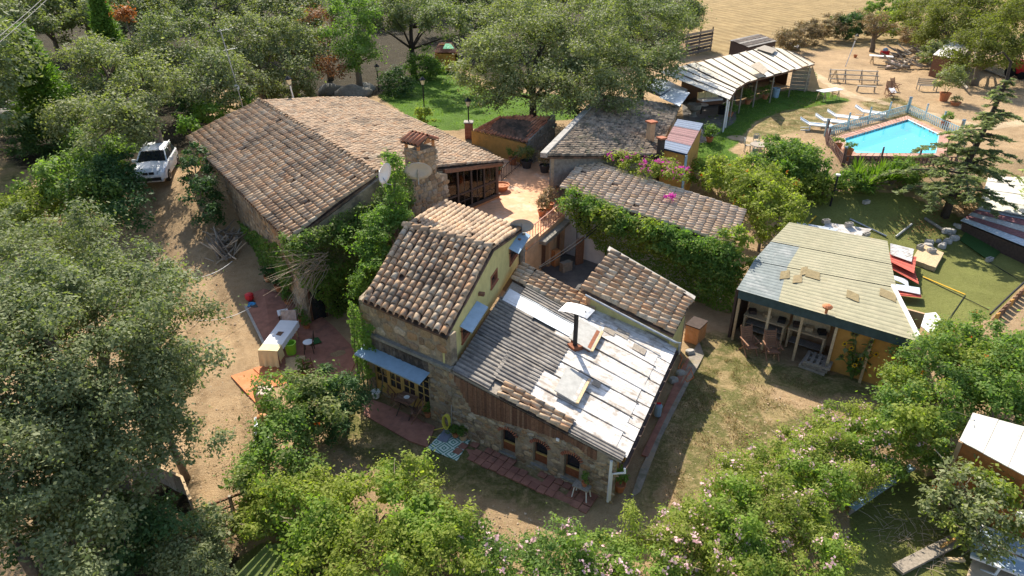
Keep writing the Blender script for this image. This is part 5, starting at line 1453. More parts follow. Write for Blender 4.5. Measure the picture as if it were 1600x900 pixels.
# ================================================================ bottom right: orange shed, planks, sun beds
os_ = thing('orange_shed', 'orange walled shed with pale flat roof at the right edge below the shrubs', 'shed', g(1550, 760), world=True)
o4 = [A(1499, 688, 2.3), A(1660, 775, 2.3), A(1690, 690, 2.5), A(1520, 645, 2.5)]
for k in range(4):
    a_, b_ = k/4, (k+.985)/4
    sheet(os_, o4[0].lerp(o4[1], a_), o4[0].lerp(o4[1], b_), o4[3].lerp(o4[2], b_), o4[3].lerp(o4[2], a_), METPALE, 'roof_sheet', .03, R.uniform(0, .02), wob=.006)
ORW = M('burnt_orange_wall', [(.45, .17, .05)], rough=.85, ns=3, na=.25, bump=.15, stain=[((.2, .09, .04), .6, .6, 1.5)])
cc = sum(o4, V3())/4
p, q = o4[0]+V3((.15, .1, 0)), o4[1]+V3((.15, .1, 0))
OSW = Wall(p, q)
mb = wall_open(OSW, lambda u: 2.22, [(1.9, 3.4, .7, 2.0)], .15); mb.build('orange_wall', ORW, os_)
mb = MB(); OSW.box(mb, 1.9, 3.4, .7, 2.0, -.5, -.45); mb.build('opening_shade_panel', GLASSDK, os_)  # dark slab stands for the shade inside the opening
mb = MB(); OSW.box(mb, 2.62, 2.7, .7, 2.0, -.1, -.03); mb.build('window_post', WOODGREY, os_)
mb = MB(); mb.bar(p+V3((0, 0, -1.2)), o4[3]+V3((.1, -.1, -1.3)), .12, 2.2); mb.build('side_wall', PINKPL, os_)
lowp = [A(1437, 752, .0), A(1478, 757, .0), A(1500, 712, .0), A(1490, 690, .0)]
tag(Wall(A(1447, 745), A(1500, 735)).box(MB(), 0, 1.3, 0, .8, -.08, 0).build('tan_panel', WOODPALE), 'curved tan panel standing beside the orange shed wall', 'panel')
ed = thing('blue_edging', 'blue grey metal edging boards along the lower turf under the pink bush', 'edging', g(1375, 770), world=True)
a_, b_ = g(1328, 805), g(1422, 740)
for k in range(5):
    mb = MB(); mb.bar(a_.lerp(b_, k/5)+GZ*.3, a_.lerp(b_, (k+.97)/5)+GZ*(.31+.01*(k % 2)), .22, .05); mb.build('edging_board', BLUEMET, ed)
    mb = MB(); mb.bar(a_.lerp(b_, k/5)+V3((-.05, 0, .12)), a_.lerp(b_, (k+.97)/5)+V3((-.05, 0, .12)), .04, .3); mb.build('edging_side', WOODGREY, ed)
def plank(q0, q1, w, h, label, mat=WOODGREY, z=.1):
    mb = MB(); mb.bar(g(*q0, z), g(*q1, z), w, h); return tag(mb.build('plank', mat), label, 'plank')
plank((1402, 890), (1497, 842), .34, .1, 'long weathered plank lying on the lower turf', WOODGREY, .12)
plank((1476, 874), (1507, 875), .10, .08, 'short split plank beside the long weathered one', WOODPALE)
plank((1470, 855), (1498, 838), .07, .06, 'orange splintered stick on the end of the long plank', M('fresh_split_wood', [(.55, .30, .10)], rough=.8, ns=12, na=.3, bump=.2), .2)
def sunbed(loc, rz, label, mat=SLING, legs=WHITE, back=rad(0)):
    t = thing('sun_lounger', label, 'sun lounger', loc, rz, 'sun loungers')
    def seg(y0, z0, y1, z1, nm):
        mb = MB(); rows = []
        for i in range(5):
            s = i/4; rows.append([V3((x, y0+(y1-y0)*s, z0+(z1-z0)*s-.02*math.sin(PI*s))) for x in (-.27, -.1, .1, .27)])
        mb.grid(rows); mb.grid([[p-GZ*.02 for p in r][::-1] for r in rows]); mb.build(nm, mat, t)
        for sx in (-.31, .31): mb = MB(); mb.bar((sx, y0, z0), (sx, y1, z1), .07, .06); mb.build('side_rail', legs, t)
    seg(-.95, .34, .35, .36, 'seat_sling'); seg(.36, .36, .36+.62*math.cos(back), .36+.62*math.sin(back), 'back_sling')
    for y in (-.85, .3):
        for sx in (-.29, .29): mb = MB(); mb.bar((sx, y, 0), (sx, y*.9, .33), .06, .06); mb.build('leg', legs, t)
    for y in (-.95, .34): mb = MB(); mb.box((0, y, .35), (.6, .06, .05)); mb.build('cross_bar', legs, t)
    for sx in (-.31, .31):
        mb = MB(); mb.bar((sx, .3, .05), (sx, .8, .0), .05, .05); mb.build('skid', legs, t)
    return t
sb1 = sunbed(g(1588, 868), rad(60), 'blue sling sun lounger on the sandy corner, upper of the two by the lower turf')
sunbed(g(1574, 895), rad(58), 'blue sling sun lounger at the very bottom right corner of the terrace')
dup(sb1, g(1615, 835), rad(60), 'white framed sun lounger cut by the right edge beside the orange shed')
flat_sheet('sand_terrace', [(1530, 842), (1572, 820), (1640, 800), (1660, 930), (1500, 930)], M('pale_sand_paving', [(.55, .42, .28)], rough=.9, ns=4, na=.2, bump=.2), .02)
# ================================================================ pool
COPE = M('pool_coping_brick', [(.42, .23, .17), (.48, .29, .22), (.36, .19, .14)], rough=.8, ns=6, na=.2, bump=.1)
POOLW = M('pool_lining', [(.22, .74, .86)], rough=.4, ns=2, na=.06, bump=.0)
pin2 = [V3((p.x, p.y, POOL_Z)) for p in POOL]
pout = [V3((p.x, p.y, POOL_Z)) for p in grow(POOL, .62)]
pool = thing('swimming_pool', 'turquoise swimming pool with brick coping inside the picket fence', 'pool', (pool_c.x, pool_c.y, POOL_Z-1.3), world=True)
for i in range(len(pin2)):
    j = (i+1) % len(pin2); n = max(2, round((pin2[j]-pin2[i]).length/.38))
    for k in range(n):
        a_, b_ = k/n+.004, (k+1)/n-.004
        mb = MB(); mb.prism([pin2[i].lerp(pin2[j], a_), pin2[i].lerp(pin2[j], b_), pout[i].lerp(pout[j], b_), pout[i].lerp(pout[j], a_)], (0, 0, -.2))
        mb.build('coping_brick', COPE, pool)
mb = MB()
bot = [p-GZ*.75 for p in pin2]
for i in range(len(pin2)):
    j = (i+1) % len(pin2); mb.prism([pin2[i]-GZ*.01, pin2[j]-GZ*.01, bot[j], bot[i]], (pin2[i]-pool_c).normalized()*.05)
mb.prism(bot, (0, 0, -.1)); mb.build('basin', POOLW, pool)
WATER = bpy.data.materials.new('pool_water'); WATER.use_nodes = True
glass_mat(WATER, (.88, .985, .99))
def cloudy(m):
    nt = m.node_tree; N = nt.nodes
    mixs = [n for n in N if n.type == 'MIX_SHADER'][0]; tr = [n for n in N if n.type == 'BSDF_TRANSPARENT'][0]
    for n in N:
        if n.type == 'FRESNEL': n.inputs[0].default_value = 1.2
    df = N.new('ShaderNodeBsdfDiffuse'); df.inputs[0].default_value = (.13, .66, .80, 1)
    m2 = N.new('ShaderNodeMixShader'); m2.inputs[0].default_value = .5
    nt.links.new(tr.outputs[0], m2.inputs[1]); nt.links.new(df.outputs[0], m2.inputs[2]); nt.links.new(m2.outputs[0], mixs.inputs[1])
cloudy(WATER)
def water_bump(m):
    nt = m.node_tree; N = nt.nodes; nz = N.new('ShaderNodeTexNoise'); nz.inputs['Scale'].default_value = 3; geo = N.new('ShaderNodeNewGeometry')
    nt.links.new(geo.outputs['Position'], nz.inputs['Vector']); b = N.new('ShaderNodeBump'); b.inputs['Strength'].default_value = .12
    nt.links.new(nz.outputs[0], b.inputs['Height'])
    for n in list(N):
        if n.type in ('BSDF_GLOSSY', 'FRESNEL'): nt.links.new(b.outputs[0], n.inputs['Normal'])
water_bump(WATER)

mb = MB(); mb.add([p-GZ*.12 for p in pin2], [tuple(range(len(pin2)))]); mb.build('water', WATER, pool)
STEP = M('pool_step', [(.75, .80, .80)], rough=.5, ns=3, na=.05, bump=0)
mb = MB(); mb.prism([bot[1].lerp(bot[2], .0)+GZ*.45, bot[2]+GZ*.45, bot[2].lerp(bot[3], .6)+GZ*.45, bot[1].lerp(bot[2], .35).lerp(bot[3].lerp(bot[4], .1), .5)+GZ*.45], (0, 0, -.44)); mb.build('step', STEP, pool)
def picket_fence(pts, label, mat, h=.66, step=.25):
    t = thing('picket_fence', label, 'fence', pts[0], world=True); me = None
    for a_, b_ in zip(pts, pts[1:]):
        L = (b_-a_).length; n = max(2, round(L/step)); d = (b_-a_).normalized(); x = d.cross(GZ)
        for k in range(n):
            p = a_.lerp(b_, (k+.5)/n); lean_ = R.gauss(0, .02)
            mb = MB(); c = [p-d*.055, p+d*.055, p+d*.055+GZ*(h-.1), p+GZ*h+d*lean_, p-d*.055+GZ*(h-.1)]; mb.prism(c, x*.022); mb.build('picket', mat, t)
        for z in (.22, .6): mb = MB(); mb.bar(a_+GZ*z-x*.03, b_+GZ*z-x*.03, .03, .06); mb.build('rail', mat, t)
        m = max(1, round(L/2.6))
        for k in range(m+1):
            p = a_.lerp(b_, k/m)-x*.06; mb = MB(); mb.box(p+GZ*.55, (.09, .09, 1.1), math.atan2(d.y, d.x)); po = mb.build('fence_post', mat, t)
            mb = MB(); mb.lathe([(.03, 1.08), (.07, 1.15), (.05, 1.22), (.0, 1.24)], p, 8); mb.build('post_cap', BLUEMET if mat is not IRON else IRON, po)
    return t
fpo = [down(p)+GZ*.02 for p in grow(POOL, 1.25)]
picket_fence([fpo[0], fpo[5]], 'pale blue picket fence along the lounger side of the pool', M('pale_blue_paint', [(.40, .56, .60), (.46, .60, .62)], rough=.7, ns=8, na=.2, bump=.1))
picket_fence([fpo[5], fpo[4]], 'pale blue picket fence across the far end of the pool', MATS['pale_blue_paint'])
picket_fence([fpo[0], fpo[1], fpo[2], fpo[3]], 'dark red brown picket fence along the near side of the pool', M('red_brown_fence', [(.14, .085, .075), (.18, .11, .095)], rough=.8, ns=8, na=.25, bump=.1))
picket_fence([fpo[3], fpo[4]], 'grey picket fence at the cedar end of the pool', WOODGREY)
# ================================================================ white car
CARP = M('white_car_paint', [(.72, .73, .74)], rough=.25, ns=2, na=.05, bump=0, spec=.6)
TYRE = M('tyre_rubber', [(.015, .015, .016)], rough=.9, ns=6, na=.2, bump=.1)
LAMPG = M('headlight_glass', [(.30, .32, .34)], rough=.1, ns=6, na=.2, bump=0, spec=.9)
def car(loc, rz):
    t = thing('parked_car', 'white sport utility car parked under the trees beside the farmhouse', 'car', loc, rz)
    # sections from nose (y=-2.2) to tail: (y, half width, sill z, belt z, roof half width, roof z)
    S = [(-2.22, .62, .42, .62), (-2.15, .78, .30, .80), (-1.9, .86, .24, .93), (-1.3, .89, .22, 1.00), (-.85, .90, .22, 1.06), (0, .90, .22, 1.08), (1.0, .90, .22, 1.08), (1.8, .88, .26, 1.06), (2.15, .80, .34, .98), (2.22, .70, .42, .80)]
    rows = []
    for y, w, z0, z1 in S:
        m = (z0+z1)/2
        rows.append([V3((x, y, z)) for x, z in ((-w*.8, z0), (-w, z0+.12), (-w*1.0, m), (-w*.97, z1-.08), (-w*.86, z1), (0, z1+.04), (w*.86, z1), (w*.97, z1-.08), (w, m), (w, z0+.12), (w*.8, z0), (-w*.8, z0))])
    mb = MB(); mb.grid(rows)
    mb.add(rows[0][:-1], [tuple(range(11))]); mb.add(rows[-1][:-1], [tuple(range(11))])
    mb.build('body', CARP, t, smooth=False)
    C = [(-.95, .80, 1.06), (-.25, .64, 1.50), (.4, .66, 1.56), (1.3, .64, 1.53), (1.95, .58, 1.40)]
    mb = MB(); r1 = [[V3((x, y, z)) for x, z in ((-w, z-.03), (-w*.8, z+.01), (0, z+.03), (w*.8, z+.01), (w, z-.03))] for y, w, z in C[1:]]
    mb.grid(r1); mb.build('roof', CARP, t, smooth=True)
    mb = MB(); mb.add([(-.76, -.93, 1.07), (.76, -.93, 1.07), (.62, -.27, 1.48), (-.62, -.27, 1.48)], [(0, 1, 2, 3)]); mb.build('windscreen', GLASSDK, t)
    for s in (-1, 1):
        mb = MB(); mb.add([(s*.80, -.80, 1.07), (s*.82, .45, 1.08), (s*.66, .40, 1.51), (s*.64, -.2, 1.46)], [(0, 1, 2, 3)]); mb.build('side_window', GLASSDK, t)
        mb = MB(); mb.add([(s*.82, .5, 1.08), (s*.80, 1.75, 1.08), (s*.62, 1.6, 1.44), (s*.66, .45, 1.51)], [(0, 1, 2, 3)]); mb.build('side_window', GLASSDK, t)
        mb = MB(); mb.bar((s*.80, -.93, 1.06), (s*.64, -.25, 1.50), .07, .06); mb.build('pillar', CARP, t)
        mb = MB(); mb.bar((s*.62, -.1, 1.57), (s*.62, 1.6, 1.56), .04, .05); mb.build('roof_rail', METGREY, t)
        mb = MB(); mb.box((s*1.0, -.62, 1.08), (.2, .12, .15)); mb.build('mirror', CARP, t)
        mb = MB(); mb.add([(s*.42, -2.2, .72), (s*.80, -2.0, .74), (s*.84, -1.82, .90), (s*.5, -2.13, .86)], [(0, 1, 2, 3)]); mb.add([(s*.42, -2.24, .70), (s*.82, -2.03, .72), (s*.86, -1.83, .90), (s*.5, -2.17, .86)], [(0, 1, 2, 3)]); mb.build('headlight', LAMPG, t)
        mb = MB(); mb.box((s*.16, -2.22, .76), (.26, .05, .13)); mb.build('grille', BLACK, t)
        for y in (-1.38, 1.38):
            mb = MB(); 
            pr = [(.20, -.11), (.335, -.11), (.35, -.06), (.35, .06), (.335, .11), (.20, .11)]
            mb.lathe(pr, (0, 0, 0), 18); me_ = mb.mesh('wheel', TYRE, True)
            w = place('wheel', me_, t, Matrix.Translation((s*.80, y, .35)) @ Matrix.Rotation(PI/2, 4, 'Y'))
            mb = MB(); mb.lathe([(.03, .1), (.22, .115), (.22, .09), (.0, .08)], (0, 0, 0), 12); o = mb.build('rim', METGREY, w)
            if s < 0: o.rotation_euler = (PI, 0, 0)
    mb = MB(); mb.box((0, -2.2, .42), (1.2, .08, .18)); mb.build('air_intake', BLACK, t)
    mb = MB(); mb.box((0, -2.28, .58), (.5, .02, .11)); mb.build('number_plate', WHITE, t)
    mb = MB(); mb.box((0, -2.22, .30), (1.5, .12, .06)); mb.build('bumper_lip', METGREY, t)
    return t
car(g(249, 272), rad(14))
# ================================================================ lamps, antennas, dishes
LANT = M('lantern_glass', [(.70, .62, .42)], rough=.3, ns=5, na=.1, bump=0)
def lantern(loc, h, label, pole=BLACK, tilt=0.0):
    t = thing('garden_lamp', label, 'street lamp', loc); t.rotation_euler = (0, tilt, 0)
    mb = MB(); mb.tube([(0, 0, 0), (0, 0, h)], .045, 8); mb.build('pole', pole, t)
    mb = MB(); mb.lathe([(.10, h+.02), (.19, h+.36)], (0, 0, 0), 6, False); mb.build('lamp_glass', LANT, t)
    mb = MB(); mb.lathe([(.25, h+.36), (.22, h+.42), (.1, h+.54), (.03, h+.6), (.0, h+.63)], (0, 0, 0), 6); mb.build('lamp_cap', BLACK, t)
    mb = MB(); mb.lathe([(.04, h-.05), (.12, h+.02), (.1, h+.04)], (0, 0, 0), 6); mb.build('lamp_base', BLACK, t)
    return t
l0 = lantern(ptop, 1.0, 'lantern on the brick pillar at the end of the orange shelter')
lantern(g(664, 188), 2.6, 'lantern rising from a clipped green bush at the farmhouse eave')
lantern(g(592, 142), 1.7, 'small lantern at the edge of the lawn under the withered tree')
lantern(g(1321, 104), 2.6, 'leaning lantern on a pale pole in the dry yard', WHITE, rad(9))
lb = down(on_plane(468, 165, V3((0, 46.5, 0)), V3((0, 1, 0)))); lantern(lb, 3.6, 'pale lamp post leaning behind the ridge of the farmhouse', WHITE, rad(-7))
t = thing('garden_post', 'slim dark garden post with white cap between the yuccas', 'post', g(1297, 322))
mb = MB(); mb.tube([(0, 0, 0), (.04, 0, 1.9)], .06, 8); mb.build('pole', BLACK, t)
mb = MB(); mb.lathe([(.12, 1.88), (.14, 1.96), (.0, 1.99)], (.04, 0, 0), 10); mb.build('cap', WHITE, t)
ab = down(on_plane(380, 150, V3((0, 47, 0)), V3((0, 1, 0)))); t = thing('television_antenna', 'tall slanting television antenna mast behind the farmhouse roof', 'antenna', ab)
mb = MB(); mb.tube([(0, 0, 0), (-.3, 0, 3.4), (-.7, 0, 7.0)], .04, 6); mb.build('mast', METGREY, t)
for z, x in ((6.9, -.7), (5.7, -.56)):
    mb = MB(); mb.bar((x-.1, 0, z), (x+.75, 0, z+.15), .03, .03); bm_ = mb.build('boom', METGREY, t)
    for k in range(7): mb = MB(); mb.bar((x+.12*k-.1, -.25, z+.02*k), (x+.12*k-.1, .25, z+.02*k), .014, .014); mb.build('element', METGREY, bm_)
mb = MB(); mb.lathe([(.0, -.03), (.2, 0), (.21, .03), (.0, .05)], (0, 0, 0), 12); o = mb.build('small_dish', WHITE, t); o.location = (-.3, -.1, 3.3); o.rotation_euler = (rad(75), 0, 0)
DISH = M('grey_dish', [(.40, .41, .40)], rough=.5, ns=3, na=.1, bump=0)
def dish(loc, r, rot, label, mastlen=.6, mat=DISH):
    t = thing('satellite_dish', label, 'satellite dish', loc)
    mb = MB(); pr = [(.0, 0), (r*.4, .02), (r*.75, .08), (r, .16), (r*1.01, .17), (r*.74, .10), (.01, .025)]
    mb.lathe(pr, (0, 0, 0), 22, False); o = mb.build('reflector', mat, t, smooth=True)
    mm = Matrix.Rotation(rot[1], 4, 'Z') @ Matrix.Rotation(rot[0], 4, 'X') @ Matrix.Diagonal((1.15, 1, 1, 1))
    o.matrix_basis = Matrix.Translation((0, 0, mastlen)) @ mm
    mb = MB(); mb.box((0, 0, -.04), (.16, .16, .06)); mb.tube([(0, -r*.2, -.03), (0, -r*1.0, .25), (0, -r*1.0, .45)], .02, 5); mb.build('feed_arm', METGREY, o)
    mb = MB(); mb.tube([(0, 0, 0), (0, 0, mastlen)], .03, 6); mb.build('mast', METGREY, t)
    return t
p = on_plane(654, 284, V3((0, 28.0, 0)), V3((0, 1, 0))); dish(p, .52, (rad(118), rad(8)), 'large grey satellite dish in front of the stone chimney', .6)
p = on_plane(598, 292, V3((0, 26.3, 0)), V3((0, 1, 0))); dish(p, .42, (rad(95), rad(70)), 'pale satellite dish half sunk in the ivy crest', .6, WHITE)
p = YW.pt(YW.L+.15, 3.65, .1); dish(p, .45, (rad(118), rad(-3)), 'grey satellite dish at the far corner of the yellow wing', .75)
mb = MB(); mb.tube([YW.pt(YW.L+.15, 1.8, .1), YW.pt(YW.L+.15, 3.9, .1)], .16, 9)
tag(mb.build('round_chimney', GREYSTONE), 'round grey chimney stub below the dish at the end of the yellow wing', 'chimney')
# ================================================================ pots and plants of the terrace
def pot(loc, r, h, label, mat=POT, foliage=L_DRY, fr=.4, fh=.5, cat='plant pot', leaf=.1, group=None):
    t = thing('plant_pot', label, cat, loc, group=group)
    mb = MB(); mb.lathe([(r*.68, 0), (r*.95, h*.86), (r*1.06, h*.87), (r*1.06, h), (r*.92, h), (r*.88, h*.8), (.0, h*.8)], (0, 0, 0), 14); mb.build('pot', mat, t, smooth=False)
    if foliage:
        P, Nn, rv, CL = crown_pts([((0, 0, h+fh*.55), (fr, fr, fh*.6))], fr*.5, .45, leaf, leaf*.5, -.6)
        o = bpy.data.objects.new('foliage', leaf_mesh('foliage', P, Nn, leaf, leaf*.45, foliage, rv)); link(o, t)
        for k in range(4):
            a = k*1.6; mb = MB(); mb.tube([(0, 0, h*.8), (math.cos(a)*fr*.6, math.sin(a)*fr*.6, h+fh*.6)], .012, 4); mb.build('stem', STEMG, t)
    return t
pot(A(823, 262, TZ), .36, .48, 'large dark pot with pale yellow shrub at the left of the terrace screen', POTDK, L_IVYPALE, .5, .7)
pot(A(851, 269, TZ), .34, .48, 'large dark pot with dry brown shrub in the middle of the terrace screen', POTDK, L_DRY, .45, .75)
pot(A(876, 275, TZ), .36, .48, 'large dark pot with dry shrub at the right of the terrace screen', POTDK, L_DRY, .45, .75)
pot(A(783, 297, TZ), .48, .35, 'wide terracotta bowl against the corner post of the glazed porch', POT, None)
pot(A(801, 257, TZ), .28, .45, 'terracotta pot with red flowers by the terrace railing', POT, L_GREEN, .3, .4)
pot(A(847, 338, TZ), .24, .35, 'terracotta pot with dry brown plant at the front edge of the terrace', POT, L_DRY, .35, .6)
pot(A(858, 328, TZ), .26, .38, 'terracotta pot with tall dry plant beside the rust red railing', POT, L_DRY, .4, .7)
pot(A(868, 310, TZ), .24, .35, 'terracotta pot with russet plant near the ivy house corner', POT, L_BROWN, .3, .5)
pot(A(779, 272, TZ), .16, .25, 'small pot with a bushy green plant inside the porch corner', POT, L_GREEN, .2, .3)
def simple_chair(loc, rz, label, mat=WOODDK, seatmat=CLOTH, h=.45):
    t = thing('chair', label, 'chair', loc, rz)
    mb = MB(); mb.lathe([(.21, h), (.22, h+.03), (.0, h+.05)], (0, 0, 0), 12); mb.build('seat', seatmat, t)
    for sx in (-1, 1):
        for sy in (-1, 1): mb = MB(); mb.bar((sx*.15, sy*.15, h), (sx*.19, sy*.19, 0), .035, .035); mb.build('leg', mat, t)
    mb = MB(); mb.tube([(-.19, .19, h), (-.2, .24, h+.35), (-.1, .26, h+.47), (.1, .26, h+.47), (.2, .24, h+.35), (.19, .19, h)], .02, 5); mb.build('back_hoop', mat, t)
    mb = MB(); mb.box((0, .25, h+.25), (.3, .02, .25)); mb.build('backrest', mat, t)
    return t
P0 = GW.pt(pl+1.3, 2.2, -1.3); simple_chair(P0, 1.0, 'round backed chair on the left inside the glazed porch', WOODBRN, CREAM)
simple_chair(GW.pt(pl+2.6, 2.2, -1.5), 2.5, 'round backed chair on the right inside the glazed porch', WOODBRN, CREAM)
t = thing('round_table', 'round pale table inside the glazed porch', 'table', GW.pt(pl+2.0, 2.2, -1.9))
mb = MB(); mb.lathe([(.5, .70), (.52, .74), (.0, .745)], (0, 0, 0), 18); mb.build('table_top', WOODPALE, t)
mb = MB(); mb.tube([(0, 0, .02), (0, 0, .7)], .05, 8); mb.lathe([(.28, 0), (.05, .05)], (0, 0, 0), 10); mb.build('pedestal', WOODDK, t)
# ================================================================ left terrace with the washing
flat_sheet('red_terrace', [(392, 460), (412, 452), (470, 470), (520, 510), (562, 555), (540, 600), (500, 615), (445, 612), (432, 575), (386, 482)], REDPAVE, .03)
for k, q in enumerate(([(361, 589), (395, 578), (425, 606), (408, 640)], [(396, 577), (430, 568), (452, 600), (426, 606)])):
    flat_sheet('orange_terrace', q, ORANGEPAVE, .035+.004*k)
mb = MB(); ps = [g(*q) for q in ((384, 480), (428, 570))]; mb.bar(ps[0]+GZ*.03, ps[1]+GZ*.03, .10, .10); tag(mb.build('terrace_kerb', CONC), kind='structure')
wt_ = g(441, 548); wr = math.atan2((g(456, 520)-g(425, 565)).y, (g(456, 520)-g(425, 565)).x)
tb = thing('long_table', 'long trestle table set out on the red terrace under white cloths', 'table', wt_, wr)
mb = MB(); mb.box((0, 0, .76), (2.3, .75, .04)); mb.build('table_top', WOODPALE, tb)
for sx in (-.9, .9):
    for sy in (-.3, .3): mb = MB(); mb.bar((sx, sy, .74), (sx*1.06, sy*1.1, 0), .05, .05); mb.build('leg', WOODPALE, tb)
def cloth(name, label, x0, x1, drop_y0, drop_y1, drop_x0, mat, z=.79, off=0):
    rows = []; nx_, W2 = 16, .40
    for i in range(nx_+1):
        x = x0+(x1-x0)*i/nx_; r = []
        for y, zz in ((-W2-.03, z-drop_y0), (-W2-.015, z-drop_y0*.5), (-W2, z), (0, z+.01), (W2, z), (W2+.02, z-drop_y1*.5), (W2+.03, z-drop_y1)):
            w = .03*math.sin(i*1.9)*(1 if abs(y) > W2 else .1)*(z-zz+.05)*2
            r.append(V3((x, y+w*(1 if y > 0 else -1), zz+R.uniform(-.004, .004))))
        rows.append(r)
    mb = MB(); mb.grid(rows)
    if drop_x0:
        rr_ = []
        for j in range(7):
            zz = z-drop_x0*j/6; rr_.append([V3((x0-.02-.035*math.sin(k*1.7)*j/6-.01*j, -W2+2*W2*k/12, zz)) for k in range(13)])
        mb.grid(rr_)
    o = mb.build(name, mat, None); o.location = wt_; o.rotation_euler = (0, 0, wr)
    return tag(o, label, 'cloth')
cloth('cloth', 'white cloth spread over the far half of the long table', .1, 1.14, .25, .35, 0, CLOTH)
cloth('cloth', 'white cloth spread over the near half of the long table', -.75, .12, .2, .15, 0, CLOTH, .795)
cloth('cloth', 'cream cloth hanging in folds over the near end of the long table', -1.2, -.72, .5, .5, .72, CREAM, .80)
o = sheet(None, V3((-.1, -.1, .82)), V3((.2, -.12, .82)), V3((.22, .1, .82)), V3((-.05, .12, .82)), CUSHBRN, 'folded_cloth', .03, 0); o.location = wt_; o.rotation_euler = (0, 0, wr); tag(o, 'small dark folded cloth on the white cloths', 'cloth')
tag(MB().lathe([(.19, 0), (.24, .5), (.25, .5), (.25, .52), (.20, .52), (.17, .05), (.0, .05)], g(456, 553)+GZ*.04, 16).build('plastic_tub', LIME), 'lime green plastic tub beside the long table', 'tub')
st_ = thing('stool', 'dark stool with a white cushion at the far end of the long table', 'stool', g(445, 505)+GZ*.03, .4)
mb = MB(); mb.box((0, 0, .48), (.44, .44, .05)); mb.build('seat', WOODDK, st_)
mb = MB(); mb.box((0, 0, .535), (.46, .46, .06)); mb.build('cushion', CLOTH, st_)
for sx in (-.18, .18):
    for sy in (-.18, .18): mb = MB(); mb.bar((sx, sy, .46), (sx, sy, 0), .04, .04); mb.build('leg', WOODDK, st_)
simple_chair(g(484, 550)+GZ*.03, rad(-80), 'dark chair with a round white seat near the stone wall')
rk = thing('drying_rack', 'small rack hung with a pale pink cloth behind the long table', 'rack', g(455, 512)+GZ*.03, .2)
mb = MB(); mb.tube([(-.35, 0, 0), (-.35, 0, .85), (.35, 0, .85), (.35, 0, 0)], .015, 5); mb.build('frame', METGREY, rk)
o = sheet(None, *[rk.location+V3(q) for q in ((-.33, -.04, .35), (.33, -.06, .35), (.33, -.02, .88), (-.33, -.02, .88))], M('pale_pink_cloth', [(.62, .50, .46)], rough=.95, ns=6, na=.2, bump=.1), 'pink_cloth', .012, 0, wob=.02); tag(o, 'pale pink cloth hanging on the drying rack', 'cloth')
o = sheet(None, *[g(x, y, .06) for x, y in ((446, 560), (476, 556), (478, 578), (448, 582))], WOODPALE, 'pale_board', .03); tag(o, 'pale board lying on the red terrace before the long table', 'board')
tag(MB().lathe([(.13, 0), (.2, .1), (.2, .3), (.1, .36), (.0, .37)], g(391, 470)+GZ*.05, 10).build('red_bag', REDPL), 'crimson bag at the tip of the red terrace', 'bag')
o = sheet(None, *[g(x, y, .12) for x, y in ((386, 478), (398, 478), (400, 473), (389, 472))], BLUEPL, 'blue_cloth', .1, wob=.03); tag(o, 'crumpled blue cloth beside the crimson bag', 'cloth')
tag(MB().lathe([(.55, 0), (.56, .03), (.0, .035)], g(408, 473)+GZ*.05, 20).build('round_mat', POTDK), 'round dark mat on the red terrace', 'mat')
o = sheet(None, *[g(x, y, .06) for x, y in ((480, 530), (497, 527), (503, 535), (484, 540))], M('green_doormat', [(.03, .10, .03)], rough=.95, ns=9, na=.2, bump=.2), 'green_mat', .02); tag(o, 'green doormat behind the white seated chair', 'mat')
for k, (x, y, r, lab, fo) in enumerate(((452, 478, .2, 'terracotta pot with fern below the bare vine twigs', L_GREEN), (470, 505, .17, 'terracotta pot at the foot of the stone wall by the pink cloth', L_IVY), (437, 455, .22, 'terracotta pot with fern left of the stone wall', L_DARK), (480, 515, .15, 'little pot with a seedling right of the drying rack', L_GREEN), (478, 590, .2, 'terracotta pot before the pale board', L_GREEN), (420, 440, .2, 'terracotta pot in the shade of the creeper', L_DARK))):
    pot(g(x, y)+GZ*.03, r, r*1.5, lab, POT, fo, r*1.3, .35)
for k, (x, y) in enumerate(((497, 530), (530, 575))):
    w_ = FW
# dark panels stand for the shade inside open doorways of the gable wall
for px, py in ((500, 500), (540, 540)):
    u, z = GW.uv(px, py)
    mb = MB(); GW.box(mb, u-.35, u+.35, 0, 1.9, .0, .03); o = mb.build('doorway_shade_panel', GLASSDK, house)
    mb = MB(); GW.box(mb, u-.42, u-.35, 0, 1.97, .0, .06); GW.box(mb, u+.35, u+.42, 0, 1.97, .0, .06); GW.box(mb, u-.35, u+.35, 1.9, 1.97, .0, .06); mb.build('door_frame', WOODBRN, house)
stones(house, GW, [(.1, 0), (5.5, 0), (5.5, 2.2), (.1, 2.2)], .34, .22, STONE, [(GW.uv(500, 500)[0]-.45, GW.uv(500, 500)[0]+.45, 0, 2), (GW.uv(540, 540)[0]-.45, GW.uv(540, 540)[0]+.45, 0, 2)], 160, name='gable_stone')
sl = thing('step_ladder', 'small step ladder standing before the pale board', 'ladder', g(484, 590)+GZ*.03, .6)
for s in (-.2, .2):
    mb = MB(); mb.bar((s, -.25, 0), (s*.7, 0, .9), .03, .05); mb.build('rail', WOODBRN, sl); mb = MB(); mb.bar((s, .25, 0), (s*.7, 0, .9), .03, .05); mb.build('rail', WOODBRN, sl)
for z in (.25, .5, .75): mb = MB(); mb.box((0, -.25+.27*z, z), (.34, .12, .02)); mb.build('step', WOODBRN, sl)
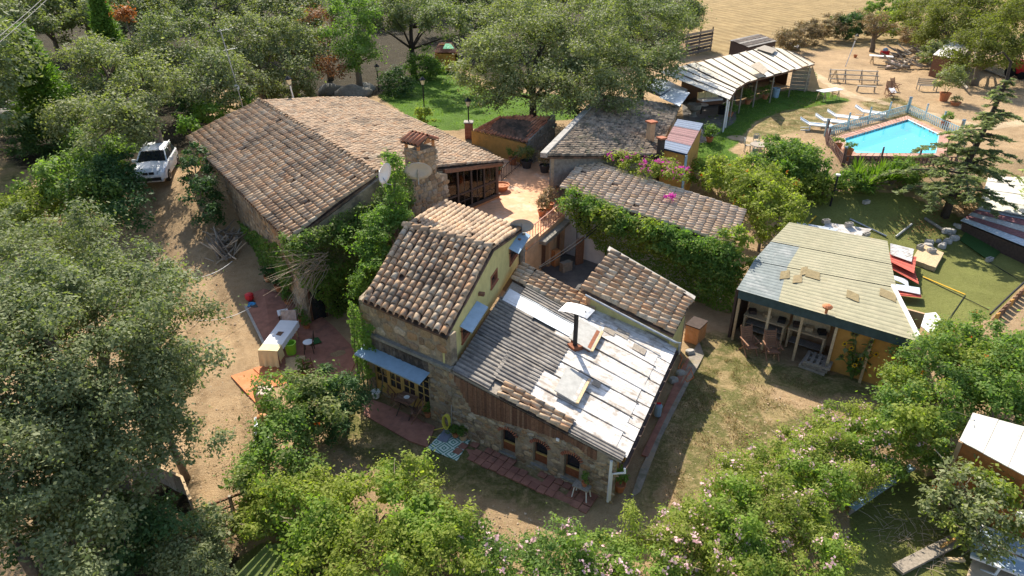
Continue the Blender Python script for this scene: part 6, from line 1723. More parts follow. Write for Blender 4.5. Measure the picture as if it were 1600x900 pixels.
# bare vine twigs bursting from the ivy
tw = thing('bare_vine', 'tangle of bare pale vine twigs sticking out of the gable ivy over the red terrace', 'vine', g(470, 470), world=True)
org = on_plane(500, 405, GW.p0, GW.n, .5)
tr = random.Random(5)
for k in range(64):
    tgt = on_plane(tr.uniform(402, 490), tr.uniform(375, 500), GW.p0, GW.n, tr.uniform(.7, 1.9))
    s = org+V3((tr.uniform(-.4, .4), tr.uniform(-.2, .2), tr.uniform(-.5, .4))); pts = []
    cv = V3((tr.uniform(-.2, .2), tr.uniform(-.3, .1), tr.uniform(-.1, .5)))
    for i in range(7):
        f = i/6*tr.uniform(.9, 1); pts.append(s.lerp(tgt, f)+cv*4*f*(1-f)*.5+V3((tr.uniform(-.05, .05), tr.uniform(-.05, .05), tr.uniform(-.05, .05))))
    r_ = tr.uniform(.008, .018); mb = MB(); mb.tube(pts, [r_*(1-.7*i/6) for i in range(7)], 4); mb.build('twig', TWIG, tw)
# woodpile and brush on the left wall
bp_ = thing('brush_pile', 'heap of grey branches and logs against the left wall of the farmhouse', 'wood pile', g(355, 405), world=True)
for k in range(60):
    a_ = g(tr.uniform(335, 372), tr.uniform(372, 415)); L_ = tr.uniform(.6, 1.6); an = tr.uniform(0, PI); d = V3((math.cos(an)*.7, math.sin(an)*.7, tr.uniform(0, .9))).normalized()
    r_ = tr.uniform(.02, .08); mb = MB(); mb.tube([a_+GZ*tr.uniform(.05, .4), a_+d*L_*.5+GZ*.1, a_+d*L_], [r_, r_*.9, r_*.6], 6); mb.build('branch', [WOODGREY, BARK, TWIG][k % 3], bp_)
for q0, q1, z0, z1 in (((290, 435), (363, 408), 1.6, .9), ((303, 500), (392, 480), 1.2, .4)):
    a_, b_ = g(*q0, z0), g(*q1, z1); mb = MB(); mb.tube([a_.lerp(b_, i/8)-GZ*.25*4*(i/8)*(1-i/8) for i in range(9)], .012, 5)
    tag(mb.build('clothes_line', WHITE), 'thin pale line stretched from the oak to the '+('branch heap' if q0[0] == 290 else 'red terrace'), 'line')
# ================================================================ gate pillars and tin bench in front
gp_ = thing('gate_pillar', 'pale capped gate pillar at the corner of the orange terrace', 'pillar', g(416, 645))
mb = MB(); mb.box((0, 0, .45), (.42, .42, .9)); mb.build('shaft', PINKPL, gp_)
mb = MB(); mb.box((.05, .05, .95), (.55, .5, .1)); mb.build('cap_slab', M('pale_pink_stone', [(.60, .47, .40)], rough=.9, ns=8, na=.2, bump=.2), gp_)
for k, (x, y, lab) in enumerate(((417, 668, 'upper pillar with a terracotta ball finial beside the tin bench'), (411, 775, 'lower terracotta ball finial pillar half hidden by the shrub'))):
    t = thing('ball_pillar', lab, 'pillar', g(x, y+20))
    mb = MB(); mb.box((0, 0, .35), (.3, .3, .7)); mb.build('shaft', GREYSTONE, t)
    mb = MB(); mb.lathe([(.14, .7), (.1, .76), (.17, .84), (.2, .95), (.17, 1.06), (.08, 1.13), (.0, 1.15)], (0, 0, 0), 12); mb.build('ball', TERRA, t, smooth=True)
tbn = thing('tin_bench', 'bench topped with grey ridged tin sheet at the edge of the drive', 'bench', g(409, 690), world=True)
q = [A(397, 652, .55), A(397, 698, .55), A(420, 694, .6), A(419, 648, .6)]
corr(tbn, q[0], q[3], q[2], q[1], 4, .015, ZINC, 'ridged_sheet')
mb = MB(); c = (q[0]+q[2])/2; mb.box(V3((c.x, c.y, .25)), (.35, 1.0, .5), .1); mb.build('bench_base', WOODGREY, tbn)
# shaded pit with plank walls, lower left, and rail fence
pit = thing('compost_pit', 'dark pit walled with pale boards under the oak at the lower left', 'pit', g(250, 790), world=True)
q = [g(x, y) for x, y in ((195, 752), (240, 748), (292, 772), (306, 808))]
for a_, b_ in zip(q, q[1:]):
    for k in range(4):
        mb = MB(); mb.bar(a_.lerp(b_, k/4)+GZ*.25, a_.lerp(b_, (k+.95)/4)+GZ*(.25+R.uniform(-.03, .03)), .05, .9); mb.build('side_board', WOODGREY, pit)
    mb = MB(); mb.bar(a_+GZ*.72, b_+GZ*.72, .08, .05); mb.build('edge_board', WOODPALE, pit)
rf = thing('rail_fence', 'short rail fence running into the shrubs above the green sheet roof', 'fence', g(385, 800), world=True)
a_, b_ = g(335, 815), g(425, 780)
for k in range(4):
    p = a_.lerp(b_, k/3); mb = MB(); mb.bar(p-GZ*.1, p+GZ*.75, .08, .08); mb.build('fence_post', WOODGREY, rf)
for z in (.35, .68): mb = MB(); mb.bar(a_+GZ*z, b_+GZ*z, .05, .07); mb.build('rail', WOODBRN, rf)
gr_ = thing('green_sheet_roof', 'low roof of mossy green corrugated sheet at the bottom edge', 'roof', g(420, 890), world=True)
q = [A(365, 900, .9), A(415, 850, 1.1), A(500, 850, 1.1), A(470, 930, .9)]
GSM = M('mossy_green_sheet', [(.10, .13, .035)], rough=.9, ns=6, na=.3, bump=.2, stain=[((.30, .24, .15), .6, .6, 2.0)])
corr(gr_, q[1], q[2], q[3], q[0], 8, .05, GSM, 'roof_sheet')
walls_under(gr_, [q[0], q[3], q[2], q[1]], [WOODDK], drop=.1, zb=-.2)
# ================================================================ front garden: rug, hose, bistro set, bench
flat_sheet('door_paving', [(560, 618), (600, 632), (680, 668), (668, 700), (640, 690), (570, 650)], REDPAVE, .025)
wpv = flat_sheet('wall_paving', [(728, 702), (752, 706), (830, 745), (900, 783), (893, 790), (815, 757), (738, 720)], REDPAVE, .008)
pvr = random.Random(8)
for i in range(17):
    for j in range(3):
        if pvr.random() < .25: continue
        u = .7+.30*i; d = .12+.30*j; p = NW.pt(u, 0, d+pvr.uniform(-.02, .02)); mb = MB()
        mb.box(V3((p.x, p.y, G(p.x, p.y)+.03+pvr.uniform(0, .012))), (.27, .27, .05), math.atan2(NW.u.y, NW.u.x)+pvr.gauss(0, .03)); mb.build('paver', REDPAVE, wpv)
RUGM = bpy.data.materials.new('patterned_rug'); RUGM.use_nodes = True
def rug_mat(m):
    nt = m.node_tree; N = nt.nodes; b = N['Principled BSDF']; b.inputs['Roughness'].default_value = .95
    tc = N.new('ShaderNodeTexCoord'); mp = N.new('ShaderNodeMapping'); mp.inputs['Scale'].default_value = (2.4, 2.4, 1)
    mp.inputs['Rotation'].default_value = (0, 0, rad(45)); nt.links.new(tc.outputs['Object'], mp.inputs[0])
    s = N.new('ShaderNodeSeparateXYZ'); nt.links.new(mp.outputs[0], s.inputs[0])
    outs = []
    for ax in ('X', 'Y'):
        f = N.new('ShaderNodeMath'); f.operation = 'PINGPONG'; f.inputs[1].default_value = .5; nt.links.new(s.outputs[ax], f.inputs[0]); outs.append(f.outputs[0])
    mx = N.new('ShaderNodeMath'); mx.operation = 'MAXIMUM'; nt.links.new(outs[0], mx.inputs[0]); nt.links.new(outs[1], mx.inputs[1])
    pp = N.new('ShaderNodeMath'); pp.operation = 'PINGPONG'; pp.inputs[1].default_value = .13; nt.links.new(mx.outputs[0], pp.inputs[0])
    g_ = N.new('ShaderNodeMath'); g_.operation = 'GREATER_THAN'; g_.inputs[1].default_value = .075; nt.links.new(pp.outputs[0], g_.inputs[0])
    mi = N.new('ShaderNodeMix'); mi.data_type = 'RGBA'; nt.links.new(g_.outputs[0], mi.inputs[0])
    mi.inputs[6].default_value = (.62, .70, .62, 1); mi.inputs[7].default_value = (.10, .26, .19, 1); nt.links.new(mi.outputs[2], b.inputs['Base Color'])
rug_mat(RUGM)
rq = [g(x, y, .05) for x, y in ((667, 700), (714, 720), (736, 686), (697, 668))]
o = sheet(None, *[p-rq[0] for p in rq], RUGM, 'patterned_rug', .015, 0, nu=8, nv=8, wob=.006); o.location = rq[0]; tag(o, 'pale green rug with dark diamond pattern on the grass by the stone wall', 'rug')
o = sheet(None, *[g(x, y, .09) for x, y in ((683, 686), (697, 691), (709, 675), (696, 668))], M('grey_cushion', [(.22, .24, .30)], rough=.9, ns=6, na=.1, bump=.1), 'grey_cushion', .05); tag(o, 'grey square cushion lying on the patterned rug', 'cushion')
pot(g(712, 684)+GZ*.06, .14, .2, 'left small potted plant on the far edge of the patterned rug', POT, L_GREEN, .18, .25, leaf=.06)
pot(g(724, 688)+GZ*.06, .16, .22, 'right small potted plant on the far edge of the patterned rug', PINKPL, L_GREEN, .2, .25, leaf=.06)
pot(g(669, 652)+GZ*.04, .14, .22, 'terracotta pot with a small bush at the right end of the french doors', POT, L_IVY, .16, .3, leaf=.06)
pot(g(588, 622)+GZ*.04, .17, .28, 'white pot with soil at the left end of the french doors', WHITE, None)
bis = thing('bistro_table', 'dark slatted folding table before the french doors', 'table', g(637, 648)+GZ*.04, rad(-30))
for k in range(6): mb = MB(); mb.box((0, -.25+.1*k, .71), (.7, .085, .02)); mb.build('top_slat', WOODBRN, bis)
for sx in (-.28, .28):
    for s in (-1, 1): mb = MB(); mb.bar((sx, -s*.28, .7), (sx, s*.3, 0), .03, .03); mb.build('leg', WOODDK, bis)
tag(MB().lathe([(.05, 0), (.1, .015), (.11, .03), (.0, .012)], bis.location+V3((.02, .02, .725)), 12).build('white_dish', WHITE), 'small white dish on the dark folding table', 'dish')
def folding_chair(loc, rz, label, mat=WOODBRN):
    t = thing('folding_chair', label, 'chair', loc, rz)
    for k in range(4): mb = MB(); mb.box((0, -.16+.1*k, .45), (.4, .08, .018)); mb.build('seat_slat', mat, t)
    for k in range(2): mb = MB(); mb.box((0, .24+.02*k, .68+.12*k), (.4, .018, .07)); mb.build('back_slat', mat, t)
    for s in (-.2, .2):
        mb = MB(); mb.bar((s, -.22, 0), (s, .28, .86), .025, .035); mb.build('frame', mat, t); mb = MB(); mb.bar((s*.9, .25, 0), (s*.9, -.18, .45), .025, .035); mb.build('leg', mat, t)
    return t
fc = folding_chair(g(620, 636)+GZ*.04, rad(95), 'folding chair on the left of the dark folding table')
dup(fc, g(652, 658)+GZ*.04, rad(-80), 'folding chair on the right of the dark folding table')
def hose(pts, r, mat, label):
    mb = MB(); mb.tube(pts, r, 6); return tag(mb.build('garden_hose', mat), label, 'hose')
hc = NW.pt(.25, 1.0, .12); hp = []
for k in range(60):
    a = k*.42; f = k/60; hp.append(hc-NW.u*.35+NW.u*(.13+.02*(k % 5)/5)*math.cos(a)+GZ*((.30-.02*(k % 7)/7)*math.sin(a)-.35)+NW.n*(.05+.15*f))
hose(hp+[g(678, 672, .03), g(672, 682, .03), g(684, 684, .03)], .016, YELPL, 'coiled yellow garden hose hanging on the stone pier')
mb = MB(); mb.tube([NW.pt(.0, .05, .15), NW.pt(.02, 1.3, .06)], .022, 6); tag(mb.build('water_pipe', METGREY), 'grey water pipe standing beside the yellow hose', 'pipe')
hp = [g(x, y, .04+.02*(i % 2)) for i, (x, y) in enumerate(((1058, 545), (1066, 560), (1060, 575), (1072, 590), (1080, 580), (1068, 568), (1062, 582), (1074, 597), (1084, 590), (1078, 573), (1066, 590)))]
hose([x for a_, b_ in zip(hp, hp[1:]) for x in (a_, a_.lerp(b_, .5))], .02, ORPL, 'orange garden hose tangled at the right eave of the lean to')
sbn = thing('plant_stand', 'small grey wooden stand with spread legs at the right arched window', 'stand', g(908, 778), rad(-32))
mb = MB(); mb.box((0, 0, .5), (.55, .3, .04)); mb.build('top', WOODGREY, sbn)
for sx in (-.2, .2):
    for sy in (-.1, .1): mb = MB(); mb.bar((sx, sy, .48), (sx*1.3, sy*1.6, 0), .03, .03); mb.build('leg', WHITE, sbn)
pot(sbn.location+V3((.08, 0, .52)), .1, .15, 'cactus pot on the small grey stand', POT, L_IVY, .1, .35, leaf=.06)
# path along the right side
PATHM = M('dusty_path', [(.27, .235, .19)], rough=.95, ns=3, na=.35, bump=.4, stain=[((.36, .27, .16), .7, .55, 1.2), ((.12, .13, .06), .6, .6, 2.0)])
flat_sheet('concrete_path', [(985, 780), (1000, 735), (1040, 655), (1075, 560), (1092, 535), (1100, 556), (1076, 600), (1033, 685), (1000, 770)], PATHM, .03)
flat_sheet('red_strip', [(1002, 712), (1030, 655), (1062, 580), (1075, 560), (1082, 575), (1042, 650), (1012, 716)], REDPAVE, .04)
pot(g(968, 768)+GZ*.04, .18, .3, 'potted cactus at the outer corner of the lean to', POT, L_IVY, .2, .6)
pot(g(1050, 560)+GZ*.04, .15, .2, 'small green pot plant below the annex corner', POT, L_IVY, .2, .3)
t = thing('fire_extinguisher_bin', 'dark bin with red handle beside the right eave of the lean to', 'bin', g(1027, 650)+GZ*.04)
mb = MB(); mb.lathe([(.13, 0), (.15, .4), (.12, .48), (.0, .5)], (0, 0, 0), 10); mb.build('body', BLUEMET, t); mb = MB(); mb.box((0, 0, .54), (.16, .05, .06)); mb.build('handle', REDPL, t)
ob = thing('brick_planter', 'orange brick planter box at the corner of the tiled annex', 'planter', g(1085, 530))
mb = MB(); mb.box((0, 0, .4), (.8, .6, .8), .9); mb.build('box', TERRA, ob); mb = MB(); mb.box((0, 0, .82), (.85, .65, .05), .9); mb.build('lid', WOODDK, ob)
for x, y, lab in ((1063, 585, 'rough pale stone beside the orange hose'), (1078, 552, 'grey lump beside the annex planter'), (1052, 596, 'flat stone by the concrete path')):
    mb = MB(); v, f = STONES[4]; mb.add([V3((a*.4, b*.3, c*.18)) for a, b, c in v], f); o = mb.build('loose_stone', CONC); o.location = g(x, y, .03); tag(o, lab, 'stone')
# sunflower bush before the netted shed
sf = thing('sunflower_plant', 'tall branching sunflower with yellow and pale heads before the ochre panel', 'plant', g(1330, 592))
hd = []
for k in range(16):
    a = k*2.4; e = V3((math.cos(a)*R.uniform(.2, .8), math.sin(a)*R.uniform(.1, .5), R.uniform(.7, 2.0))); hd.append(e)
    mb = MB(); mb.tube([(0, 0, 0), (e.x*.4, e.y*.4, e.z*.6), e], [.03, .02, .012], 5); mb.build('stem', STEMG, sf)
    for j in range(5):
        f = .35+.13*j; b_ = V3((e.x*.4, e.y*.4, e.z*.6)).lerp(e, max(0, (f-.5)*2)); an = R.random()*6; d = V3((math.cos(an), math.sin(an), -.2)); s = V3((-d.y, d.x, 0))*.1
        mb = MB(); mb.add([b_, b_+d*.14+s, b_+d*.3-GZ*.05, b_+d*.14-s], [(0, 1, 2, 3)]); mb.build('leaf', L_IVY if j % 2 else L_IVYPALE, sf)
    mb = MB(); n = 14; c = e+V3((0, -.03, .02)); vs = [c]+[c+V3((math.cos(2*PI*i/n)*(.13 if i % 2 else .085), -.02, math.sin(2*PI*i/n)*(.13 if i % 2 else .085))) for i in range(n)]
    mb.add(vs, [(0, i+1, (i+1) % n+1) for i in range(n)]); h_ = mb.build('flower_head', F_YEL if k % 2 else L_IVYPALE, sf)
    mb = MB(); mb.lathe([(.05, 0), (.045, .02), (.0, .03)], (0, 0, 0), 8); o = mb.build('seed_disc', WOODDK, h_); o.matrix_basis = Matrix.Translation(c+V3((0, -.02, 0))) @ Matrix.Rotation(PI/2, 4, 'X')
# ================================================================ yard by the pool
lg = [((1272, 203), rad(70), 'blue sling sun lounger, leftmost in the row by the pool fence', SLING), ((1295, 197), rad(66), 'white sun lounger second in the row by the pool fence', CLOTH), ((1313, 190), rad(66), 'white sun lounger third in the row by the pool fence', CLOTH), ((1356, 183), rad(60), 'white sun lounger alone at the far corner of the pool fence', CLOTH)]
for (p, rz, lab, mt) in lg:
    q = sunbed(g(*p), rz, lab, mt, WHITE, rad(28)); q.scale = (1.15, 1.15, 1.15)
def trestle(loc, rz, L, label, topmat=WHITE):
    t = thing('trestle_table', label, 'table', loc, rz)
    mb = MB(); mb.box((0, 0, .8), (L, .8, .05)); mb.build('table_top', topmat, t)
    for sx in (-1, 1):
        for sy in (-1, 1):
            for dx in (-.15, .15): mb = MB(); mb.bar((sx*L*.34, sy*.28, .78), (sx*L*.34+dx, sy*.36, 0), .05, .05); mb.build('leg', WOODPALE, t)
        mb = MB(); mb.box((sx*L*.34, 0, .42), (.04, .62, .05)); mb.build('brace', WOODPALE, t)
    return t
trestle(g(1293, 156), rad(26), 2.3, 'white topped trestle table on the dry grass near the canopy end')
trestle(g(1374, 100), rad(-22), 2.2, 'white topped table with thin legs near the log pile')
bl = thing('bleacher_bench', 'long weathered tiered bench of planks in the dry yard', 'bench', g(1332, 130), rad(-12))
for k in range(3): mb = MB(); mb.box((0, .45*k-.4, .4+.32*k), (4.2, .24, .06)); mb.build('plank', WOODGREY, bl)
for x in (-2, -.7, .7, 2):
    mb = MB(); mb.bar((x, -.5, .0), (x, .6, 1.1), .07, .07); mb.build('strut', WOODGREY, bl); mb = MB(); mb.bar((x, .55, 0), (x, .55, 1.1), .07, .07); mb.build('upright', WOODGREY, bl)
sb_ = thing('short_bench', 'short weathered bench at the right end of the tiered bench', 'bench', g(1352, 144), rad(-14))
mb = MB(); mb.box((0, 0, .5), (1.5, .35, .06)); mb.build('seat', WOODGREY, sb_)
for sx in (-.65, .65):
    for sy in (-.12, .12): mb = MB(); mb.bar((sx, sy, .48), (sx*1.1, sy*1.5, 0), .06, .06); mb.build('leg', WOODGREY, sb_)
ld = thing('wooden_trestle', 'orange wooden trestle leaning at the left end of the tiered bench', 'trestle', g(1304, 128), rad(60))
for s in (-.3, .3): mb = MB(); mb.bar((s, -.3, 0), (s, .1, 1.0), .05, .06); mb.build('rail', WOODPALE, ld); mb = MB(); mb.bar((s, .4, 0), (s, .1, 1.0), .05, .06); mb.build('rail', WOODPALE, ld)
for z in (.2, .45, .7): mb = MB(); mb.box((0, -.3+.4*z, z), (.6, .04, .06)); mb.build('rung', WOODPALE, ld)
dup(dc, g(1387, 148), rad(-20), 'left brown deck chair standing in the dry yard'); dup(dc, g(1398, 143), rad(25), 'right brown deck chair standing in the dry yard'); dup(dc, g(1392, 153), rad(70), 'brown deck chair draped with cloth in front of the pair')
o = sheet(None, *[dc.location*0+g(1392, 153)+V3(q) for q in ((-.2, -.2, .5), (.25, -.2, .5), (.25, .35, .75), (-.2, .35, .75))], CLOTH, 'white_towel', .02, wob=.03); tag(o, 'white towel thrown over the front deck chair', 'towel')
sw = thing('garden_bench', 'grey slatted garden bench beside the large potted shrub', 'bench', g(1447, 142), rad(-8))
for k in range(5): mb = MB(); mb.box((0, -.25+.12*k, .5), (1.5, .1, .03)); mb.build('seat_slat', WOODGREY, sw)
for k in range(3): mb = MB(); mb.box((0, .32, .62+.16*k), (1.5, .03, .1)); mb.build('back_slat', WOODGREY, sw)
for sx in (-.72, .72): 
    mb = MB(); mb.bar((sx, .33, 0), (sx, .35, 1.05), .06, .06); mb.build('back_leg', WOODGREY, sw); mb = MB(); mb.bar((sx, -.28, 0), (sx, -.28, .62), .06, .06); mb.build('front_leg', WOODGREY, sw)
pot(g(1474, 158), .42, .7, 'big terracotta pot with a bushy shrub in the dry yard', POT, L_OLIVE, 1.0, 1.6, leaf=.16)
pot(g(1492, 165), .4, .3, 'low wide terracotta bowl by the big potted shrub', POT, L_OLIVE, .4, .4)
pot(g(1322, 250), .3, .75, 'tall terracotta pot at the near corner of the pool fence', POT, L_GREEN, .3, .3)
pot(g(1308, 236), .24, .5, 'small terracotta pot on the orange block by the pool fence', POT, L_GREEN, .3, .3)
pot(g(1475, 200), .3, .5, 'terracotta pot with green plant at the far end of the pool', POT, L_GREEN, .35, .5)
br_ = thing('red_barrow', 'small red barrow with blue load beside the bare tree', 'barrow', g(1381, 89))
mb = MB(); mb.box((0, 0, .45), (.8, .5, .4)); mb.build('tub', REDPL, br_); mb = MB(); mb.lathe([(.25, .65), (.28, .85), (.1, .95), (.0, .96)], (0, 0, 0), 9); mb.build('load', BLUEMET, br_)
for s in (-.25, .25): mb = MB(); mb.bar((s, .2, .3), (s, .2, 0), .05, .05); mb.build('leg', BLACK, br_)
pot(g(1336, 90), .2, .3, 'lone small terracotta pot on the dry yard by the lantern', POT, None)
tr2 = thing('red_tractor', 'red farm machine parked in the shade at the right edge', 'tractor', g(1592, 122), rad(20))
mb = MB(); mb.box((0, 0, .8), (.9, 1.6, .7)); mb.build('body', REDPL, tr2); mb = MB(); mb.box((0, .4, 1.35), (.8, .6, .5)); mb.build('seat_box', REDPL, tr2)
for sx in (-.6, .6):
    for y, r_ in ((-.6, .35), (.6, .5)):
        mb = MB(); mb.lathe([(r_*.4, -.12), (r_, -.1), (r_, .1), (r_*.4, .12)], (0, 0, 0), 14); o = mb.build('wheel', TYRE, tr2); o.location = (sx, y, r_); o.rotation_euler = (0, PI/2, 0)
lp = thing('log_pile', 'loose heap of grey logs and branches at the edge of the dry yard', 'wood pile', g(1425, 100), world=True)
for k in range(80):
    a_ = g(tr.uniform(1392, 1455), tr.uniform(84, 112)); L_ = tr.uniform(.8, 2.2); an = tr.uniform(0, PI); d = V3((math.cos(an), math.sin(an)*.7, tr.uniform(-.05, .6))).normalized(); r_ = tr.uniform(.03, .14)
    mb = MB(); mb.tube([a_+GZ*tr.uniform(.1, .5), a_+d*L_*.5+GZ*.15, a_+d*L_+GZ*.1], [r_, r_*.9, r_*.7], 6); mb.build('log', [WOODGREY, BARK, TWIG][k % 3], lp)
o = sheet(None, *[g(x, y, .15) for x, y in ((1385, 103), (1402, 106), (1408, 97), (1392, 95))], M('pink_tarp', [(.62, .48, .46)], rough=.8, ns=3, na=.1, bump=.1), 'pink_tarp', .08, wob=.08); tag(o, 'pale pink tarp lying at the left foot of the log pile', 'tarp')
cs_ = thing('collapsed_shed', 'tumbledown shed with pale broken roof under the acacias', 'shed', g(1490, 100), world=True)
q = [A(1458, 85, 4.6), A(1500, 95, 4.5), A(1525, 66, 5.0), A(1490, 58, 5.2)]
for k in range(3): sheet(cs_, q[0].lerp(q[1], k/3), q[0].lerp(q[1], (k+.96)/3), q[3].lerp(q[2], (k+.96)/3), q[3].lerp(q[2], k/3), [METPALE, METWHITE, WOODGREY][k], 'roof_sheet', .03, .05*k)
walls_under(cs_, q, [WOODBRN, BARK], zb=1.5)
pole((1480, 105), (1512, 138), .09, WOODGREY, 'grey_pole', 'long grey pole leaning from the tumbledown shed', z=.5); pole((1535, 108), (1575, 122), .09, WOODGREY, 'grey_pole', 'grey pole lying in the shade at the right edge', z=.1)
# under and around the pale canopy
urn = thing('stone_urn', 'grey stone urn in the shade under the pale canopy', 'urn', g(1083, 182))
mb = MB(); mb.lathe([(.35, 0), (.2, .15), (.18, .35), (.5, .6), (.55, .9), (.5, .95), (.4, .7), (.0, .65)], (0, 0, 0), 14); mb.build('bowl', GREYSTONE, urn)
sofa = thing('white_sofa', 'white cushioned bench under the left part of the pale canopy', 'sofa', g(1108, 165), rad(20))
mb = MB(); mb.box((0, 0, .3), (2.0, .8, .3)); mb.build('base', WOODBRN, sofa)
for x in (-.65, 0, .65): mb = MB(); mb.box((x, -.03, .52), (.62, .74, .14)); mb.build('cushion', CLOTH, sofa); mb = MB(); mb.box((x, .36, .8), (.6, .16, .5)); mb.build('back_cushion', CREAM, sofa)
t = thing('round_table', 'round pale table beside the stone urn', 'table', g(1095, 178)); mb = MB(); mb.lathe([(.5, .7), (.5, .74), (.0, .745)], (0, 0, 0), 16); mb.build('table_top', METGREY, t); mb = MB(); mb.tube([(0, 0, 0), (0, 0, .7)], .05, 6); mb.build('pedestal', BLACK, t)
tag(MB().lathe([(.26, 0), (.32, .75), (.33, .78), (.28, .78), (.25, .1), (.0, .1)], g(1211, 152), 14).build('trash_bin', BLUEMET), 'grey blue bin at the right posts of the pale canopy', 'bin')
tag(MB().lathe([(.28, 0), (.32, .7), (.0, .72)], g(1127, 178), 12).build('dark_barrel', BLACK), 'black barrel at the white post of the pale canopy', 'barrel')
for x, y, lab in ((1140, 182, 'potted fern at the front white post of the canopy'), (1168, 163, 'low leafy plant along the canopy edge'), (1195, 155, 'leafy plant before the middle canopy posts'), (1258, 132, 'leafy plant at the right end of the canopy'), (1108, 222, 'pot plant at the corner of the striped hut')):
    pot(g(x, y), .25, .35, lab, POT, L_GREEN, .5, .6, leaf=.14)
for x, y, rz, lab in ((1172, 143, .3, 'left chair under the middle of the canopy'), (1205, 135, .9, 'right chair under the middle of the canopy')): simple_chair(g(x, y), rz, lab, BLACK, CREAM)
t = thing('garden_table', 'grey garden table on the lawn between canopy and ivy house', 'table', g(1184, 243)); mb = MB(); mb.lathe([(.6, .7), (.6, .74), (.0, .745)], (0, 0, 0), 16); mb.build('table_top', WOODGREY, t)
for a in range(4): mb = MB(); mb.bar((.3*math.cos(a*1.57), .3*math.sin(a*1.57), .7), (.45*math.cos(a*1.57), .45*math.sin(a*1.57), 0), .05, .05); mb.build('leg', METGREY, t)
for x, y, rz, lab in ((1167, 238, 1.4, 'left chair at the grey garden table'), (1181, 232, 0, 'far chair at the grey garden table'), (1176, 250, 3, 'near chair at the grey garden table')): simple_chair(g(x, y), rz, lab, METGREY, WOODGREY)
o = sheet(None, A(1060, 62, 6.6), A(1070, 64, 6.4), A(1072, 78, 5.2), A(1062, 76, 5.3), CLOTH, 'white_laundry', .02, wob=.05); tag(o, 'white laundry hanging in front of the tall board fence', 'laundry')
o = sheet(None, *[g(x, y, .3) for x, y in ((1228, 72), (1246, 76), (1250, 68), (1234, 66))], CLOTH, 'white_tarp', .1, wob=.15); tag(o, 'crumpled white tarp in the dry grass behind the canopy', 'tarp')
# boulders, upper left, and under the lawn trees
for k, (x, y, s, lab) in enumerate(((6, 160, 1.5, 'upper grey boulder at the left edge'), (22, 172, 1.3, 'rounded boulder right of the upper one at the left edge'), (5, 185, 1.2, 'lower boulder at the left edge'), (520, 145, 1.3, 'sunlit boulder behind the far eave of the farmhouse'), (553, 148, 1.5, 'wide shaded boulder behind the far eave'), (570, 140, 1.0, 'smaller boulder right of the wide shaded one'))):
    o = MB(); bm_ = bmesh.new(); bmesh.ops.create_icosphere(bm_, subdivisions=3, radius=1)
    for v in bm_.verts: v.co *= 1+.22*noise.noise(v.co*1.3+V3((k*7, 0, 0)))+.06*noise.noise(v.co*4)
    me_ = bpy.data.meshes.new('boulder'); bm_.to_mesh(me_); bm_.free(); me_.materials.append(GREYSTONE); me_.polygons.foreach_set('use_smooth', [True]*len(me_.polygons))
    o = bpy.data.objects.new('boulder', me_); link(o); o.location = g(x, y); o.scale = (s, s*.8, s*.6); tag(o, lab, 'boulder')
oh = thing('orange_parasol', 'small red brown roof with a green patch beyond the lawn trees', 'shed', g(695, 85), world=True)
q = [A(678, 82, 4.4), A(716, 82, 4.4), A(706, 66, 5.2), A(686, 66, 5.2)]; sheet(oh, *q, REDPAVE, 'roof_sheet', .05); sheet(oh, A(692, 76, 4.85), A(710, 76, 4.85), A(704, 68, 5.2), A(696, 68, 5.2), M('green_tarp', [(.06, .42, .22)], rough=.7, ns=3, na=.1, bump=.05), 'green_patch', .02)
walls_under(oh, q, [OCHRE], zb=2.5)
# power cables, upper left
for k, (q0, q1, lab) in enumerate((((-60, 103), (75, -10), 'upper power cable crossing the upper left corner'), ((-60, 115), (85, -12), 'lower power cable crossing the upper left corner'))):
    a_, b_ = on_plane(*q0, V3((0, 34, 0)), V3((0, 1, 0))), on_plane(*q1, V3((0, 46, 0)), V3((0, 1, 0)))
    mb = MB(); mb.tube([a_.lerp(b_, i/10)-GZ*.08*4*(i/10)*(1-i/10) for i in range(11)], .018, 6); tag(mb.build('power_cable', CONC), lab, 'cable')
# dry cuttings on the lower turf
cu = thing('dry_cuttings', 'heap of dry cut twigs around the long plank on the lower turf', 'twigs', g(1455, 870), world=True)
for k in range(120):
    c0 = ((1420, 845), (1455, 880), (1400, 820), (1470, 830))[k % 4]; a_ = g(c0[0]+tr.gauss(0, 18), c0[1]+tr.gauss(0, 10)); an = tr.uniform(0, 6.3); L_ = tr.uniform(.15, .6); d = V3((math.cos(an), math.sin(an), tr.uniform(0, .25)))
    mb = MB(); mb.tube([a_+GZ*.02, a_+d*L_*.5+GZ*.06, a_+d*L_+GZ*.03], .006, 3); mb.build('twig', TWIG, cu)
# fallen leaves on the drive
def litter(name, px, L, mat):
    P = np.array([[*(lambda p: (p.x, p.y, p.z+.035))(g(tr.gauss(x, sx), tr.gauss(y, sy)))] for x, y, sx, sy, m in px for _ in range(m)])
    o = bpy.data.objects.new(name, leaf_mesh(name, P, np.tile([0, 0, 1.], (len(P), 1))+RN.normal(size=P.shape)*.25, L, L*.5, mat, RN.random(len(P)))); link(o); tag(o, kind='stuff')
litter('fallen_leaves', [(370, 700, 22, 25, 420), (330, 720, 25, 40, 260), (260, 800, 25, 18, 200), (270, 320, 18, 25, 150), (840, 850, 30, 12, 120), (300, 380, 18, 40, 200), (385, 640, 10, 40, 160), (1120, 700, 40, 40, 200), (1230, 640, 50, 15, 150)], .05, L_DRY)
litter('fallen_leaves', [(1450, 350, 30, 10, 700), (1490, 330, 25, 8, 400)], .09, L_BROWN)
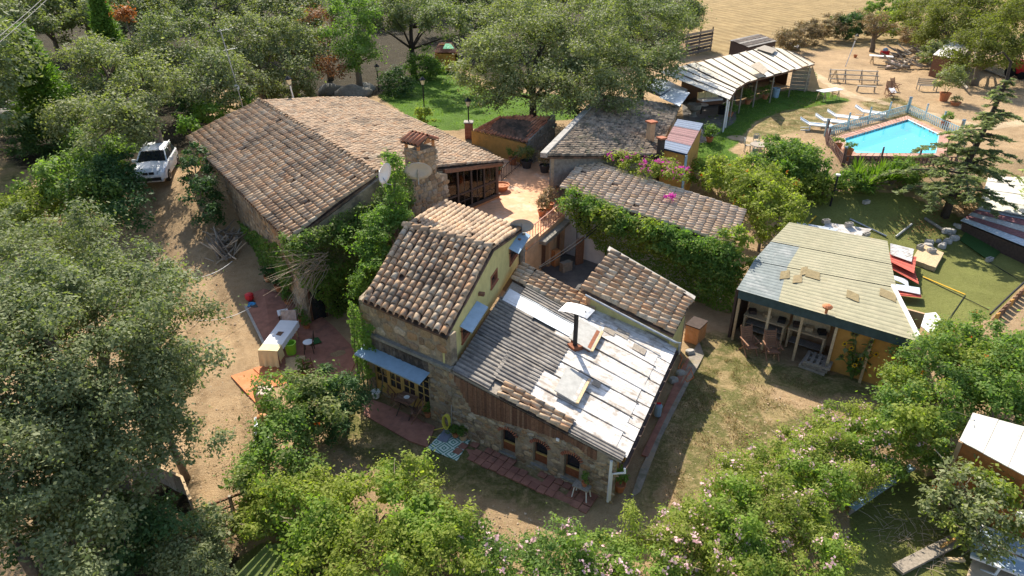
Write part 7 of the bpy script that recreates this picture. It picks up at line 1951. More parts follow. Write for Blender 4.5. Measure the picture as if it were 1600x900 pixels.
# ---- holm oak in the left foreground
el = [E(105, 545, 6.0, 3.1, 2.2), E(70, 430, 5.6, 2.7, 1.9), E(190, 475, 5.4, 1.7, 1.4), E(45, 590, 5.6, 2.6, 2.0), E(175, 590, 5.2, 1.7, 1.5), E(60, 720, 4.8, 1.9, 1.6), E(190, 690, 3.9, 1.6, 1.4)]
plant('holm_oak', 'huge grey green holm oak filling the left foreground beside the driveway', 'tree', base_of(el), el, L_OAK, .096, clump=.5, dens=.38, trunk=.32, nl=14, twigs=30)
el = [E(30, 860, 3.6, 1.9, 1.5), E(115, 770, 3.3, 1.5, 1.2)]
plant('holm_oak', 'smaller grey green oak in the very bottom left corner', 'tree', base_of(el), el, L_OAK, .10, clump=.45, dens=.42, trunk=.2)
el = [E(245, 590, 4.0, .9, 1.3), E(268, 690, 3.2, .8, 1.0), E(242, 535, 4.4, .8, .9)]
plant('oak_branches', 'sparse drooping oak branches hanging over the sandy drive', 'tree', base_of(el), el, L_OAK, .10, clump=.32, dens=.26, trunk=.1, nl=16, twigs=24)
el = [E(150, 860, 1.6, 1.6, 1.2), E(210, 830, 1.0, 1.0, .8)]
plant('dark_bush', 'dark bush in shade between the bottom left oak and the pit', 'bush', base_of(el), el, L_DARK, .10, clump=.4, dens=.4, trunk=.06)
el = [E(300, 860, 1.2, .9, .8), E(345, 830, .8, .6, .6), E(290, 890, 1.2, .9, .7)]
plant('olive_bush', 'grey green bush at the bottom edge below the rail fence', 'bush', base_of(el), el, L_OLIVE, .09, clump=.33, dens=.38, trunk=.06)
# ---- left middle
el = [E(110, 285, 2.0, 1.9, 1.5), E(150, 320, 1.6, 1.4, 1.1)]
plant('laurel_bush', 'bright green laurel bush left of the driveway under the trees', 'bush', base_of(el), el, L_GREEN, .17, clump=.5, dens=.42, trunk=.08)
el = [E(45, 330, 1.6, 1.7, 1.2), E(20, 350, 1.6, 1.2, 1.0)]
plant('lime_bush', 'yellow green bush at the left edge above the large oak', 'bush', base_of(el), el, L_LIME, .15, clump=.45, dens=.42, trunk=.08)
el = [E(168, 290, 2.0, 1.4, 1.5), E(195, 340, 1.4, .9, .9)]
plant('dark_bush', 'dark green bush overhanging the drive below the white car', 'bush', base_of(el), el, L_DARK, .16, clump=.5, dens=.45, trunk=.08)
# ---- trees at the back left
def conifer(name, label, px, py, h, r, mat, group=None):
    b = g(px, py); t = thing(name, label, 'tree', b)
    P = []; N_ = []; rv = []; D = []
    NK = int(34*h*min(1, r/1.2))
    for k in range(NK):
        z = h*(.06+.94*k/NK); rr = r*(1-z/h)**.7*RN.uniform(.7, 1.15)+.1; a = k*2.4
        n = 90; s = RN.random((n, 1))**.6
        d = np.array([math.cos(a), math.sin(a), .25])
        P.append(np.array([0, 0, z])+d*rr*s+RN.normal(size=(n, 3))*np.array([.16, .16, .12])); N_.append(RN.normal(size=(n, 3))*.5+np.array([0, 0, .5])); D.append(np.tile(d+np.array([0, 0, .35]), (n, 1))); rv.append(RN.random()*.4+RN.random(n)*.6)
    o = bpy.data.objects.new('crown', leaf_mesh('crown', np.concatenate(P), np.concatenate(N_), .26, .08, mat, np.concatenate(rv), np.concatenate(D))); link(o, t)
    mb = MB(); mb.tube([(0, 0, -.1), (0, 0, h*.5), (0, 0, h*.97)], [.16, .1, .02], 7); mb.build('trunk', BARK, t)
    return t
conifer('bright_conifer', 'bright green feathery conifer at the upper left beside the boulders', 88, 228, 7.4, 2.3, L_CYP)
conifer('bright_conifer', 'small bright green conifer tip rising behind the olive trees at the upper left', 190, 140, 8.5, 1.6, L_CYP)
TREES = [
 ('olive_tree', 'silvery olive tree right of the bright conifer', L_OLIVE, [(165, 105, 4.2, 2.6, 2.2), (125, 190, 2.6, 1.6, 1.6)], .165),
 ('olive_tree', 'grey olive tree leaning over the roof of the white car', L_OLIVE, [(228, 145, 4.4, 1.9, 1.7), (185, 205, 3.4, 1.6, 1.3), (212, 196, 3.6, .9, .8)], .155),
 ('holm_oak', 'broad grey oak behind the left end of the farmhouse', L_OAK, [(280, 80, 4.6, 3.4, 2.8), (330, 130, 3.4, 2.2, 1.8)], .165),
 ('olive_tree', 'pale olive tree beside the television antenna', L_OLIVE, [(400, 75, 4.4, 2.8, 2.3), (370, 130, 2.9, 1.6, 1.3)], .165),
 ('olive_tree', 'pale rounded olive tree above the far corner of the farmhouse roof', L_OLIVE, [(455, 75, 4.2, 2.5, 2.1), (470, 125, 2.4, 1.4, 1.1)], .165),
 ('holm_oak', 'dark oak at the top edge above the broad grey oak', L_OAK, [(330, 10, 5.0, 3.6, 2.8)], .20),
 ('withered_tree', 'tree with withered brown foliage behind the lantern', L_BROWN, [(508, 50, 4.2, 1.6, 2.0), (515, 110, 2.3, 1.1, 1.0)], .165),
 ('green_tree', 'fresh green upright tree behind the far eave of the farmhouse', L_GREEN, [(552, 45, 5.2, 2.0, 2.4), (565, 85, 3.6, 1.5, 1.4), (540, 15, 6.0, 1.7, 1.5)], .165),
 ('holm_oak', 'dark oak with several black trunks behind the lawn', L_OAK, [(640, 20, 5.6, 2.9, 2.0), (700, 40, 5.2, 2.3, 1.7), (600, 30, 5.2, 1.7, 1.5)], .175),
 ('holm_oak', 'huge round grey oak shading the dark mossy roof', L_OLIVE, [(835, 85, 5.2, 4.6, 3.2), (760, 115, 4.2, 2.8, 2.2), (905, 80, 5.2, 3.6, 2.8), (870, 140, 3.6, 3.2, 1.7), (800, 40, 6.2, 2.6, 2.0), (905, 152, 3.2, 2.4, 1.5), (955, 148, 3.4, 2.0, 1.4), (815, 140, 3.3, 2.6, 1.6)], .16),
 ('holm_oak', 'dark oak between the huge round oak and the pale canopy', L_OAK, [(1010, 55, 5.2, 3.3, 2.8), (955, 40, 5.6, 2.7, 2.4), (975, 115, 3.6, 2.1, 1.8), (1025, 105, 3.9, 1.7, 1.5)], .165),
 ('acacia_tree', 'yellow green acacia at the upper right above the collapsed shed', L_ACACIA, [(1490, 40, 3.6, 3.4, 2.6), (1440, 25, 3.2, 2.8, 2.2), (1460, 60, 2.2, 2.0, 1.6)], .175),
 ('acacia_tree', 'olive green acacia over the dark dry yard at the right edge', L_ACACIA, [(1540, 80, 3.0, 3.0, 2.4), (1590, 50, 3.6, 3.4, 2.8), (1540, 25, 4.4, 3.0, 2.2), (1600, 90, 2.4, 1.8, 1.5)], .165),
 ('bare_tree', 'thin half bare tree between the field hedge and the brazier', L_DRY, [(1372, 40, 2.8, 1.6, 1.2)], .16),
]
for nm, lab, mt, es, L in TREES:
    el = [E(x, y, z, r, rz) for x, y, z, r, rz in es]
    dk_ = 'black' in lab or 'huge round' in lab
    plant(nm, lab, 'tree', base_of(el), el, mt, L, clump=.85 if nm != 'bare_tree' else .4, dens=.31 if 'huge round' in lab else .42 if nm not in ('bare_tree', 'withered_tree') else .22, trunk=.26, bark=BARKDK if dk_ else BARK, nl=9)
UND = [(60, 215, 1.2, 1.6, L_DARK, 'dark undergrowth bush below the boulders'), (150, 240, 1.2, 1.7, L_GREEN, 'green undergrowth left of the white car'), (300, 165, 1.1, 1.5, L_DARK, 'dark bush at the far end of the drive'), (420, 140, 1.0, 1.3, L_OLIVE, 'low olive bush behind the far verge of the farmhouse'), (620, 130, 1.0, 1.3, L_DARK, 'dark low bush at the left edge of the lawn'), (470, 150, .9, 1.2, L_OLIVE, 'rounded olive bush behind the pale lamp post'), (660, 105, 1.0, 1.6, L_GREEN, 'low green shrub under the black trunks'), (255, 130, 1.6, 1.8, L_OAK, 'grey bush in the gap behind the white car'), (100, 150, 1.6, 1.8, L_DARK, 'dark bush between the bright conifer and the olives')]
for x, y, z, r, mt, lab in UND:
    el = [E(x, y, z, r, r*.75), E(x+14, y+6, z*.7, r*.7, r*.5)]; plant('undergrowth_bush', lab, 'bush', base_of(el), el, mt, .16, clump=.45, dens=.4, trunk=0, low=-1)
# ---- far wood along the top edge, copies of three crowns
protos = []
for k, (mt, nm) in enumerate(((L_OAK, 'dark_oak'), (L_GREEN, 'green_tree'), (L_OLIVE, 'olive_tree'))):
    el = [((0, 60, 4.6), (3.4, 3.2, 2.6)), ((1.6, 59, 3.4), (2.2, 2.0, 1.8))]
    protos.append(plant(nm, ['dark oak standing in the wood at the top left', 'green tree standing in the wood at the top left', 'grey olive tree standing in the wood at the top left'][k], 'tree', V3((0, 60, 0)), el, mt, .26, clump=.9, dens=.42, trunk=.25, group='trees of the wood along the top edge'))
spots = [(20, 40, 0), (75, 25, 2), (130, 15, 0), (185, 30, 2), (240, 10, 0), (295, -15, 2), (380, 0, 0), (440, 15, 2), (480, -10, 1), (590, -15, 0), (660, -25, 0), (720, -5, 1), (60, -20, 0), (150, -40, 2), (760, 10, 0), (-70, 110, 0), (-40, 60, 2), (-60, 150, 0), (860, -10, 2), (930, -5, 0), (1000, -15, 2), (1060, 10, 0), (820, 10, 0)]
WLAB = ['dark oak at the far upper left corner under the cables', 'grey olive tree at the top left between two dark oaks', 'dark oak at the top edge right of the cables', 'grey olive tree at the top left behind the small conifer tip', 'dark oak at the top edge above the broad oak', 'pale tree on the top edge beyond the car', 'dark oak on the top edge beyond the antenna', 'grey olive tree on the top edge above the rounded olive', 'green tree on the top edge left of the upright green tree', 'dark oak on the top edge above the upright green tree', 'dark oak at the top edge beyond the black trunks', 'green tree at the top edge beyond the small orange hut', 'dark oak on the top edge right beside the power cables', 'grey olive tree on the top edge beyond the small conifer tip', 'dark oak beyond the lawn at the top edge', 'dark oak at the left edge below the cables', 'olive tree cut by the upper left edge', 'dark oak beyond the left edge near the boulders', 'grey tree on the top edge behind the huge round oak', 'dark tree on the top edge right of the huge round oak', 'grey tree on the top edge above the dark oak', 'dark tree on the top edge beside the stubble field', 'dark tree on the top edge left of the huge round oak']
used = [False]*3
for (px, py, k), lab in zip(spots, WLAB):
    c = crown_at(px, py, 4.5); p = down(c); rz = R.random()*6
    s = R.uniform(.9, 1.25)
    if not used[k]:
        o = protos[k]; o.location = p; o.rotation_euler = (0, 0, rz); o['label'] = lab; used[k] = True
    else: dup(protos[k], p, rz, lab, (s, s, s*R.uniform(.85, 1.1)))
el = [E(196, 27, 7.0, .55, .45)]
plant('orange_bush', 'rust orange treetop poking out of the upper left wood', 'tree', base_of(el), el, M('rust_leaf', [(.34, .14, .04), (.42, .19, .06)], rough=.7, ns=2, na=.2, bump=0, leaf=.3, tcol=(1.2, .9, .5)), .2, clump=.4, dens=.5, trunk=.08, nl=3)
# ---- hedge of dry brush along the field
HB = [(1235, 62, 1.2, 1.6, L_DRY, 'dry brown brush at the field edge beside the canopy end'), (1262, 52, 1.3, 1.8, L_DRY, 'tall dry grass clump in the field hedge'), (1300, 45, 1.4, 1.9, L_DRY, 'dry brush in the middle of the field hedge'), (1325, 42, 1.6, 2.0, L_DARK, 'dark green bush in the middle of the field hedge'),
      (1352, 40, 1.5, 1.8, L_DRY, 'dry brush right of the dark hedge bush'), (1395, 38, 1.8, 2.2, L_LIME, 'yellow green bush above the brazier'), (1430, 55, 1.6, 1.8, L_DRY, 'dry twiggy bush above the log pile'), (1380, 15, 2.2, 2.4, L_GREEN, 'green bush at the top edge beyond the field hedge'), (1460, 85, 1.4, 1.5, L_OLIVE, 'grey bush leaning on the collapsed shed')]
for x, y, z, r, mt, lab in HB:
    el = [E(x, y, z, r, r*.7)]; plant('hedge_bush', lab, 'bush', base_of(el), el, mt, .2, W=.07 if mt is L_DRY else None, clump=.5, dens=.5, trunk=0, low=-1)
# ---- front hedges
el = [E(470, 640, 1.6, 1.25, 1.1), E(440, 690, 1.3, 1.1, .9), E(490, 632, 1.2, .75, .8), E(425, 740, 1.0, 1.1, .8)]
plant('flowering_shrub', 'fresh green shrub spilling over the gate pillars below the paved terrace', 'shrub', base_of(el), el, L_GREEN, .10, clump=.36, dens=.40, trunk=.07, flowers=(F_ORANGE, 3, .05, 0), twigs=12, mat2=L_IVYPALE)
el = [E(535, 622, 1.3, .95, .9), E(508, 655, 1.0, .9, .8)]
plant('juniper', 'dark feathery juniper in the shade left of the french doors', 'shrub', base_of(el), el, L_DARK, .13, W=.035, clump=.36, dens=.5, trunk=.08)
el = [E(590, 805, 1.3, 1.9, 1.0), E(490, 800, 1.1, 1.4, .9), E(670, 825, 1.2, 1.2, .9), E(560, 880, 1.2, 1.8, .9), E(690, 875, 1.2, 1.3, .9), E(420, 800, .9, 1.0, .8)]
plant('lime_hedge', 'wide yellow green hedge in the bottom centre left', 'hedge', base_of(el), el, L_LIME, .095, clump=.34, dens=.40, trunk=.07, nl=14, twigs=26, mat2=L_SPRING)
PINK = [('pink flowering bush on the dry grass left of the large pink bush', [(1090, 855, 1.0, 1.3, .8), (1010, 880, .9, 1.2, .7), (1150, 875, 1.1, 1.4, .9)], 120),
        ('large pink flowering bush in the bottom right centre', [(1205, 770, 1.2, 1.6, .9), (1235, 850, 1.2, 1.5, 1.0), (1160, 820, 1.1, 1.3, .9), (1285, 745, 1.2, 1.2, .9), (1170, 760, .9, 1.0, .7)], 150),
        ('pink flowering bush climbing towards the ochre panel', [(1300, 700, 1.2, 1.4, .8), (1365, 690, 1.3, 1.3, .8), (1250, 715, 1.0, 1.1, .7)], 120),
        ('low pink flowering bush at the bottom edge below the stone corner', [(880, 885, .9, 1.2, .8), (800, 890, .8, 1.0, .7), (740, 880, .9, .9, .7), (940, 865, .6, .7, .5)], 90)]
for lab, es, nf in PINK:
    el = [E(*e) for e in [(x, y, z, r, rz) for x, y, z, r, rz in es]]
    plant('pink_bush', lab, 'bush', base_of(el), el, L_LIME if 'low pink' not in lab else L_GREEN, .085, W=.036, clump=.34, dens=.40, trunk=.06, nl=12, flowers=(F_PINK, nf, .052, 0), twigs=18, mat2=L_SPRING)
el = [E(1480, 590, 2.0, 1.6, 1.3), E(1440, 640, 1.8, 1.3, 1.1), E(1530, 560, 2.2, 1.6, 1.3), E(1425, 680, 1.6, 1.0, .9)]
plant('orange_shrub', 'bright green shrub dotted with orange flowers right of the leaning sheet', 'shrub', base_of(el), el, L_GREEN, .10, clump=.38, dens=.42, trunk=.08, flowers=(F_ORANGE, 12, .035, 0), twigs=8, mat2=L_LIME)
el = [E(1575, 590, 2.0, 1.6, 1.3), E(1620, 560, 2.0, 1.5, 1.2), E(1560, 640, 1.9, 1.1, .8)]
plant('leafy_shrub', 'mid green leafy shrub at the right edge above the pale shed roof', 'shrub', base_of(el), el, L_IVY, .11, clump=.40, dens=.42, trunk=.08)
el = [E(1510, 760, 1.7, .9, .7), E(1540, 800, 1.3, .9, .8), E(1475, 790, 1.2, .7, .6), E(1530, 840, .9, .7, .6)]
plant('sparse_tree', 'thin sparse tree with olive leaves before the orange shed', 'tree', base_of(el), el, L_OLIVE, .11, clump=.27, dens=.26, trunk=.06, nl=14, twigs=16, mat2=L_LIME, flowers=(F_ORANGE, 4, .03, 0))
# ---- around the ivy house
el = [E(1198, 325, 2.5, 1.6, 1.3), E(1165, 298, 2.9, 1.3, 1.0), E(1130, 282, 3.0, 1.1, .8), E(1215, 352, 2.1, 1.2, .9), E(1205, 290, 2.4, 1.2, .9)]
plant('trumpet_vine', 'bushy green vine with orange flowers over the right end of the ivy house', 'shrub', base_of(el), el, L_LIME, .14, clump=.4, dens=.45, trunk=.08, flowers=(F_ORANGE, 22, .05, 0))
el = [E(1222, 248, 1.1, 1.5, 1.1), E(1255, 262, .9, 1.1, .8), E(1190, 262, .9, 1.0, .7)]
plant('round_bush', 'round dark green bush left of the yuccas by the garden path', 'bush', base_of(el), el, L_GREEN, .15, clump=.4, dens=.5, trunk=.06)
el = [E(1115, 262, 1.4, .9, .7), E(1150, 270, 1.2, .9, .7)]
plant('green_bush', 'light green bush at the foot of the striped hut', 'bush', base_of(el), el, L_LIME, .14, clump=.36, dens=.45, trunk=.06)
conifer('small_cypress', 'small bright green cypress left of the yuccas', 1218, 312, 2.2, .55, L_CYP)
BELT = [(1265, 290, .8, 1.0, L_LIME, 'yellow green shrub between the small cypress and the garden post'), (1185, 290, 1.2, 1.1, L_SPRING, 'spring green shrub behind the orange flowered vine'), (1330, 285, .7, .9, L_GREEN, 'low green shrub just right of the dark garden post'), (1410, 268, .8, .9, L_GREEN, 'low green shrub between the yuccas and the cedar'), (1100, 275, 1.6, .9, L_SPRING, 'bright shrub below the bougainvillea end'), (1240, 235, .7, .9, L_IVY, 'small dark shrub beside the garden path')]
for x, y, z, r, mt, lab in BELT:
    el = [E(x, y, z, r, r*.8), E(x+16, y+8, z*.7, r*.7, r*.55)]; plant('border_shrub', lab, 'shrub', base_of(el), el, mt, .13, clump=.33, dens=.42, trunk=0, low=-1, mat2=L_LIME)
# ---- surface climbers
def climber(name, label, wall, pix, thick, L, mat, dens, bulge=3.0, uvpoly=None, hang=0.0, d0=.02, mat2=None, cat='climber'):
    poly = uvpoly or [wall.uv(*q) for q in pix]
    us = [p[0] for p in poly]; zs = [p[1] for p in poly]
    area = (max(us)-min(us))*(max(zs)-min(zs)); n = int(2.9*dens*area/(.25*L*L))
    u = RN.uniform(min(us), max(us), n); z = RN.uniform(min(zs), max(zs), n)
    wob = .12*np.sin(u*5.1+z*3)+.1*np.sin(z*6.3-u*2.2)
    keep = np.array([in_poly(a+w, b+w*.7, poly) for a, b, w in zip(u, z, wob)]); u, z = u[keep], z[keep]
    bl = .5+.25*np.sin(u*bulge+np.sin(z*bulge*.9)*1.4)+.25*np.sin(z*bulge*1.2+u*1.1)
    d = d0+thick*(.15+.85*bl)*(.35+.65*RN.random(len(u)))
    b0 = np.array(wall.p0); U = np.array(wall.u); Nw = np.array(wall.n)
    P = b0+u[:, None]*U+d[:, None]*Nw+np.stack([0*u, 0*u, z], 1)
    Nn = Nw*.6+RN.normal(size=P.shape)*.6+np.array([0, 0, .95])
    base = wall.pt(sum(us)/len(us), min(zs))
    t = thing(name, label, cat, base, world=True)
    rv = (bl*.4+RN.random(len(u))*.6)
    if mat2 is not None:
        sel = (z > np.interp(u, np.sort(us), [np.mean(zs)]*len(us))) & (RN.random(len(u)) < .75)
        o = bpy.data.objects.new('foliage', leaf_mesh('foliage', P[~sel], Nn[~sel], L, L*.6, mat, rv[~sel])); link(o, t)
        o = bpy.data.objects.new('pale_foliage', leaf_mesh('pale_foliage', P[sel]+Nw*.05, Nn[sel], L, L*.6, mat2, rv[sel])); link(o, t)
    else:
        o = bpy.data.objects.new('foliage', leaf_mesh('foliage', P, Nn, L, L*.6, mat, rv)); link(o, t)
    for k in range(6):
        uu = min(us)+(max(us)-min(us))*(k+.5)/6; mb = MB()
        zz = max(zs)-.3 if in_poly(uu, max(zs)-.3, poly) else (min(zs)+max(zs))/2
        mb.tube([wall.pt(uu, min(zs), .06), wall.pt(uu+R.uniform(-.3, .3), (min(zs)+zz)/2, .09), wall.pt(uu+R.uniform(-.2, .2), zz, .06)], [.035, .025, .012], 5); mb.build('vine_stem', BARK, t)
    return t
climber('ivy', 'thick ivy covering the near gable of the farmhouse above the washing', GW, [(436, 372), (505, 340), (560, 318), (600, 268), (634, 262), (634, 335), (612, 372), (585, 420), (566, 470), (555, 560), (525, 528), (495, 470), (455, 440)], .75, .105, L_IVY, .55, 2.6, d0=.1, mat2=L_IVYPALE)
el = [E(613, 250, 5.2, .42, .9), E(608, 300, 4.6, .65, .7), E(520, 365, 4.0, .8, .55), E(570, 340, 4.4, .7, .5), E(470, 385, 3.6, .7, .5)]
el = [((lambda p: (p.x, p.y, p.z))(on_plane(x, y, GW.p0, GW.n, .25)), (r, r*.8, rz)) for x, y, r, rz in ((520, 365, .75, .5), (565, 345, .7, .5), (465, 385, .7, .5), (500, 430, .7, .6))]
iv2 = [((lambda p: (p.x, p.y, p.z))(on_plane(x, y, V3((0, yy, 0)), V3((0, 1, 0)))), (r, r, rz)) for x, y, yy, r, rz in ((615, 265, 27.6, .30, .8), (614, 300, 27.4, .42, .7), (618, 335, 27.0, .55, .7), (596, 350, 26.4, .7, .7), (584, 395, 25.4, .65, .8), (572, 440, 24.2, .6, .8))]
plant('ivy_column', 'tall ivy column between the satellite dishes and the left verge of the yellow wing', 'climber', base_of(iv2), iv2, L_IVY, .105, clump=.28, dens=.55, trunk=.12, nl=5)
plant('ivy_mound', 'bushy ivy crest rising over the gable verge beside the satellite dishes', 'climber', base_of(el), el, L_IVY, .105, clump=.28, dens=.5, trunk=.0)
FLW = Wall(FW.pt(-.35, 0, .1), FW.pt(.85, 0, .1))
climber('ivy', 'ivy hanging at the left corner of the stone front beside the french doors', FLW, None, .3, .10, L_IVY, .55, 4, uvpoly=[(-.3, .2), (.75, .9), (.7, 2.2), (1.1, 3.2), (.4, 3.75), (-.3, 3.9)])
climber('creeper', 'olive brown creeper on the long left wall of the farmhouse', LW, [(350, 330), (440, 385), (462, 440), (440, 475), (395, 430), (362, 400)], .35, .13, L_IVY, .45, 2.2)
el = [E(304, 262, 1.9, .7, 1.0), E(318, 305, 1.4, .65, .9), E(333, 335, 1.0, .5, .7)]
plant('dark_creeper', 'dark green creeper mound at the eave corner beside the white car', 'shrub', base_of(el), el, L_DARK, .15, clump=.36, dens=.55, trunk=.06, nl=3)
el = [E(332, 180, 1.7, 1.1, .7), E(372, 158, 1.9, 1.1, .7), E(296, 203, 1.5, .8, .6)]
plant('dark_creeper', 'dark green creeper along the far left verge of the farmhouse roof', 'shrub', base_of(el), el, L_IVY, .17, clump=.4, dens=.5, trunk=.06, nl=3)
climber('ivy', 'dense green ivy hanging down the whole front of the white walled house', IW, [(882, 304), (940, 325), (1040, 357), (1148, 394), (1172, 420), (1150, 480), (1105, 492), (1070, 470), (1040, 428), (960, 398), (920, 360), (893, 325)], .9, .12, L_IVY, .62, 2.2, d0=.15, mat2=L_LIME)  # lime upper leaves put the sunlit top of the ivy into its colour
el = [((lambda p: (p.x, p.y, p.z))(on_plane(x, y, IW.p0, IW.n, d_)), (r, r*.8, rz)) for x, y, d_, r, rz in [(890+264*k/17, 316+92*k/17, .62+.12*math.sin(k*1.7), .5+.08*math.sin(k*2.3), .38+.06*math.cos(k*1.3)) for k in range(18)]+[(960+180*k/9, 352+80*k/9, .75, .6, .6) for k in range(10)]+[(1120, 440, .8, .85, .8), (1150, 372, .1, .6, .5)]]
plant('ivy_mound', 'rounded ivy crest along the front eave of the white walled house', 'climber', base_of(el), el, L_IVY, .12, clump=.30, dens=.42, trunk=.0, mat2=L_LIME, twigs=8)  # lime leaves mixed in to brighten the sunlit crest
# ---- bougainvillea on the far eave of the ivy house
el = []
for px, py, r in ((935, 247, .5), (965, 252, .75), (995, 258, .8), (1025, 268, .8), (1055, 275, .75), (1040, 260, .6)):
    p = A(px, py, 4.1); el.append(((p.x, p.y, p.z), (r, r*.7, r*.55)))
plant('bougainvillea', 'bougainvillea with magenta blossom along the far eave of the ivy house', 'shrub', V3((el[2][0][0], el[2][0][1]+.5, 1.0)), el, L_LIME, .12, clump=.28, dens=.42, trunk=.06, nl=6, flowers=(F_MAG, 120, .055, 0))
el = [(tuple(A(1048, 308, 3.75)), (.32, .14, .06))]
plant('bougainvillea_sprig', 'fallen magenta bougainvillea sprig on the tiles of the ivy house', 'flower', A(1048, 308, 3.62), el, F_MAG, .09, clump=.12, dens=.6, trunk=0, low=0)
# ---- cedar in front of the pool
cb = g(1476, 338)
ced = thing('cedar_tree', 'tall layered cedar with a bent tip in front of the swimming pool', 'tree', cb)
tp_ = [V3((0, 0, -.1)), V3((.1, 0, 1.8)), V3((.5, .1, 4.0)), V3((.9, .2, 6.0)), V3((1.15, .3, 7.6)), V3((1.05, .3, 8.6)), V3((.4, .2, 9.1)), V3((-.3, .1, 8.9))]
mb = MB(); mb.tube(tp_, [.24, .2, .16, .12, .09, .06, .035, .015], 8); mb.build('trunk', BARKDK, ced, smooth=True)
P = []; N_ = []; D = []; rv = []
nb_ = 66
for k in range(nb_):
    f = (k+.5)/nb_; h = .8+6.9*min(1, max(0, f+R.uniform(-.05, .05))); b0 = polyl(tp_[:6], min(1, h/8.4))
    Lb = (4.5*(1-f)**1.05+.4)*R.uniform(.5, 1.2); a = k*2.39996
    if math.sin(a) > .5: Lb *= .85
    a += R.uniform(-.5, .5); tilt = R.uniform(-.12, .22); dr = V3((math.cos(a), math.sin(a), 0)); pts = []
    for i in range(6):
        s = i/5; pts.append(b0+dr*Lb*s+GZ*((.28+tilt)*Lb*s*(1-s)-(.14-tilt*.5)*Lb*s*s)+V3((0, 0, R.uniform(-.05, .05))))
    mb = MB(); mb.tube(pts, [.055*(1-i/6)+.01 for i in range(6)], 4); mb.build('branch', BARKDK, ced)
    sd = V3((-dr.y, dr.x, 0)); rvb = RN.random()*.4
    for i in range(int(Lb*8.5)):
        s = .12+.88*R.random(); p = polyl(pts, s); side = R.choice((-1, 1)); tl = (.2+.95*(1-s)*min(1, Lb/3))*R.uniform(.5, 1.1)
        td = (sd*side+dr*R.uniform(.2, .9)).normalized()
        n = int(tl*66)+8; q = RN.random((n, 1))
        pp = np.array(p)+np.array(td)*q*tl+RN.normal(size=(n, 3))*np.array([.05, .05, .025])+np.array([0, 0, -.14])*q*q*tl
        P.append(pp); N_.append(RN.normal(size=(n, 3))*.35+np.array([0, 0, 1.0])); D.append(np.tile(np.array(td), (n, 1))+RN.normal(size=(n, 3))*.7); rv.append(rvb+RN.random(n)*.6)
o = bpy.data.objects.new('needles', leaf_mesh('needles', np.concatenate(P), np.concatenate(N_), .19, .06, L_CEDAR, np.concatenate(rv), np.concatenate(D))); link(o, ced)
conifer('cedar_side_branch', 'green conifer cut by the right edge beyond the bent cedar', 1650, 330, 6.5, 2.3, L_CEDAR)
# ---- yuccas
def yucca(px, py, heads, label, h=.6):
    b = g(px, py); t = thing('yucca', label, 'plant', b)
    for k in range(heads):
        a = 2.4*k; o = V3((math.cos(a)*(.45+.13*k)*(k > 0), math.sin(a)*(.4+.1*k)*(k > 0), h*R.uniform(.5, 1.0)))
        mb = MB(); mb.tube([(o.x*.4, o.y*.4, 0), o], [.1, .07], 6); mb.build('stem', BARK, t)
        for i in range(34):
            az = i*2.4+R.random(); el_ = rad(R.uniform(5, 80)); d = V3((math.cos(az)*math.cos(el_), math.sin(az)*math.cos(el_), math.sin(el_)))
            s = d.cross(GZ).normalized()*.065; L_ = R.uniform(.9, 1.3); m = o+d*L_*.5; e = o+d*L_-GZ*.12*math.cos(el_)
            mb = MB(); mb.add([o-s*.6, o+s*.6, m+s, m-s, e], [(0, 1, 2, 3), (3, 2, 4)]); mb.build('leaf', L_YUC, t)
    return t
yucca(1236, 290, 7, 'lime green yucca clump behind the near corner of the trumpet vine'); yucca(1278, 303, 7, 'lime green yucca clump left of the dark garden post'); yucca(1355, 292, 8, 'lime green yucca clump right of the dark garden post'); yucca(1388, 285, 5, 'dark yucca clump close to the cedar branches')
# ---- grass tufts: real blades over the courtyard and lawns
def tufts(name, polys, n, h, mat):
    Pq = []
    for poly in polys:
        xs = [p[0] for p in poly]; ys = [p[1] for p in poly]; area = (max(xs)-min(xs))*(max(ys)-min(ys))
        m = n; k = 0
        while k < m:
            x, y = R.uniform(min(xs), max(xs)), R.uniform(min(ys), max(ys)); m -= .35
            if in_poly(x, y, poly) and noise.noise(V3((x*.9, y*.9, 3))) > -.12: Pq.append((x, y, G(x, y)+h*.3)); k += 1
    P = np.array(Pq); P = np.repeat(P, 5, 0)+RN.normal(size=(len(P)*5, 3))*np.array([.07, .07, .01])
    Dd = RN.normal(size=P.shape)*.5+np.array([0, 0, 1.2]); Nn = RN.normal(size=P.shape)*np.array([1, 1, .2])
    o = bpy.data.objects.new(name, leaf_mesh(name, P, Nn, h, h*.22, mat, RN.random(len(P)), Dd)); link(o); tag(o, kind='stuff')
tufts('lawn_grass', ZONES['lawn'], 3500, .12, L_GREEN)
tufts('courtyard_grass', ZONES['dull'][:2], 3000, .06, L_DULLGRASS)
tufts('dry_grass', ZONES['dull'][2:5]+ZONES['dull'][6:], 1500, .07, L_DRY)
el = [E(664, 180, .8, .6, .75)]
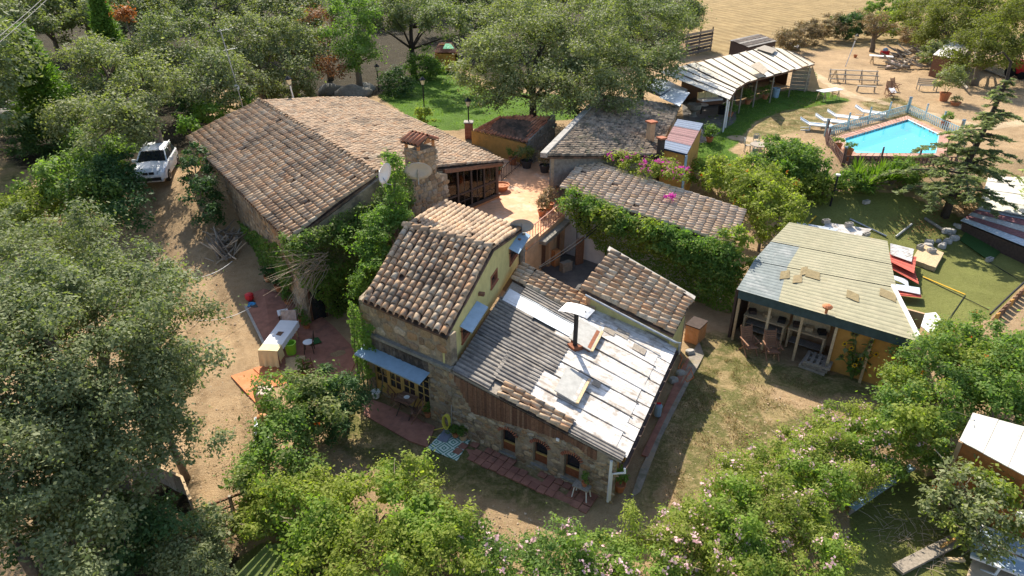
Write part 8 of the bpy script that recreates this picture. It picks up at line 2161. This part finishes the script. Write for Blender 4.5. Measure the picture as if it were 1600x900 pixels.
plant('clipped_bush', 'clipped green bush around the lantern at the farmhouse eave', 'bush', base_of(el), el, L_LIME, .12, clump=.3, dens=.6, trunk=0, low=-1)
print('leaves', LEAFCOUNT[0])

# ---- pebbles and clods over the bare earth
def pebbles(name, areas, mat):
    Ps = []
    for pix, n in areas:
        poly = gpoly(pix); xs = [p[0] for p in poly]; ys = [p[1] for p in poly]; k = 0
        while k < n:
            x, y = R.uniform(min(xs), max(xs)), R.uniform(min(ys), max(ys)); k += .3
            if in_poly(x, y, poly): Ps.append((x, y, G(x, y)+.012)); k += .7
    P = np.array(Ps); n = len(P); oc = np.array([(1, 0, 0), (0, 1, 0), (-1, 0, 0), (0, -1, 0), (0, 0, .7), (0, 0, -.4)])
    sz = np.clip(RN.lognormal(-4.1, .5, (n, 1, 1)), .008, .09); rot = RN.random(n)*6.3
    c, s_ = np.cos(rot), np.sin(rot); o3 = oc[None]*RN.uniform(.6, 1.3, (n, 6, 3)); q = np.stack([o3[..., 0]*c[:, None]-o3[..., 1]*s_[:, None], o3[..., 0]*s_[:, None]+o3[..., 1]*c[:, None], o3[..., 2]], -1)
    V = (P[:, None]+q*sz).reshape(-1, 3); f = np.array([(0, 1, 4), (1, 2, 4), (2, 3, 4), (3, 0, 4)]); F = (f[None]+(np.arange(n)*6)[:, None, None]).reshape(-1, 3)
    o = bpy.data.objects.new(name, np_mesh(name, V, F, mat, np.repeat(RN.random(n), 4))); link(o); tag(o, kind='stuff')
PEB = M('earth_pebble', [(.30, .20, .115), (.44, .32, .20), (.55, .44, .31), (.24, .17, .11)], rough=.95, ns=9, na=.2, bump=0)
pebbles('gravel', [([(225, 290), (330, 300), (440, 560), (430, 700), (390, 800), (300, 800)], 2200), ([(1060, 640), (1130, 600), (1300, 640), (1200, 760), (1030, 850)], 900), ([(700, 780), (940, 810), (930, 870), (760, 860)], 450), ([(1150, 160), (1600, 80), (1600, 260), (1500, 300), (1150, 230)], 2000)], PEB)
tufts('yard_grass', [gpoly([(1060, 600), (1130, 560), (1290, 600), (1300, 650), (1200, 760), (1030, 830)])], 2600, .075, L_DRY)
